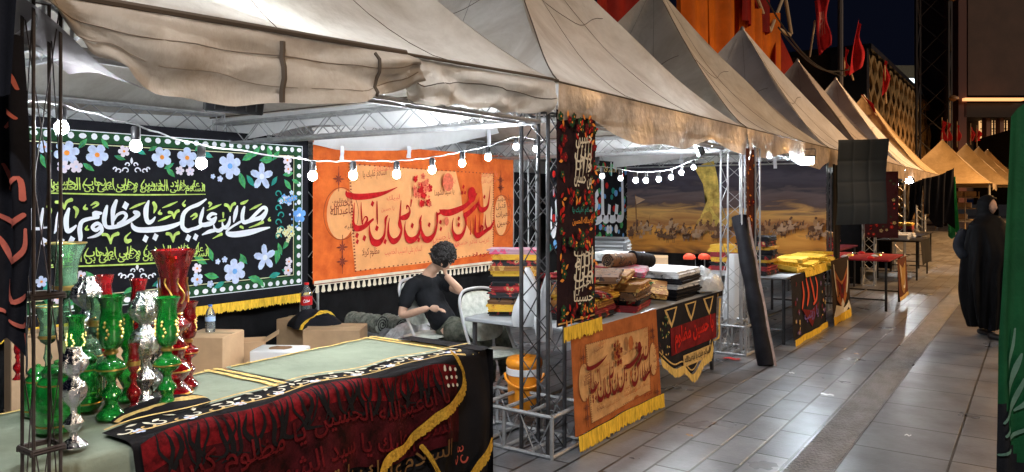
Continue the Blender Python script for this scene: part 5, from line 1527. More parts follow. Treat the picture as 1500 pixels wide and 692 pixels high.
def jar(label, px, py, h, g, group, r=.07):
    b0 = onz(px, py, .757); c0 = (b0.x, b0.y, .757)
    root = thing('glass_jar', label, 'glass jar', c0, 0, group)
    a = MB(); pr = [(r * .75, 0), (r * .95, .012), (r, h * .2), (r * .98, h * .55), (r * .8, h * .72), (r * .62, h * .78), (r * .66, h * .82)]
    a.lathe(pr, 24, c0, rfun=lambda q, z, w, i: q * (1 + .02 * math.cos(14 * w)))
    l = MB(); l.lathe([(r * .68, h * .82), (r * .7, h * .85), (r * .5, h * .92), (r * .15, h * .95), (r * .16, h * .98), (r * .03, h)], 20, c0); l.build('lid', g, root)
    gm = len(a.m)
    for z in (.13, .68): a.lathe([(r * (1.01 if z < .5 else .86), h * z - .003), (r * (1.03 if z < .5 else .88), h * z), (r * (1.01 if z < .5 else .86), h * z + .003)], 22, c0, cap0=False, cap1=False)
    a.m[gm:] = [1] * (len(a.m) - gm); a.build('body', [g, M_GOLD], root)
    return root
jar('squat green glass jar with gold bands at the table edge', 84, 632, .26, G_GREEN, GRP, .075)
jar('green glass jar behind the front tulip lamp', 126, 600, .24, G_GREEN, GRP, .06)
jar('pale green glass jar next to the tall goblet', 132, 584, .27, G_CLEARG, GRP, .06)
jar('small green glass jar half behind the near post', 56, 608, .20, G_GREEN, GRP, .055)

# ================================================================== boxes, bottles and rolls behind the table
def carton(label, c0, size, rz=0.0, open_=False, m=None):
    root = thing('cardboard_box', label, 'box', c0, rz, 'cardboard boxes behind the long table')
    a = MB(); w, d, h = size
    if not open_:
        a.rbox((0, 0, h / 2), (w, d, h), .006); a.build('carton', m or M_CARD, root, local=True)
        t = MB(); t.box((0, 0, h + .0015), (w * 1.0, .05, .003)); t.build('tape', mat('packing_tape', (.55, .40, .24), .25), root, local=True)
    else:
        t_ = .006
        for x, y, sx, sy in ((w / 2, 0, t_, d), (-w / 2, 0, t_, d), (0, d / 2, w, t_), (0, -d / 2, w, t_)): a.box((x, y, h / 2), (sx, sy, h))
        a.box((0, 0, .004), (w - t_ * 2, d - t_ * 2, t_)); a.build('carton', M_CARD, root, local=True)
        for s, ang in ((1, 30), (-1, 60)):
            f = MB(); f.box((s * (w / 2 + .05), 0, h + .02), (.11, d, .005), M=Matrix.Rotation(R(-s * ang), 3, 'Y')); f.build('flap', M_CARD, root, local=True)
    return root
p = at(311, 500, 5.0)
carton('plain cardboard box with a water bottle on it', (p.x, p.y, .44), (.30, .30, .27), .5)
carton('large cardboard box under the plain one with the water bottle', (p.x, p.y, 0), (.42, .42, .438), .4)
p = at(365, 500, 5.5); carton('open cardboard box with raised flaps beside the plain box', (p.x, p.y, .40), (.22, .20, .17), .9, True)
carton('low cardboard box under the open one', (p.x, p.y, 0), (.42, .36, .398), .7)
p = at(492, 490, 6.2); carton('wide closed cardboard box with the black bag against it', (p.x, p.y, .30), (.46, .34, .25), .62)
carton('cardboard box under the wide closed one', (p.x, p.y, 0), (.5, .4, .298), .5)
p = at(105, 470, 4.2); carton('long cardboard box behind the green glass lamps', (p.x, p.y, .45), (.6, .3, .42), 1.3)
carton('cardboard box under the long one behind the green lamps', (p.x, p.y, 0), (.6, .35, .448), 1.3)
p = at(200, 470, 4.9); carton('tan cardboard box behind the tall red vase', (p.x, p.y, .4), (.5, .35, .35), 1.2)
carton('cardboard box under the tan one behind the red vase', (p.x, p.y, 0), (.5, .4, .398), 1.2)
p = at(411, 512, 5.1)
root = thing('tissue_box', 'white tissue box with an oval opening lying on cartons', 'tissue box', (p.x, p.y, .50), .55)
a = MB(); a.rbox((0, 0, .045), (.34, .22, .09), .008); a.build('box_body', M_WHITEPL, root, local=True)
a = MB(); a.lathe([(.0, .0905), (.06, .0915)], 20, (0, 0, 0), rfun=lambda r, z, w, i: r * (1.3 if abs(math.cos(w)) > .5 else 1), cap0=False); a.build('opening', mat('cardboard_inside', (.22, .12, .06), .9), root, local=True)
carton('cardboard box under the white tissue box', (p.x, p.y, 0), (.46, .36, .498), .55)
def bottle(label, c0, h, r, liquid, capm, labm, labz, logo=None):
    root = thing('bottle', label, 'bottle', c0)
    k = h; a = MB()
    a.lathe([(r * .85, 0), (r, .01), (r, h * .30), (r * .90, h * .36), (r * .92, h * .42), (r, h * .50), (r, h * .62), (r * .75, h * .78), (r * .36, h * .90), (r * .33, h * .95)], 18, c0); a.build('bottle_body', liquid, root)
    cp = MB(); cp.lathe([(r * .40, h * .945), (r * .42, h * .95), (r * .42, h), (r * .38, h * 1.005)], 14, c0); cp.build('cap', capm, root)
    lb = MB(); lb.lathe([(r * 1.012, h * labz[0]), (r * 1.02, h * labz[0] + .002), (r * 1.02, h * labz[1]), (r * 1.012, h * labz[1])], 22, c0, cap0=False, cap1=False)
    if logo:
        aim = Vector((-c0[0], -c0[1], 0)).normalized(); sd = Vector((-aim.y, aim.x, 0)); zc = h * (labz[0] + labz[1]) / 2
        for q in logo:
            pts = crom([(x * r * .62, y * r * .62, .004 * (r / .05)) for x, y in q], 6)
            lb.tube([Vector(c0) + aim * math.sqrt(max(1e-6, (r * 1.03) ** 2 - x * x)) + sd * x + Vector((0, 0, zc + y)) for x, y, w in pts], r * .05, 4, 1)
    lb.build('bottle_label', [labm, M_WHITEPL], root)
    return root
M_PET = thin_glass('clear_plastic', (.93, .96, .97), (.7, .8, .85), .16)
M_BLUEPL = mat('blue_plastic', (.05, .16, .55), .35); M_REDPL = mat('red_plastic', (.62, .015, .02), .35)
p = at(308, 489, 5.0); bottle('small clear water bottle with blue cap on the plain cardboard box', (p.x, p.y, .712), .185, .032, M_PET, M_BLUEPL, mat('blue_white_label', (.35, .50, .80), .5), (.42, .58))
p = at(449, 466, 6.6); bottle('large clear bottle with red cap and red label beside the banner edge', (p.x, p.y, .565), .30, .05, M_PET, M_REDPL, M_REDPL, (.36, .62), [[(-.9, -.2), (-.5, .4), (-.2, -.3), (.1, .3), (.4, -.2), (.9, .3)], [(-.8, -.5), (0, -.35), (.9, -.1)]])
carton('cardboard box under the large red labelled bottle', (p.x, p.y, 0), (.36, .36, .562), .2)
# black bag over the wide box
p = at(462, 470, 6.4); lump('black_bag', 'black cloth bag with a yellow tie slumped on the cartons', 'bag', (p.x, p.y, .52), .26, .20, .12, [M_BLACK, M_YELLOW], 8.1, mfun=lambda u, v: 1 if .60 < u < .66 else 0)
# cloth rolls
ROLLM = cloth('camouflage_roll', (.26, .28, .24), var=.6, vscale=26, col2=(.06, .065, .06)); ROLLG = cloth('grey_roll', (.22, .23, .24), var=.4, vscale=14); ROLLP = mat('plastic_wrap', (.55, .58, .60), .2, var=.3, vscale=20, bump=.6, bscale=30)
def roll(label, p0, p1, r, m):
    p0, p1 = Vector(p0), Vector(p1); t = (p1 - p0).normalized()
    root = thing('cloth_roll', label, 'cloth roll', tuple(p0), 0, 'rolls of cloth at the back of the first stall')
    n = 12; a = MB(); a.tube([p0 + (p1 - p0) * (i / n) for i in range(n + 1)], [r * (1 + .06 * math.sin(i * 2.1)) for i in range(n + 1)], 16); a.build('wound_cloth', m, root)
    s = t.cross(Vector((0, 0, 1))).normalized(); u = s.cross(t); sp_ = MB()
    for p, d in ((p0, -1), (p1, 1)):
        sp_.tube([p + t * d * .004 + (s * math.cos(w * .55) + u * math.sin(w * .55)) * (r * .9 * (1 - w / 36)) for w in range(34)], .004, 4)
    sp_.build('spiral_edge', M_BLACKD, root)
    return root
D0 = 6.9
rl = [((515, 470), (560, 476), .085, ROLLM, 'camouflage cloth roll on top of the pile of rolls'), ((528, 490), (572, 494), .075, ROLLG, 'grey cloth roll below the camouflage one'), ((566, 470), (590, 478), .07, ROLLM, 'short camouflage cloth roll next to the white sack'),
      ((572, 492), (612, 494), .07, ROLLP, 'plastic wrapped cloth roll beside the chair legs'), ((510, 500), (560, 510), .08, ROLLP, 'plastic wrapped cloth roll low behind the table'), ((600, 484), (640, 490), .07, ROLLM, 'camouflage cloth roll behind the boy')]
for (a, b, r, m, lb) in rl: roll(lb, at(*a, D0 - (.1 if b[1] > 490 else 0)), at(*b, D0 - .25), r, m)
bp_ = MB(); q = at(560, 505, 6.95); bp_.rbox((q.x - .1, q.y, .10), (.55, 1.5, .20), .01); tag(bp_.build('pallet_board', mat('dark_board', (.12, .09, .06), .8, var=.3)), 'low dark board platform under the cloth rolls', 'platform')
lump('white_sack', 'bulging white sack behind the sleeping boy', 'sack', tuple(at(612, 500, 7.2) - Vector((0, 0, .1))), .24, .30, .52, [cloth('white_sack_cloth', (.66, .67, .70), var=.15, bump=.4, bscale=20)], 4.4, amp=.2)
lump('plastic_bag', 'crumpled clear plastic bag of goods beside the chair', 'bag', tuple(at(600, 512, 6.6)), .22, .26, .22, [ROLLP], 9.2)

# ================================================================== chairs and the boy's corner
M_PAD = mat('patterned_vinyl', (.74, .76, .70), .5, var=.35, vscale=24, col2=(.44, .47, .41)); M_CHR = mat('silver_tube', (.80, .81, .83), .30, .6)
def rounded_panel(w, h, th, nx=12, ny=12, pw=4.0, bulge=.012):
    """a cushioned panel in the xz plane: returns MB-ready grid functions (front, back)"""
    def xy(u, v):
        x, y = 2 * u - 1, 2 * v - 1
        k = (abs(x) ** pw + abs(y) ** pw) ** (1 / pw) if (x or y) else 1
        m_ = max(abs(x), abs(y))
        s = m_ / k if k else 1
        return x * s * w / 2, y * s * h / 2, m_
    return xy
def folding_chair(label, loc, ang):
    root = thing('folding_chair', label, 'chair', (loc[0], loc[1], 0), ang, 'folding chairs with patterned pads')
    fr = MB(); W2 = .205
    main = [(.24, -W2, .012), (.05, -W2, .40), (-.06, -W2, .60), (-.15, -W2 + .01, .80), (-.185, -W2 + .05, .885), (-.195, -.08, .915), (-.195, .08, .915), (-.185, W2 - .05, .885), (-.15, W2 - .01, .80), (-.06, W2, .60), (.05, W2, .40), (.24, W2, .012)]
    fr.tube(crom(main, 5), .0115, 8)
    for s in (-1, 1):
        fr.tube([(-.26, s * .18, .012), (-.10, s * .18, .22), (.16, s * .18, .435)], .0105, 8)
        fr.tube([(-.17, s * .192, .44), (.2, s * .192, .44)], .009, 6)
    for x, z, y_ in ((.17, .155, W2), (-.20, .09, .18), (-.17, .44, .19)): fr.tube([(x, -y_, z), (x, y_, z)], .009, 6)
    fr.build('frame', M_CHR, root, local=True)
    xy = rounded_panel(.38, .36, .02, pw=3.0)
    bk_ = MB()
    def bf(sd):
        def f(u, v):
            x, z, m_ = xy(u, v)
            return (-.115 - .40 * (z) * .9 + sd * (.005 + .012 * (1 - m_ ** 4)) - .02 * (1 - (x / .19) ** 2), x, .715 + z)
        return f
    bk_.grid(bf(1), 12, 12); bk_.grid(lambda u, v: bf(-1)(1 - u, v), 12, 12); bk_.build('backrest', M_PAD, root, local=True)
    st_ = MB(); xy2 = rounded_panel(.40, .39, .03, pw=3.6)
    def sf_(sd):
        def f(u, v):
            x, y_, m_ = xy2(u, v)
            return (.02 + y_, x, .452 + .02 * (y_ / .2) * .3 + sd * (.006 + .018 * (1 - m_ ** 4)))
        return f
    st_.grid(lambda u, v: sf_(1)(1 - u, v), 12, 12); st_.grid(sf_(-1), 12, 12); st_.build('seat', M_PAD, root, local=True)
    return root
CH1 = at(628, 490, 6.35); CH1A = R(4)
folding_chair('folding chair in which the boy in black sits', CH1, CH1A)
CH2 = at(722, 500, 5.62); CH2A = R(-12)
folding_chair('empty folding chair with patterned grey pad beside the orange cooler', CH2, CH2A)
# small grey side table
# orange drink cooler
q = onz(768, 606, .0); q = at(768, 600, 5.3)
root = thing('drink_cooler', 'orange drink cooler with a white band behind the front post', 'drink cooler', (q.x, q.y, max(0.0, q.z)))
c0 = (q.x, q.y, max(.0, q.z)); a = MB()
a.lathe([(.105, 0), (.112, .008), (.118, .15), (.122, .31), (.124, .315)], 28, c0); a.build('cooler_body', M_ORANGEPL, root)
a = MB(); a.lathe([(.1235, .255), (.1265, .257), (.1275, .300), (.1245, .303)], 28, c0, cap0=False, cap1=False); a.build('band', M_WHITEPL, root)
a = MB(); a.lathe([(.126, .316), (.130, .322), (.128, .350), (.118, .366), (.05, .372), (.045, .385), (.02, .388)], 28, c0); a.build('lid', M_ORANGEPL, root)
a = MB(); vd = Vector((-q.x, -q.y, 0)).normalized(); sd = Vector((-vd.y, vd.x, 0))
a.tube(crom([tuple(Vector(c0) + sd * (.135 * math.cos(w)) + vd * (.06 + .07 * math.sin(w)) + Vector((0, 0, .27 - .09 * math.sin(w)))) for w in [PI * i / 8 for i in range(9)]], 3), .009, 6); a.build('handle', M_ORANGEPL, root)
# white carrier bags hanging on the post
def hang_bag(label, px0, px1, py0, py1, d, seed, top=.16):
    a, b = at((px0 + px1) / 2, py0, d), at((px0 + px1) / 2, py1, d); w = (px1 - px0) / FPX * d / 2; h = a.z - b.z
    mb = MB(); U_ = Vector((CF, SF, 0)); N_ = Vector((SF, -CF, 0))
    def f(u, v):
        w_ = 2 * PI * u
        k = (top + (1 - top) * min(1, v * 1.5) ** .8) * (1 - .25 * max(0, v - .85) / .15)
        rr = w * k * (1 + .10 * math.sin(3 * w_ + seed) * v + .06 * math.sin(7 * w_ + v * 6 + seed))
        return Vector((a.x, a.y, a.z - h * v)) + U_ * (rr * math.cos(w_) + .02 * math.sin(v * 4 + seed)) + N_ * (rr * .6 * math.sin(w_))
    mb.grid(f, 28, 18); mb.add([b + U_ * (w * .7 * math.cos(i * PI / 6)) + N_ * (w * .42 * math.sin(i * PI / 6)) for i in range(12)], [tuple(range(12))])
    return tag(mb.build('carrier_bag', mat('white_polythene', (.72, .74, .76), .35, transl=.3, bump=.5, bscale=18), smooth='all'), label, 'carrier bag')
hang_bag('white carrier bag hung behind the front post, the wider one', 752, 790, 392, 478, 5.15, .3)
hang_bag('white carrier bag hung behind the front post, the slim one', 786, 812, 398, 500, 5.0, 2.0)
hang_bag('long white bag hung behind the second post', 1060, 1084, 372, 474, 8.2, 1.2, .75)

# ================================================================== folded flags
FM = {}
def flag_mat(name, c1, c2, c3, sc=22):
    if name in FM: return FM[name]
    m = bpy.data.materials.new(name); m.use_nodes = True; nt = m.node_tree; N = nt.nodes; L = nt.links; b = N['Principled BSDF']
    tc = N.new('ShaderNodeTexCoord'); v = N.new('ShaderNodeTexVoronoi'); v.inputs['Scale'].default_value = sc; L.new(tc.outputs['Object'], v.inputs['Vector'])
    n = N.new('ShaderNodeTexNoise'); n.inputs['Scale'].default_value = sc * .7; n.inputs['Detail'].default_value = 3; L.new(tc.outputs['Object'], n.inputs['Vector'])
    r = N.new('ShaderNodeValToRGB'); r.color_ramp.interpolation = 'CONSTANT'; e = r.color_ramp.elements
    e[0].position = 0; e[0].color = (*c1, 1); e[1].position = .56; e[1].color = (*c2, 1); q = e.new(.66); q.color = (*c3, 1); q = e.new(.72); q.color = (*c1, 1)
    L.new(n.outputs['Fac'], r.inputs['Fac']); L.new(r.outputs['Color'], b.inputs['Base Color']); b.inputs['Roughness'].default_value = .85
    bp = N.new('ShaderNodeBump'); bp.inputs['Strength'].default_value = .3; bp.inputs['Distance'].default_value = .01; L.new(v.outputs['Distance'], bp.inputs['Height']); L.new(bp.outputs['Normal'], b.inputs['Normal'])
    FM[name] = m; return m
F_BLACK = flag_mat('black_printed_flag', (.012, .012, .014), (.30, .02, .02), (.45, .33, .14)); F_YEL = flag_mat('yellow_flag', (.58, .34, .03), (.50, .24, .02), (.10, .05, .01)); F_RED = flag_mat('dark_red_flag', (.20, .015, .02), (.50, .03, .03), (.45, .33, .14)); F_ORG = flag_mat('brown_gold_flag', (.30, .13, .03), (.55, .34, .09), (.06, .02, .01))
F_PINK = flag_mat('mauve_flag', (.30, .18, .22), (.45, .05, .12), (.15, .12, .14)); F_WHITE = flag_mat('white_wrapped_flag', (.62, .64, .66), (.40, .42, .45), (.05, .05, .06)); F_GREEN = flag_mat('green_printed_flag', (.06, .22, .10), (.30, .42, .25), (.02, .06, .03)); F_PLAINB = cloth('black_folded_cloth', (.014, .014, .017)); F_BROWN = flag_mat('leopard_brown_flag', (.13, .06, .025), (.03, .015, .01), (.40, .24, .08), 30)
CNAME = {'black_printed_flag': 'black printed', 'yellow_flag': 'yellow', 'dark_red_flag': 'dark red', 'brown_gold_flag': 'brown gold', 'mauve_flag': 'mauve', 'white_wrapped_flag': 'white wrapped', 'green_printed_flag': 'green', 'black_folded_cloth': 'plain black', 'leopard_brown_flag': 'spotted brown'}
ORD = ['lowest', 'second', 'third', 'fourth', 'fifth', 'sixth', 'seventh', 'eighth', 'ninth', 'tenth', 'eleventh', 'twelfth', 'thirteenth']
def folded(c0, w, d, h, m, rz, seed, label, group):
    """a flag folded in layers: slab with rounded fold edges and a soft outline"""
    c0 = Vector(c0); Mz = Matrix.Rotation(rz, 3, 'Z'); mb = MB(); nl = 3
    for k in range(nl):
        hh = h / nl; z0_ = hh * k
        pr = [(-.5, 0), (.5, 0)]
        sec = []
        ex = .008 * math.sin(seed * 7 + k * 2.4); ex2 = .010 * math.sin(seed * 3 + k * 1.7)
        for i in range(7):
            a = -PI / 2 + PI * i / 6; sec.append((w / 2 - hh / 2 + ex + hh / 2 * math.cos(a), z0_ + hh / 2 + hh / 2 * math.sin(a) * .96))
        for i in range(7):
            a = PI / 2 + PI * i / 6; sec.append((-w / 2 + hh / 2 - ex2 + hh / 2 * math.cos(a), z0_ + hh / 2 + hh / 2 * math.sin(a) * .96))
        nn = 14; vv = []
        for j in range(nn + 1):
            t = j / nn - .5
            for (x, z) in sec:
                wob = noise.noise(Vector((x * 6 + seed, t * 4, k + seed)))
                dz = .25 * hh * noise.noise(Vector((x * 5 + seed * 2, t * 5, 1)))
                vv.append(c0 + Mz @ Vector((x + .010 * wob, t * (d + .012 * math.sin(k * 2 + seed)) + .010 * noise.noise(Vector((x * 8, seed, k))), z + dz)))
        n = len(sec); ff = []
        for j in range(nn):
            for i in range(n): ff.append((j * n + i, j * n + (i + 1) % n, (j + 1) * n + (i + 1) % n, (j + 1) * n + i))
        ff.append(tuple(range(n - 1, -1, -1))); ff.append(tuple(range(nn * n, (nn + 1) * n)))
        mb.add(vv, ff)
    return tag(mb.build('folded_flag', m), label, 'folded flag', group)
def stack(where, x, y, z, w, d, seq, rz=0.0, h=.05):
    rn = random.Random(int(x * 1000 + y * 77)); zz = z; n = len(seq)
    for i, m in enumerate(seq):
        hh = h * (.75 + .5 * rn.random())
        pos = 'topmost' if i == n - 1 else ORD[i] + (' from below' if i else '')
        folded((x + rn.gauss(0, .012), y + rn.gauss(0, .012), zz), w * (.94 + .1 * rn.random()), d * (.94 + .1 * rn.random()), hh, m, rz + rn.gauss(0, .05), rn.random() * 40,
               '%s folded flag, %s in stack %s' % (CNAME[m.name], pos, where), 'folded flags in stacks')
        zz += hh + .002
    return zz
ZT = .745
# stack by the boy's chair (behind the post)
stack('behind the empty chair', -3.20, 4.60, .745, .34, .28, [F_BLACK, F_YEL, F_BROWN, F_BLACK, F_RED, F_BLACK, F_PLAINB, F_YEL, F_ORG, F_BLACK, F_YEL, F_PINK], .5, .040)
# stacks along the second stall's table
q = onz(893, 452, ZT); stack('nearest the narrow banner', -2.72, 4.75, ZT, .34, .42, [F_BLACK, F_RED, F_ORG, F_YEL, F_ORG], .1, .045)
stack('at the front of the flag table', -2.66, 5.32, ZT, .34, .46, [F_RED, F_BLACK, F_BROWN, F_ORG], .2, .05)
stack('in the middle of the flag table', -3.15, 5.15, ZT, .4, .44, [F_BLACK, F_RED, F_YEL, F_RED, F_BROWN], .1, .05)
stack('wrapped in plastic on the flag table', -2.70, 6.25, ZT, .44, .60, [F_PLAINB, F_PLAINB, F_WHITE, F_PLAINB, F_WHITE], .08, .05)
stack('at the back of the flag table', -3.25, 6.35, ZT, .42, .44, [F_PLAINB, F_BLACK, F_PLAINB, F_WHITE, F_PLAINB, F_WHITE], .1, .055)
stack('beside the cooler on the flag table', -3.28, 5.75, ZT, .36, .36, [F_PLAINB, F_GREEN, F_BLACK, F_RED, F_GREEN], .1, .05)
HEAP = [('black printed flag lying askew in the heap above the orange table banner', F_BLACK), ('gold brown flag lying askew under the narrow banner edge', F_ORG), ('dark red flag slipped out of the heap toward the walkway', F_RED), ('spotted brown flag half unfolded on the heap', F_BROWN),
        ('yellow trimmed flag wedged low in the heap', F_YEL), ('black printed flag tilted on the dark red stack', F_BLACK), ('gold brown flag draped over the table edge by the pennant', F_ORG), ('spotted brown flag tilted against the wrapped stack', F_BROWN), ('dark red flag topping the middle heap', F_RED), ('mauve flag crowning the heap beside the rolled one', F_PINK),
        ('plain black folded cloth leaning on the heap', F_PLAINB), ('second plain black folded cloth by the plastic wrap', F_PLAINB), ('gold brown flag lying flat at the back of the heap', F_ORG), ('green flag peeping from the back of the heap', F_GREEN)]
rn = random.Random(31)
for i, (lb, m) in enumerate(HEAP):
    x, y = -2.66 - .14 * (i % 3) + rn.gauss(0, .03), 4.62 + i * .095 + rn.gauss(0, .03)
    z = ZT + .20 + .02 * (i % 4) + (.05 if i in (8, 9) else 0) - (.10 if i > 10 else 0)
    o = folded((0, 0, 0), .26 + .08 * rn.random(), .28 + .08 * rn.random(), .035 + .02 * rn.random(), m, 0, i * 3.7, lb, 'flags tossed on the heap')
    o.location = (x, y, z); o.rotation_euler = (rn.gauss(0, .22), .10 + rn.gauss(0, .16), rn.random() * 1.6)
M_FILM = mat('clear_film', (.75, .78, .80), .15, trans=.55, bump=.8, bscale=25)
lump('plastic_wrap', 'crumpled clear plastic wrap at the end of the flag table', 'plastic wrap', (-2.55, 6.68, ZT + .03), .20, .24, .17, [M_FILM], 6.6, fr=4)
# rolled flags on top
roll('spotted brown rolled flag lying over the heap', at(890, 382, 5.9), at(925, 380, 6.2), .055, F_BROWN)
roll('black rolled flag lying over the heap', at(925, 378, 6.2), at(952, 382, 6.4), .06, F_PLAINB)
# grey air cooler standing behind the goods
q = at(892, 398, 7.6)
root = thing('air_cooler', 'grey box shaped air cooler with louvred front', 'air cooler', (q.x, q.y, 0), R(20))
a = MB(); a.rbox((0, 0, .60), (.40, .40, 1.18), .02); a.build('cabinet', M_GREYPL, root, local=True)
a = MB()
for i in range(14): a.box((.205, 0, .72 + i * .032), (.02, .33, .012), M=Matrix.Rotation(R(25), 3, 'Y'))
for i in range(14): a.box((0, -.205, .72 + i * .032), (.33, .02, .012), M=Matrix.Rotation(R(25), 3, 'X'))
a.build('louvre_panel', mat('pale_grey_plastic', (.22, .23, .24), .4), root, local=True)
a = MB(); a.rbox((.0, 0, 1.20), (.36, .36, .025), .008); a.build('top_cover', M_DARKPL, root, local=True)
# third stall's goods
q = onz(1122, 398, .76)
stack('beside the yellow cloth heap', -2.62, 8.62, .752, .34, .40, [F_BLACK, F_RED, F_BLACK, F_YEL, F_BLACK, F_PLAINB, F_YEL, F_BLACK, F_PLAINB], .05, .045)
stack('in the middle of the third stall', -3.3 + .25, 8.95, .752, .40, .36, [F_RED, F_BLACK, F_YEL, F_RED, F_YEL, F_YEL], .1, .05)
LEM = cloth('lemon_cloth', (.80, .58, .10), var=.3, bump=.4, bscale=18)
rn = random.Random(77)
YL = ['beside the black printed stack', 'second along from the black stack', 'before the middle of the table front', 'over the brown table banner', 'at the far corner of the table']
for i, w_ in enumerate(YL):
    for k in range(3):
        o = folded((0, 0, 0), .34 + .06 * rn.random(), .30 + .06 * rn.random(), .045, (M_YELLOW, LEM)[(i + k) % 2], 0, i * 5.1 + k, '%s bright yellow cloth on the third table, %s' % (('lowest', 'middle', 'top')[k], w_), 'yellow cloths on the third stall table')
        o.location = (-2.42 + rn.gauss(0, .03), 9.08 + i * .40 + rn.gauss(0, .03), .754 + .043 * k); o.rotation_euler = (rn.gauss(0, .05), rn.gauss(0, .05) + .03, rn.gauss(0, .2))
c = table_cloth(-2.20, 9.0, 10.8, .70, .80, 0, 5.0); c.base(30, 4, 0); tag(c.build('cloth_edge', [M_YELLOW]), 'yellow cloth edge hanging over the front of the third stall table', 'cloth')
# goods at the back of the third stall
lump('crumpled_flag', 'green striped plastic and cloth heap before the painted banner', 'cloth heap', (-4.6, 9.4, .55), .5, .6, .25, [F_GREEN], 5.5)
a = MB(); a.rbox((-4.6, 9.4, .27), (1.0, 1.3, .54), .01); tag(a.build('goods_crate', M_CARD), 'wide low crate under the green heap in the third stall', 'crate')
q = at(955, 372, 8.6); carton('cardboard box behind the air cooler before the painted banner', (q.x, q.y, .75), (.36, .3, .20), .4)
table('back table of the third stall under the cardboard box', q.x - .5, q.x + .3, q.y - .4, q.y + .5, .748)
q = at(978, 362, 8.4)
# two red beaked ladles / bright red caps lying on the white stack
for px, lb in ((1008, 'bright red cap on the white wrapped stack, the one toward the cooler'), (1030, 'bright red cap on the white wrapped stack, the one toward the post')):
    q = at(px, 380, 7.4); m = MB(); m.lathe([(.045, 0), (.05, .015), (.042, .04), (.02, .055), (.004, .058)], 14, tuple(q), rfun=lambda r, z, w, i: r * (1.5 if math.cos(w) > .8 else 1)); tag(m.build('felt_hat', mat('red_felt', (.65, .06, .02), .8)), lb, 'cap')

# ---- the dark roll leaning outside the second post
q0, q1 = onz(1122, 536, 0), at(1083, 318, 7.75)
root = thing('leaning_roll', 'long dark rolled banner leaning against the second post', 'rolled banner', tuple(q0))
ax = (q1 - q0); a = MB(); a.tube([q0 + ax * (i / 16) + Vector((0, 0, .0)) for i in range(17)], [.074 + .006 * math.sin(i * 1.3) for i in range(17)], 14); a.build('wound_cloth', cloth('charcoal_roll', (.013, .013, .017), rough=.6, var=.4), root)
sd = Vector((CF, SF, 0)); a = MB()
a.grid(lambda u, v: q0 + ax * v + sd * (.070 + .030 * u) + Vector((SF, -CF, 0)) * (.03 - .02 * u + .006 * math.sin(v * 20)), 3, 20); a.build('loose_edge', cloth('pale_roll_edge', (.42, .36, .38), var=.4), root)

# ---- fourth and fifth stall
table('red topped table in the walkway before the square black sheet', -2.75, -1.72, 11.75, 13.1, .74, m=cloth('red_table_cover', (.30, .025, .03)), legm=M_BLACKM)
c = table_cloth(-1.68, 12.2, 13.1, .16, .72, 0, 6.2); c.base(16, 12, 0); c.e = .006
c.poly([(.1, .5), (.2, .1), (.4, .02), (.6, .1), (.75, .5), (.45, .4)], 1); c.stroke([(.2, .45, .03), (.3, .2, .05), (.45, .12, .04), (.6, .2, .05), (.65, .45, .03)], 2); c.fringe([(0, .01), (.9, .01)], .06, 3)
tag(c.build('table_banner', [cloth('dark_wine_print', (.12, .03, .015)), cloth('tan_print', (.36, .20, .06)), M_CREAM, M_GOLDC]), 'brown and tan banner on the red topped table', 'banner', 'banners hung on table fronts')
rn = random.Random(21)
for i in range(12):
    x, y = -2.65 + (i % 3) * .33 + rn.gauss(0, .02), 11.9 + (i // 3) * .33 + rn.gauss(0, .02)
    m = MB(); m.lathe([(.05 * (.7 + .6 * rn.random()), 0), (.055, .012), (.03, .03), (.01, .035)], 8, (x, y, .742)); tag(m.build('trinket', (M_GOLD, M_WHITEPL, M_REDPL, M_CHROME)[i % 4]), '%s trinket on the red topped table' % ('small gold', 'small white', 'small red', 'small silver')[i % 4], 'trinket', 'small trinkets on the red topped table')
table('dark cloth table of the fifth stall with white goods', -2.7, -1.9, 16.6, 18.4, .78, m=M_BLACK, legm=M_BLACKM)
c = table_cloth(-1.88, 16.6, 18.2, .3, .77, 0, 1.2); c.base(12, 8, 0); tag(c.build('table_drape', [M_BLACKD]), 'black drape on the front of the fifth stall table', 'draped cloth')
q = [(-2.3, 16.9), (-2.35, 17.4), (-2.3, 17.9)]
for i, (x, y) in enumerate(q): stack(('at the near end of the fifth stall', 'in the middle of the fifth stall', 'at the far end of the fifth stall')[i], x, y, .782, .34, .34, [F_WHITE, F_WHITE], 0, .05)
table('table of the fourth stall behind the red topped one', -3.6, -2.7, 13.4, 14.9, .76, m=cloth('wine_table_cover', (.14, .02, .03)))
stack('in the fourth stall', -3.1, 13.9, .762, .5, .5, [F_RED, F_BLACK, F_RED, F_ORG], 0, .06)
table('table of the sixth stall beyond the slung cloths', -3.2, -2.2, 19.5, 22.0, .76, m=M_BLACK)
stack('in the sixth stall', -2.7, 20.3, .762, .5, .6, [F_YEL, F_BLACK, F_RED, F_YEL], 0, .06)
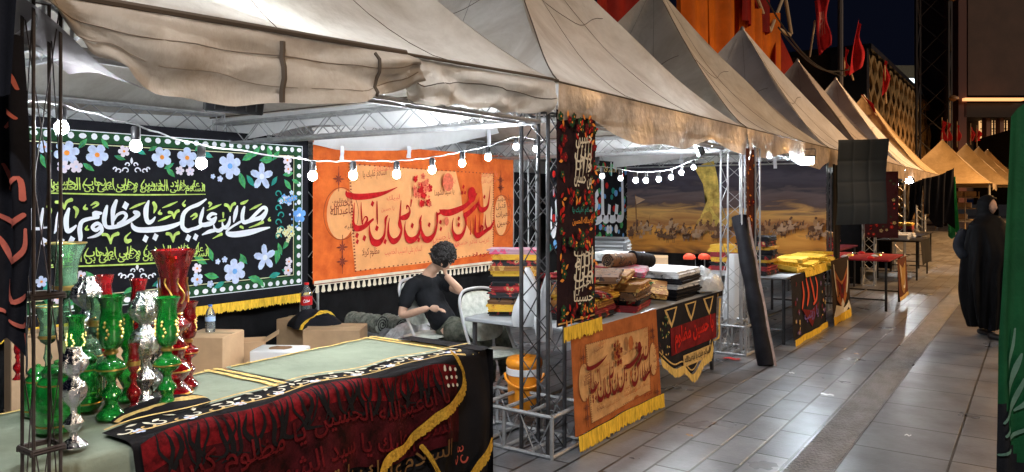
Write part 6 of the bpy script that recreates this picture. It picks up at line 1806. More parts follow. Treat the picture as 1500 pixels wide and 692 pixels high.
# narrow printed cloth hung inside the fourth stall
c = Cloth.hang((-2.6, 15.0, .9), (1, 0, 0), (0, -1, 0), .55, 1.2, amp=.01, freq=8); c.base(10, 12, 0); c.e = .005
roses(c, .04, .05, .5, 1.15, 40, 8, (1, 2, 3), .02, .035)
tag(c.build('narrow_banner', [cloth('maroon_ground', (.06, .015, .015)), M_BRIGHTRED, M_GOLDC, M_DKGREEN]), 'maroon flowered banner hung between the fourth and fifth stall', 'banner')
for yy, lb in ((15.15, 'black side cloth between the fourth and fifth stall'), (18.9, 'black side cloth between the fifth and sixth stall')):
    c = Cloth.hang((-5.9, yy, .02), (1, 0, 0), (0, -1, 0), 3.2, 2.1, amp=.03, freq=6, seed=yy); c.base(30, 8, 0); tag(c.build('side_cloth', [M_BLACKD]), lb, 'side cloth')
c = Cloth.hang((-5.9, 11.5, .02), EXT, OUT, 12.0, 2.2, amp=.03, freq=6); c.base(70, 8, 0); tag(c.build('backing_sheet', [M_BLACKD]), 'long black backing sheet behind the far stalls of the row', 'backing sheet', 'black sheets along the back of the stalls')

for i, (px, py, w, m, lb) in enumerate(((1072, 527, .16, M_REDPL, 'flat red scrap at the foot of the second post'), (1212, 580, .10, M_WHITEPL, 'white paper scrap on the ribbed paving strip'), (1160, 548, .05, M_WHITEPL, 'tiny white paper scrap near the leaning roll'), (1330, 640, .04, M_WHITEPL, 'white cigarette end on the broad slabs'), (1010, 640, .05, M_CARD, 'scrap of cardboard in the shadow of the table'), (1255, 520, .05, M_CARD, 'brown leaf of paper on the walkway'))):
    p = onz(px, py, .006); mb = MB(); rn_ = random.Random(i)
    mb.grid(lambda u, v: (p.x + (u - .5) * w, p.y + (v - .5) * w * .35, .010 + .008 * abs(math.sin(u * 5 + i)) + .004 * v), 6, 3); tag(mb.build('paper_scrap', m, smooth='all'), lb, 'scrap')
# ================================================================== people
def skin_mesh(V, Ed, root=0, sub=1):
    """a smooth body grown round a skeleton: V = [(x, y, z, r) or (x, y, z, rx, ry)]"""
    me = bpy.data.meshes.new('body'); me.from_pydata([v[:3] for v in V], Ed, []); o = bpy.data.objects.new('body', me); COL.objects.link(o)
    s = o.modifiers.new('skin', 'SKIN'); s.use_smooth_shade = True
    lay = me.skin_vertices[0].data
    for i, v in enumerate(V): lay[i].radius = (v[3], v[4] if len(v) > 4 else v[3]); lay[i].use_root = (i == root)
    d = o.modifiers.new('sub', 'SUBSURF'); d.levels = sub; d.render_levels = sub
    dg = bpy.context.evaluated_depsgraph_get(); dg.update()
    m2 = bpy.data.meshes.new_from_object(o.evaluated_get(dg))
    vv = [p.co.copy() for p in m2.vertices]; ff = [tuple(p.vertices) for p in m2.polygons]
    bpy.data.objects.remove(o); bpy.data.meshes.remove(me); bpy.data.meshes.remove(m2)
    return vv, ff
def fuse(parts, voxel=.008, smooth=3):
    """several closed shapes become one continuous skin"""
    mb = MB()
    for vv, ff in parts: mb.add(vv, ff)
    me = bpy.data.meshes.new('body'); me.from_pydata([tuple(p) for p in mb.v], [], mb.f); o = bpy.data.objects.new('body', me); COL.objects.link(o)
    r = o.modifiers.new('r', 'REMESH'); r.mode = 'VOXEL'; r.voxel_size = voxel
    s = o.modifiers.new('s', 'SMOOTH'); s.iterations = smooth; s.factor = .5
    dg = bpy.context.evaluated_depsgraph_get(); dg.update(); m2 = bpy.data.meshes.new_from_object(o.evaluated_get(dg))
    vv = [p.co.copy() for p in m2.vertices]; ff = [tuple(p.vertices) for p in m2.polygons]
    bpy.data.objects.remove(o); bpy.data.meshes.remove(me); bpy.data.meshes.remove(m2)
    par = list(range(len(vv)))
    def fd(a):
        while par[a] != a:
            par[a] = par[par[a]]; a = par[a]
        return a
    for f in ff:
        for q in f[1:]: par[fd(q)] = fd(f[0])
    cnt = {}
    for i in range(len(vv)): cnt[fd(i)] = cnt.get(fd(i), 0) + 1
    big = max(cnt.values())
    keep = [i for i in range(len(vv)) if cnt[fd(i)] == big]; new = {i: k for k, i in enumerate(keep)}
    return [vv[i] for i in keep], [tuple(new[q] for q in f) for f in ff if f[0] in new]
def head_shape(c, M, s=1.0):
    """skull, brow, nose, lips, chin and ears; local +x is the face"""
    n, k = 28, 22; vv = []
    for j in range(k + 1):
        t = PI * j / k; z = -math.cos(t)
        for i in range(n):
            w = 2 * PI * i / n; x, y = math.sin(t) * math.cos(w), math.sin(t) * math.sin(w)
            X = x * (.096 if x > 0 else .100); Y = y * .076; Z = z * .118
            if z < -.1: X *= 1 - .10 * (-z); Y *= 1 - .36 * (-z - .1)
            if x > .55:
                f = (x - .55) / .45
                g = lambda a, b, sa, sb: math.exp(-((y - a) / sa) ** 2 - ((z - b) / sb) ** 2)
                X += f * (.026 * g(0, -.22, .14, .16) + .012 * g(0, -.05, .10, .2) - .010 * g(.36, .03, .18, .14) - .010 * g(-.36, .03, .18, .14) + .006 * g(0, .20, .5, .12) + .010 * g(0, -.53, .26, .06) + .008 * g(0, -.62, .24, .06) + .012 * g(0, -.86, .25, .13) - .004 * g(0, -.57, .3, .03))
            if abs(y) > .93 and abs(z + .05) < .3: Y += math.copysign(.016, y) * (1 - abs(z + .05) / .3) * (1 if x < .15 else .2)
            vv.append(Vector(c) + M @ (Vector((X, Y, Z)) * s))
    ff = []
    for j in range(k):
        for i in range(n): ff.append((j * n + i, j * n + (i + 1) % n, (j + 1) * n + (i + 1) % n, (j + 1) * n + i))
    return vv, ff
def hand_parts(w, d, up, curl=.5, s=1.0, side=1):
    """palm and five bent fingers from the wrist w along d; up = back of the hand"""
    w, d, up = Vector(w), Vector(d).normalized(), Vector(up); up = (up - d * up.dot(d)).normalized(); sd = d.cross(up) * side
    out = []
    V = [(*w, .022 * s, .028 * s), (*(w + d * .045 * s), .016 * s, .036 * s), (*(w + d * .085 * s), .014 * s, .038 * s)]
    out.append(skin_mesh(V, [(0, 1), (1, 2)]))
    for i, (off, ln) in enumerate(((-.030, .068), (-.010, .078), (.010, .072), (.029, .056))):
        p = w + d * .075 * s + sd * off * s; dd = d.copy(); ch = [(*p, .0095 * s)]
        for q in range(3):
            a = curl * (.5 + .5 * q); dd = (dd * math.cos(a * .6) - up * math.sin(a * .6)).normalized(); up2 = up
            p = p + dd * (ln * s * (.42, .32, .26)[q]); ch.append((*p, (.0088, .008, .0068)[q] * s))
        out.append(skin_mesh(ch, [(0, 1), (1, 2), (2, 3)]))
    p = w + d * .03 * s - sd * .028 * s; ch = [(*p, .012 * s)]; dd = (d * .6 - sd * .75 - up * .2).normalized()
    for q in range(2):
        p = p + dd * (.034 * s); ch.append((*p, (.0105, .0085)[q] * s)); dd = (dd + d * .5).normalized()
    out.append(skin_mesh(ch, [(0, 1), (1, 2)]))
    return out
SKIN = mat('skin', (.55, .34, .24), .55, var=.12, vscale=12)
HAIR = mat('dark_hair', (.012, .010, .010), .5, bump=.6, bscale=60)
# ---- the sleeping boy, seated; local +x is where he faces
BO = Vector((CH1.x + .05, CH1.y + .04, 0)); BA = CH1A
boy = thing('person', 'boy in a black T-shirt asleep on a chair, head bowed on one hand', 'person', tuple(BO), BA)
J = dict(pel=(.13, 0, .515), sp1=(.05, 0, .61), sp2=(-.06, 0, .74), ch=(-.115, 0, .86), nk=(-.065, .0, .985), hd=(.03, .0, 1.05),
         rs=(-.125, -.175, .895), re=(-.16, -.275, .63), rw=(.09, -.215, .715), ls=(-.09, .17, .895), le=(.17, .12, .815), lw=(.085, .01, .965),
         rh=(.16, -.10, .515), rk=(.56, -.12, .535), ra=(.60, -.11, .11), lh=(.16, .10, .515), lk=(.57, .13, .535), la=(.64, .12, .11))
def v(n, *r): return (*J[n], *r)
names = ['pel', 'sp1', 'sp2', 'ch', 'nk', 'hd', 'rs', 're', 'rw', 'ls', 'le', 'lw', 'rh', 'rk', 'ra', 'lh', 'lk', 'la']
rad = dict(pel=(.13, .11), sp1=(.115, .09), sp2=(.125, .095), ch=(.13, .10), nk=(.054,), hd=(.05,), rs=(.050,), re=(.040,), rw=(.028,), ls=(.050,), le=(.040,), lw=(.028,), rh=(.078,), rk=(.056,), ra=(.038,), lh=(.078,), lk=(.056,), la=(.038,))
ix = {n: i for i, n in enumerate(names)}
E_ = [('pel', 'sp1'), ('sp1', 'sp2'), ('sp2', 'ch'), ('ch', 'nk'), ('nk', 'hd'), ('ch', 'rs'), ('rs', 're'), ('re', 'rw'), ('ch', 'ls'), ('ls', 'le'), ('le', 'lw'), ('pel', 'rh'), ('rh', 'rk'), ('rk', 'ra'), ('pel', 'lh'), ('lh', 'lk'), ('lk', 'la')]
def chain(ns, J_, rad_, grow=0.0):
    V = [(*J_[n], *[x + grow for x in rad_[n]]) if isinstance(n, str) else n for n in ns]
    return skin_mesh(V, [(i, i + 1) for i in range(len(V) - 1)], 0, 2)
CH_BODY = [['pel', 'sp1', 'sp2', 'ch', 'nk', 'hd'], ['rs', 're', 'rw'], ['ls', 'le', 'lw'], ['rh', 'rk', 'ra'], ['lh', 'lk', 'la'], ['rs', 'ch', 'ls'], ['rh', 'pel', 'lh']]
parts = [chain(c_, J, rad) for c_ in CH_BODY]
MH = Matrix.Rotation(R(-8), 3, 'Z') @ Matrix.Rotation(R(38), 3, 'Y')
HC = Vector((.065, -.005, 1.105))
parts.append(head_shape(HC, MH))
parts += hand_parts(J['lw'], (.01, -.03, .12), (1, .2, .1), .55, 1.0, -1)
parts += hand_parts(J['rw'], (.8, .35, -.1), (0, 0, 1), .5)
for a in ('ra', 'la'):
    p = Vector(J[a]); parts.append(skin_mesh([(*(p - Vector((.03, 0, .04))), .036), (*(p + Vector((.10, 0, -.065))), .034), (*(p + Vector((.18, 0, -.075))), .028)], [(0, 1), (1, 2)]))
vv, ff = fuse(parts, .008)
m = MB(); m.add(vv, ff); body = m.build('body', SKIN, boy, smooth='all', local=True)
# T-shirt, trousers, sandals and hair follow the body
def garment(chains, grow, mats, name, parent, J_=None, rad_=None, wr=.004, vox=.010):
    """cloth that follows the body: the limbs' chains a little thicker, fused, with soft wrinkles"""
    vv, ff = fuse([chain(c_, J_ or J, rad_ or rad, grow) for c_ in chains], vox, 4)
    out = []
    for p in vv:
        q = noise.noise(p * 9) * wr * 2 + noise.noise(p * 24) * wr; out.append(p + Vector((q, q * .7, q * .4)))
    m = MB(); m.add(out, ff); return m.build(name, mats, parent, smooth='all', local=True)
def mid(a, b, t, J_=None):
    J_ = J_ or J; return tuple(x + (y - x) * t for x, y in zip(J_[a], J_[b]))
TEE = cloth('black_tshirt', (.014, .015, .018)); TRO = cloth('camouflage_trousers', (.12, .125, .10), var=.6, vscale=18, col2=(.03, .035, .028))
garment([['pel', 'sp1', 'sp2', 'ch', (*mid('ch', 'nk', .5), .085, .075)], [(*mid('ch', 'rs', .5), .085, .08), 'rs', (*mid('rs', 're', .80), .064)], [(*mid('ch', 'ls', .5), .085, .08), 'ls', (*mid('ls', 'le', .7), .062)], ['rs', 'ch', 'ls']], .020, TEE, 'shirt', boy, wr=.007)
garment([['rh', 'rk', 'ra'], ['lh', 'lk', 'la'], ['rh', 'pel', 'lh']], .026, TRO, 'trousers', boy, wr=.006)
hm = MB(); rn = random.Random(2)
n_, k_ = 26, 16
def hf(u, w_):
    t = PI * (1 - w_ * .62); a = 2 * PI * u
    x, y, z = math.sin(t) * math.cos(a), math.sin(t) * math.sin(a), -math.cos(t)
    cut = 1.0
    p = Vector((x * .106, y * .088, z * .130 + .008))
    if x > .2 and z < .45: p = p * .90
    q = 1 + .10 * noise.noise(Vector((x * 4, y * 4, z * 4))) + .08 * abs(noise.noise(Vector((x * 11, y * 11, z * 11))))
    return HC + MH @ (p * q)
hm.grid(hf, n_, k_)
for i in range(240):     # loose curls
    a = rn.random() * 2 * PI; t = PI * (1 - rn.random() * .55)
    x, y, z = math.sin(t) * math.cos(a), math.sin(t) * math.sin(a), -math.cos(t)
    if x > .45 and z < .3: continue
    p = Vector((x * .108, y * .090, z * .132 + .01)); d = Vector((rn.gauss(0, 1), rn.gauss(0, 1), rn.gauss(0, 1))).normalized()
    pts = [HC + MH @ (p * (1 + .05 * j) + d * (.009 * math.sin(j * 1.5)) + Vector((0, 0, -.004 * j)) + d.cross(p).normalized() * (.010 * math.cos(j * 1.9))) for j in range(5)]
    hm.tube(pts, [.007, .0075, .007, .005, .002], 5)
hm.build('hair', HAIR, boy, smooth='all', local=True)
for a in ('ra', 'la'):
    p = Vector(J[a]); s_ = MB(); vv, ff = skin_mesh([(*(p - Vector((.045, 0, .055))), .042), (*(p + Vector((.09, 0, -.066))), .042), (*(p + Vector((.20, 0, -.075))), .034)], [(0, 1), (1, 2)], 0, 2)
    s_.add([Vector((q.x, q.y, max(q.z, .002))) for q in vv], ff); s_.build('shoe', M_DARKPL, boy, smooth='all', local=True)

# ---- standing figures
def standing(label, loc, ang, top, legs, hair=HAIR, skin=SKIN, hgt=1.0, stride=.0, group=None, tuck=False):
    root = thing('person', label, 'person', loc, ang, group)
    Js = dict(pel=(0, 0, .95), sp1=(0, 0, 1.08), ch=(-.01, 0, 1.30), nk=(0, 0, 1.46), hd=(.015, 0, 1.54), rs=(0, -.19, 1.39), re=(-.03, -.25, 1.10), rw=(.08, -.23, .88), ls=(0, .19, 1.39), le=(-.03, .25, 1.10), lw=(.08, .23, .88),
              rh=(0, -.095, .90), rk=(.03 + stride * .6, -.10, .50), ra=(stride, -.10, .09), lh=(0, .095, .90), lk=(.03 - stride * .3, .10, .50), la=(-stride, .10, .09))
    if tuck: Js.update(rs=(0, -.165, 1.38), re=(.0, -.20, 1.10), rw=(.14, -.08, 1.05), ls=(0, .165, 1.38), le=(.0, .20, 1.10), lw=(.14, .08, 1.05))
    rs = dict(pel=(.125, .10), sp1=(.12, .09), ch=(.14, .10), nk=(.052,), hd=(.05,), rs=(.058,), re=(.043,), rw=(.029,), ls=(.058,), le=(.043,), lw=(.029,), rh=(.088,), rk=(.058,), ra=(.038,), lh=(.088,), lk=(.058,), la=(.038,))
    ns = list(Js); k = {n: i for i, n in enumerate(ns)}
    es = [('pel', 'sp1'), ('sp1', 'ch'), ('ch', 'nk'), ('nk', 'hd'), ('ch', 'rs'), ('rs', 're'), ('re', 'rw'), ('ch', 'ls'), ('ls', 'le'), ('le', 'lw'), ('pel', 'rh'), ('rh', 'rk'), ('rk', 'ra'), ('pel', 'lh'), ('lh', 'lk'), ('lk', 'la')]
    pr = [chain(c_, Js, rs) for c_ in (['pel', 'sp1', 'ch', 'nk', 'hd'], ['rs', 're', 'rw'], ['ls', 'le', 'lw'], ['rh', 'rk', 'ra'], ['lh', 'lk', 'la'], ['rs', 'ch', 'ls'], ['rh', 'pel', 'lh'])] + [head_shape((.035, 0, 1.63), Matrix.Identity(3))]
    pr += hand_parts(Js['rw'], (.15, 0, -1), (.3, -1, 0), .5); pr += hand_parts(Js['lw'], (.15, 0, -1), (.3, 1, 0), .5, 1, -1)
    for a in ('ra', 'la'):
        p = Vector(Js[a]); pr.append(skin_mesh([(*(p - Vector((.03, 0, .03))), .034), (*(p + Vector((.10, 0, -.05))), .032), (*(p + Vector((.17, 0, -.058))), .026)], [(0, 1), (1, 2)]))
    vv, ff = fuse(pr, .011); m = MB(); m.add(vv, ff); m.build('body', skin, root, smooth='all', local=True)
    if top: garment([['pel', 'sp1', 'ch', (*mid('ch', 'nk', .5, Js), .08, .075)], ['rs', 're', (*mid('re', 'rw', .8, Js), .045)], ['ls', 'le', (*mid('le', 'lw', .8, Js), .045)], ['rs', 'ch', 'ls']], .02, top, 'shirt', root, Js, rs, .005, .012)
    if legs: garment([['rh', 'rk', 'ra'], ['lh', 'lk', 'la'], ['rh', 'pel', 'lh']], .02, legs, 'trousers', root, Js, rs, .005, .012)
    for a in ('ra', 'la'):
        p = Vector(Js[a]); s_ = MB(); vv, ff = skin_mesh([(*(p - Vector((.045, 0, .045))), .042), (*(p + Vector((.09, 0, -.05))), .042), (*(p + Vector((.19, 0, -.06))), .034)], [(0, 1), (1, 2)], 0, 2)
        s_.add([Vector((q.x, q.y, max(q.z, .002))) for q in vv], ff); s_.build('shoe', M_DARKPL, root, smooth='all', local=True)
    if hair:
        h = MB()
        def hf2(u, w_):
            t = PI * (1 - w_ * .58); a = 2 * PI * u; x, y, z = math.sin(t) * math.cos(a), math.sin(t) * math.sin(a), -math.cos(t)
            p = Vector((x * .106, y * .088, z * .128 + .008)); 
            if x > .2 and z < .45: p = p * .9
            return Vector((.03, 0, 1.63)) + p * (1 + .06 * noise.noise(Vector((x * 6, y * 6, z * 6))))
        h.grid(hf2, 22, 12); h.build('hair', hair, root, smooth='all', local=True)
    return root
q = at(1236, 405, 15.0)
standing('person in blue jeans standing in the stall behind the square black sheet', (q.x, q.y, 0), R(-60), cloth('navy_shirt', (.02, .03, .05)), cloth('blue_jeans', (.06, .12, .28), var=.3))
# ---- the woman in the black chador
q = onz(1444, 494, 0); WX, WY = q.x, q.y
WA = math.atan2(SF - 2.4 * CF, CF + 2.4 * SF)
wom = standing('woman in a long black chador walking beside the green flag', (WX, WY, 0), WA, None, M_BLACK, hair=None, stride=.14, tuck=True)
wom.scale = (.93, .93, .93)
chd = MB(); CHM = cloth('black_chador', (.006, .006, .007), rough=.7)
prof = [(.13, .20, .18), (.18, .225, .20), (.35, .275, .24), (.6, .315, .27), (.85, .325, .27), (1.05, .31, .255), (1.2, .295, .23), (1.32, .285, .20), (1.41, .262, .16), (1.47, .17, .14), (1.53, .112, .128), (1.60, .108, .130), (1.68, .104, .126), (1.73, .080, .098), (1.765, .045, .05), (1.775, .008, .01)]
cp = crom([(z, a, b) for z, a, b in prof], 4)
nW = 144
def chf(u, v):
    i = v * (len(cp) - 1); k = min(int(i), len(cp) - 2); t = i - k
    z, a, b = [cp[k][j] + (cp[k + 1][j] - cp[k][j]) * t for j in range(3)]
    w = 2 * PI * u
    x, y = math.cos(w) * b, math.sin(w) * a
    fold = (.038 * math.sin(9 * w + 1.5 * z) + .024 * math.sin(17 * w - 2 * z) + .02 * noise.noise(Vector((math.cos(w) * 2, math.sin(w) * 2, z * 1.5)))) * max(0, min(1, (1.4 - z) / .8))
    k2 = 1 + fold / max(a, .05)
    # arms held in front under the cloth
    arm = .07 * math.exp(-((z - 1.05) / .16) ** 2) * max(0, math.cos(w)) ** 2
    lean = .03
    hem = .02 * math.sin(3 * w) * max(0, (.3 - z) / .3)
    head = max(0, min(1, (z - 1.42) / .06))
    if z > 1.5 and x > 0: x *= .90
    X, Y = x * k2 + arm + lean, y * k2
    return Vector((X, Y, z + hem)), w
def face_open(u, v):
    i = v * (len(cp) - 1); k = min(int(i), len(cp) - 2); t = i - k; z = cp[k][0] + (cp[k + 1][0] - cp[k][0]) * t
    w = (2 * PI * u + PI) % (2 * PI) - PI
    return abs(w) < .92 * math.sqrt(max(0, 1 - ((z - 1.625) / .105) ** 2))
nV = 190
b0 = len(chd.v)
for j in range(nV + 1):
    for i in range(nW): chd.v.append(chf(i / nW, j / nV)[0])
for j in range(nV):
    for i in range(nW):
        if face_open((i + .5) / nW, (j + .5) / nV): continue
        chd.f.append((b0 + j * nW + i, b0 + j * nW + (i + 1) % nW, b0 + (j + 1) * nW + (i + 1) % nW, b0 + (j + 1) * nW + i)); chd.m.append(0)
chd.build('chador', CHM, wom, smooth='all', local=True)
slv = MB(); vv, ff = skin_mesh([(-.13, -.20, 1.36, .06), (-.18, -.27, 1.14, .075), (-.06, -.29, .98, .065)], [(0, 1), (1, 2)], 0, 2); slv.add(vv, ff)
slv.build('sleeve', cloth('charcoal_coat_sleeve', (.025, .027, .034)), wom, smooth='all', local=True)

# ================================================================== beyond the stalls
def wave_sheet(name, label, cat, O, U, W, H, m, seed, N_=None, amp=.2, top=None, group=None, fr=5.0):
    O, U = Vector(O), Vector(U).normalized(); N_ = Vector(N_) if N_ is not None else Vector((0, 0, 1)).cross(U) * -1
    mb = MB()
    def f(u, v):
        h = H if top is None else H * (top[0] + (top[1] - top[0]) * u)
        return O + U * (W * u) + Vector((0, 0, h * v)) + N_ * (amp * math.sin(fr * W * u * .5 + seed + .6 * v) + amp * .4 * math.sin(fr * 1.3 * W * u + 2 * v + seed))
    mb.grid(f, 50, 16); return tag(mb.build(name, m, smooth='all'), label, cat, group)
D_OR = cloth('orange_drape_cloth', (.72, .17, .012), rough=.6, var=.25, vscale=1.0, bump=.3, bscale=6, transl=.2)
D_RD = cloth('red_drape_cloth', (.30, .015, .010), rough=.6, var=.35, vscale=1.2, bump=.3, bscale=6, transl=.15)
DX = -8.2
def drape_px(label, px0, px1, ztop0, ztop1, z0, m, seed):
    a, b = onx(px0, 60, DX), onx(px1, 60, DX)
    wave_sheet('hanging_drape', label, 'drape', (DX, a.y, z0), (0, 1, 0), b.y - a.y, ztop0 - z0, m, seed, OUT, .20, (1.0, (ztop1 - z0) / (ztop0 - z0)), 'big orange and red drapes on the scaffold', 6.5)
drape_px('deep red drape on the scaffold, between the second and third tent peaks', 862, 930, 9.5, 9.5, 3.0, D_RD, .5)
drape_px('broad orange drape on the scaffold above the third tent', 985, 1040, 10.5, 10.5, 3.0, D_OR, 1.5)
drape_px('second orange drape on the scaffold, with a seam beside the first', 1042, 1096, 11.0, 10.5, 3.0, D_OR, 2.9)
DX = -8.0
def px_z(px, py): return onx(px, py, DX).z
drape_px('dark red drape end hanging lower before the orange ones', 1084, 1120, 14, 13.5, px_z(1100, 40), D_RD, .2)
drape_px('small orange drape beside the white painted poles', 1090, 1138, px_z(1095, 14), px_z(1138, 22), 4.0, D_OR, 3.1)
DX = -7.7
a_, b_ = onx(1118, 120, DX), onx(1186, 120, DX)
mb = MB(); zt0 = onx(1140, 38, DX).z; ym = onx(1142, 60, DX).y
def trif(u, v):
    y_ = a_.y + (b_.y - a_.y) * u
    top = 3.2 + (zt0 - 3.2) * max(0, 1 - abs(u - .36) / (.38 if u < .36 else .66))
    return (DX + .15 * math.sin(u * 14), y_, 3.0 + (top - 3.0) * v)
mb.grid(trif, 40, 14); tag(mb.build('hanging_drape', D_RD, smooth='all'), 'deep red drape gathered to a point above the fourth tent', 'drape', 'big orange and red drapes on the scaffold')
def pole(name, label, p0, p1, r, m, cat='pole', group=None):
    mb = MB(); mb.tube([p0, p1], r, 8); return tag(mb.build(name, m), label, cat, group)
M_POLEW = mat('pale_painted_pole', (.55, .42, .28), .6)
for i, (a, b) in enumerate((((1106, -10), (1128, 46)), ((1128, 46), (1150, -12)), ((1136, 40), (1157, 52)), ((1150, -6), (1159, 50)))):
    pole('scaffold_pole', 'pale scaffold pole %s the orange drapes' % ('sloping down toward', 'rising from the knot beside', 'lying low beside', 'dropping steeply beside')[i], onx(*a, -7.9), onx(*b, -7.9), .07, M_POLEW, 'pole', 'pale scaffold poles')
# dark red drape glimpsed between the first two tents
DX = -8.6
drape_px('dark red drape glimpsed between the first two tents', 600, 668, 9.5, 9.5, 2.6, D_RD, 4.0)
for px, lb in ((632, 'pale pole before the dark drape between the first tents'), (652, 'second pale pole before the dark drape between the first tents')):
    pole('scaffold_pole', lb, onx(px - 8, -20, -8.2), onx(px, 60, -8.2), .05, M_POLEW, 'pole', 'pale scaffold poles')
# flags flying over the tents
FLAGR = cloth('red_flag_cloth', (.38, .020, .030), var=.3, transl=.2)
def flying(label, base, tip, fl, d, m=FLAGR, seed=0.0, ornament=False):
    """base, tip: pole ends in the photograph; fl: four corners of the cloth"""
    root = thing('red_flag', label, 'flag', tuple(at(*base, d)), 0, 'red flags on poles over the tents')
    p = MB(); p.tube([at(*base, d), at(*tip, d)], .022, 6); p.build('pole', M_WOOD, root)
    A, B, C3, D3 = [at(*q, d) for q in fl]; Nn = Vector((SF, -CF, 0))
    def f(u, v, e=0):
        q = (A * (1 - u) + B * u) * (1 - v) + (D3 * (1 - u) + C3 * u) * v
        return q + Nn * (.10 * math.sin(v * 6 + seed + 2 * u) * (.3 + u) + .05 * math.sin(u * 9 + seed) + e)
    c = Cloth(lambda x, y, e: f(x, y, e), 1, 1); c.base(16, 24, 0)
    if ornament:
        c.e = .02
        for i in range(5): c.stroke([(.2 + .1 * i, .25, .03), (.3 + .1 * i, .45, .05), (.25 + .1 * i, .7, .03)], 1, 4)
        c.disc(.5, .42, .16, .07, 1, 10); c.disc(.5, .42, .10, .04, 0, 10, c.e + .01)
    c.build('cloth_panel', [m, cloth('flag_pale_emblem', (.52, .22, .2))], root)
    return root
flying('red flag with a pale emblem flying over the grey mauve tent', (1186, 84), (1194, 30), [(1192, 2), (1214, -4), (1215, 66), (1199, 82)], 17.0, seed=.5, ornament=True)
flying('plain red flag flying over the bright white tent', (1250, 118), (1244, 98), [(1256, 30), (1262, 40), (1266, 96), (1242, 112)], 20.5, seed=1.7)
flying('small red flag showing behind the plain one', (1237, 112), (1237, 84), [(1237, 70), (1242, 76), (1243, 108), (1237, 112)], 22.0, seed=.9)
flying('narrow red flag over the tan tent', (1298, 152), (1296, 96), [(1296, 86), (1302, 94), (1303, 128), (1290, 144)], 25.0, seed=2.4)
flying('slim red flag low along the white tent slope', (1262, 140), (1284, 170), [(1262, 138), (1268, 140), (1286, 168), (1280, 166)], 22.0, seed=3.0)
for i, px in enumerate((1380, 1388, 1402, 1422, 1431)):
    flying('distant red flag %s' % ('left of the far orange tents', 'over the first far tent', 'between the first and second far tent', 'over the second far tent', 'over the last far tents')[i].replace('left of', 'just before'), (px, 216 - (i % 2) * 4), (px, 172 + 3 * i), [(px, 176 + 3 * i), (px + 5, 180 + 3 * i), (px + 6, 206), (px - 2, 208)], 42.0 + i, seed=i)
# cables slung between the poles
for i, (a, b, lb) in enumerate((((1120, -5), (1238, 112), 'black cable from the drapes down to the white tent'), ((1140, 40), (1250, 100), 'second black cable beside the first above the tents'))):
    p, q = at(*a, 19), at(*b, 21); mb = MB(); mb.tube([p + (q - p) * t / 14 + Vector((0, 0, -.5 * math.sin(PI * t / 14))) for t in range(15)], .022, 5); tag(mb.build('cable', M_BLACKM), lb, 'cable')

# ---- honeycomb facade beyond the row
HX = -8.0; hy0, hy1, hz = 46.0, 76.0, 10.0
bld = thing('honeycomb_building', 'long building with a lit honeycomb screen facade behind the last tents', 'building', (HX, 60, 0))
M_CONC = mat('warm_concrete', (.34, .21, .085), .8, var=.35, vscale=1.5); M_DARKG = mat('dark_glazing', (.02, .025, .035), .2)
b = MB(); b.box((HX - 4, (hy0 + hy1) / 2, hz / 2), (7.6, hy1 - hy0, hz)); b.build('wall', mat('dark_stone', (.05, .04, .035), .8, var=.3), bld)
h = MB(); k = 0; y_ = hy0 + .3
while y_ < hy1 - .2:
    h.tube([(HX + .1, y_ + (.50 if k % 2 else -.50) * math.sin(z * .16 * 2 * PI / 1.9), z * .16 + .1) for z in range(int(hz / .16))], .15, 5); k += 1; y_ += 1.05
h.build('honeycomb_screen', M_CONC, bld)
pr = MB(); pr.box((HX - 3.8, (hy0 + hy1) / 2, hz + .15), (8.4, hy1 - hy0 + .4, .3)); pr.build('parapet', M_DARKG, bld)
ew = MB(); ew.box((HX - .7, hy0 - .35, hz * .5), (1.9, .7, hz)); ew.build('end_pier', M_DARKG, bld)
# pale block with lit windows behind it
pw = thing('pale_building', 'pale flat block with lit windows above the honeycomb facade', 'building', (-9, 95, 0))
c0, c1 = at(1264, 96, 92), at(1342, 118, 92)
b = MB(); U = Vector((CF, SF, 0)); Fw = Vector((-SF, CF, 0)); wd = (c1 - c0).dot(U)
Mr = Matrix.Rotation(YAW, 3, 'Z'); cc = c0 + U * wd / 2 + Fw * 4
b.box((cc.x, cc.y, c0.z / 2), (wd, 8, c0.z), M=Mr); b.build('wall', mat('pale_render', (.16, .15, .11), .8, var=.2), pw)
M_WIN = mat('lit_window', (.80, .95, 1.0), .3, emit=1.6); M_WIND = mat('dim_window', (.10, .11, .10), .3)
for px, lit in ((1270, 0), (1288, 0), (1305, 0), (1334, 1)):
    p = at(px, 122, 91.7); f = MB(); f.box((p.x, p.y, p.z), (1.5, .2, 1.3), M=Mr); fr_ = f.build('window', M_WINF if False else M_WIND, pw)
    g = MB(); g.box((p.x + .15 * SF, p.y - .15 * CF, p.z), (1.2, .1, 1.0), M=Mr); g.build('pane', M_WIN if lit else M_DARKG, fr_)
b = MB(); p = at(1345, 128, 92); b.box((p.x, p.y + 5, p.z / 2), (5, 6, p.z), M=Mr); b.build('wing', mat('pale_render', (.16, .15, .11)), pw)
for px in (1334, 1345):
    p = at(px, 122 + (px - 1334) * .9, 88.0); g = MB(); g.box((p.x, p.y, p.z), (.7, .1, 1.1), M=Mr); g.build('lit_opening', M_WIN, pw)
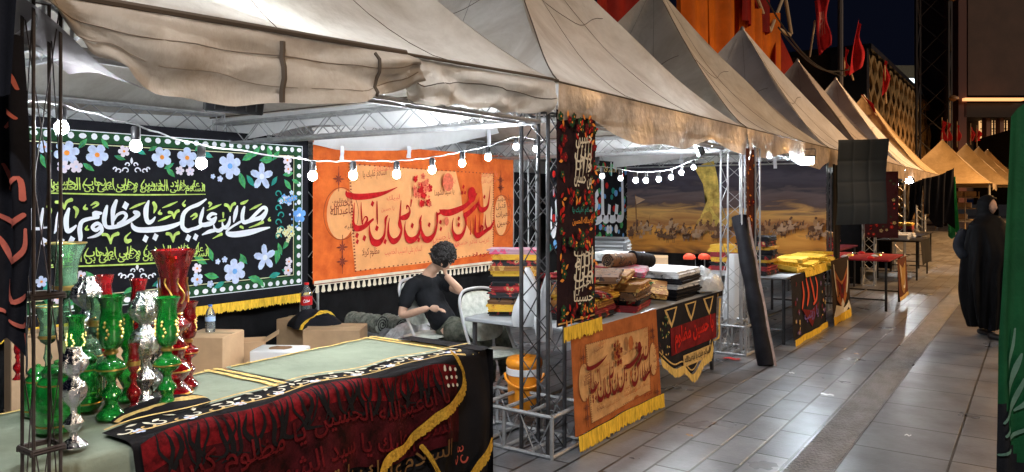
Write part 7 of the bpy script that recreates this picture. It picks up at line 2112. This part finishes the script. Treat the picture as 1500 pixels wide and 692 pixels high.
# tall dark tower with lit canopy at the walk's end
tw = thing('dark_tower', 'tall dark brown tower block with a lit entrance canopy at the end of the walkway', 'building', (0, 62, 0))
TD = 60.0
def wallpx(x0, x1, y0_, y1_, m, name, parent, d=TD, th=1.0):
    a, b_2 = at(x0, y1_, d), at(x1, y0_, d); w = (b_2 - a).dot(U); cc = a + U * (w / 2) + Fw * (th / 2); o = MB()
    o.box((cc.x, cc.y, (a.z + b_2.z) / 2), (w, th, b_2.z - a.z), M=Mr); return o.build(name, m, parent)
M_TOW = mat('dark_brown_cladding', (.085, .045, .035), .7, var=.25, vscale=.5)
wallpx(1418, 1640, -80, 140, M_TOW, 'wall', tw, TD, 8)
wallpx(1404, 1416, -80, 300, mat('red_brown_pier', (.10, .035, .03), .7), 'pier', tw, TD - 1, 2)
wallpx(1396, 1403, -80, 292, mat('near_black_wall', (.012, .011, .014), .8), 'side_wall', tw, TD + 4, 4)
wallpx(1412, 1640, 151, 172, mat('dark_soffit', (.03, .022, .02), .8), 'soffit', tw, TD - 1, 7)
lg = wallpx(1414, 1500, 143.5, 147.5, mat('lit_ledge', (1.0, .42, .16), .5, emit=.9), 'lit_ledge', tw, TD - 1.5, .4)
bw_ = wallpx(1412, 1640, 172, 292, mat('dark_entrance', (.035, .022, .02), .8), 'entrance_wall', tw, TD + 2, 4)
wn_ = wallpx(1437, 1476, 166, 206, mat('warm_window', (1.0, .55, .22), .5, emit=.55), 'window', tw, TD + 1.6, .3)
gl_ = MB()
for i in range(9):
    for j in range(4):
        x = 1437 + 39 * (i + .5) / 9; y_ = 166 + 40 * (j + .5) / 4; p = at(x, y_, TD + 1.4)
        gl_.tube([p + U * (.17 * sx) + Vector((0, 0, .45 * sy)) for sx, sy in ((-1, -1), (1, -1), (1, 1), (-.1, 1), (-.1, -.2))], .05, 4)
gl_.build('lattice_grille', mat('dark_grille', (.05, .02, .015), .7), wn_)
for px in (1448, 1468): wallpx(px - 3, px + 3, 172, 292, mat('entrance_column', (.16, .08, .06), .7), 'entrance_column', tw, TD - .5, .6)
# black awning behind the far tents
c0 = at(1432, 188, 47); mb = MB()
mb.add([at(1426, 206, 52), at(1500, 184, 46), at(1500, 300, 46), at(1426, 300, 52)], [(0, 1, 2, 3)]); mb.add([at(1426, 206, 52.3), at(1500, 184, 46.3), at(1500, 300, 46.3), at(1426, 300, 52.3)], [(3, 2, 1, 0)])
tag(mb.build('black_hoarding', M_BLACKD, smooth=False), 'tall black hoarding beside the far orange tents', 'hoarding')
# lattice mast and lamp post
mast = thing('lattice_mast', 'tall dark lattice mast before the brown tower', 'mast', tuple(onz(1368, 320, 0)))
o_ = at(1368, 292, 46); mb = MB(); lattice(mb, (o_.x, o_.y, 0), (o_.x, o_.y, 16), 1.7, 1.7, .08, .045, 1.7, up=(0, 1, 0)); mb.build('mast_frame', mat('dark_steel', (.035, .03, .035), .6), mast)
lp_ = MB()
for k in range(3): pass
o2 = at(1389, 292, 45)
lpst = thing('lamp_post', 'slim dark lamp post beside the lattice mast', 'lamp post', (o2.x, o2.y, 0))
mb = MB(); mb.tube([(o2.x, o2.y, 0), (o2.x, o2.y, 14)], [.12, .08], 8); mb.build('shaft', M_BLACKM, lpst)
for z in (7.6, 13.6):
    mb = MB(); mb.lathe([(.05, -.15), (.32, -.05), (.30, .08), (.1, .2)], 12, (o2.x + .25, o2.y, z)); mb.build('lamp_head', mat('lamp_head_brass', (.35, .18, .08), .5), lpst)
o3 = at(1231, 292, 34); pole('flag_mast', 'slim dark mast rising behind the large red flag', (o3.x, o3.y, 0), (o3.x, o3.y, 14), .12, mat('mast_grey', (.10, .09, .10), .6), 'mast')
# lit goods inside the far stalls
for i, (px, lb) in enumerate(((1392, 'lit shelf in the first far stall'), (1412, 'lit shelf in the second far stall'))):
    p = onz(px, 336, 0); sh = thing('stall_shelf', lb, 'shelf', (p.x, p.y, 0), 0, 'shelves in the far stalls')
    for z in (.5, 1.1, 1.7):
        mb = MB(); mb.rbox((p.x, p.y, z), (1.4, .5, .06), .01); mb.build('shelf_board', M_WOOD, sh)
    for s in (-.68, .68):
        mb = MB(); mb.tube([(p.x + s, p.y, 0), (p.x + s, p.y, 2.0)], .03, 6); mb.build('upright', M_WOOD, sh)
    for k, z in enumerate((.53, 1.13, 1.73)):
        mb = MB(); mb.rbox((p.x - .2 + .2 * k, p.y, z + .15), (.7, .4, .28), .02); tag(mb.build('goods_box', M_CARD), 'goods box on the %s board of the %s' % (('bottom', 'middle', 'top')[k], lb), 'box')
# ---- warm street lamps (out of the picture) that light the far row and the near tents' outsides
def street_lamp(label, x, y, z, power, col, size=.5, arm=(0, 0)):
    root = thing('street_lamp', label, 'street lamp', (x, y, 0), 0, 'street lamps along the walkway')
    mb = MB(); mb.tube([(x, y, 0), (x, y, z * .8), (x, y, z), (x + arm[0], y + arm[1], z + .25)], [.08, .06, .05, .04], 10); mb.build('shaft', M_BLACKM, root)
    hx_, hy_ = x + arm[0], y + arm[1]
    mb = MB(); mb.rbox((hx_, hy_, z + .30), (.5, .28, .10), .03); mb.build('lamp_head', M_BLACKM, root)
    l = bpy.data.lights.new('street_lamp_light', 'AREA'); l.energy = power; l.color = col; l.shape = 'RECTANGLE'; l.size = .45; l.size_y = .24
    lo = bpy.data.objects.new('street_lamp_light', l); COL.objects.link(lo); lo.location = (hx_, hy_, z + .235); lo.rotation_euler = (0, 0, 0); lo.parent = None
    return lo
street_lamp('street lamp behind the viewer on the open side of the walkway', 1.6, -2.2, 6.5, 320, (.96, .97, 1.0), arm=(-.7, .5))
street_lamp('street lamp on the open side opposite the far tents', 4.5, 36.0, 8.0, 2600, (1.0, .52, .18), arm=(-1, 0))
street_lamp('street lamp near the end of the walkway', 3.0, 58.0, 8.0, 2600, (1.0, .50, .17), arm=(-1, 0))
street_lamp('street lamp across the walkway from the second post', 5.2, 9.5, 6.5, 160, (1.0, .55, .22), arm=(-1, 0))
street_lamp('street lamp beside the middle of the walkway', 4.5, 22.0, 7.5, 1700, (1.0, .55, .22), arm=(-1, 0))
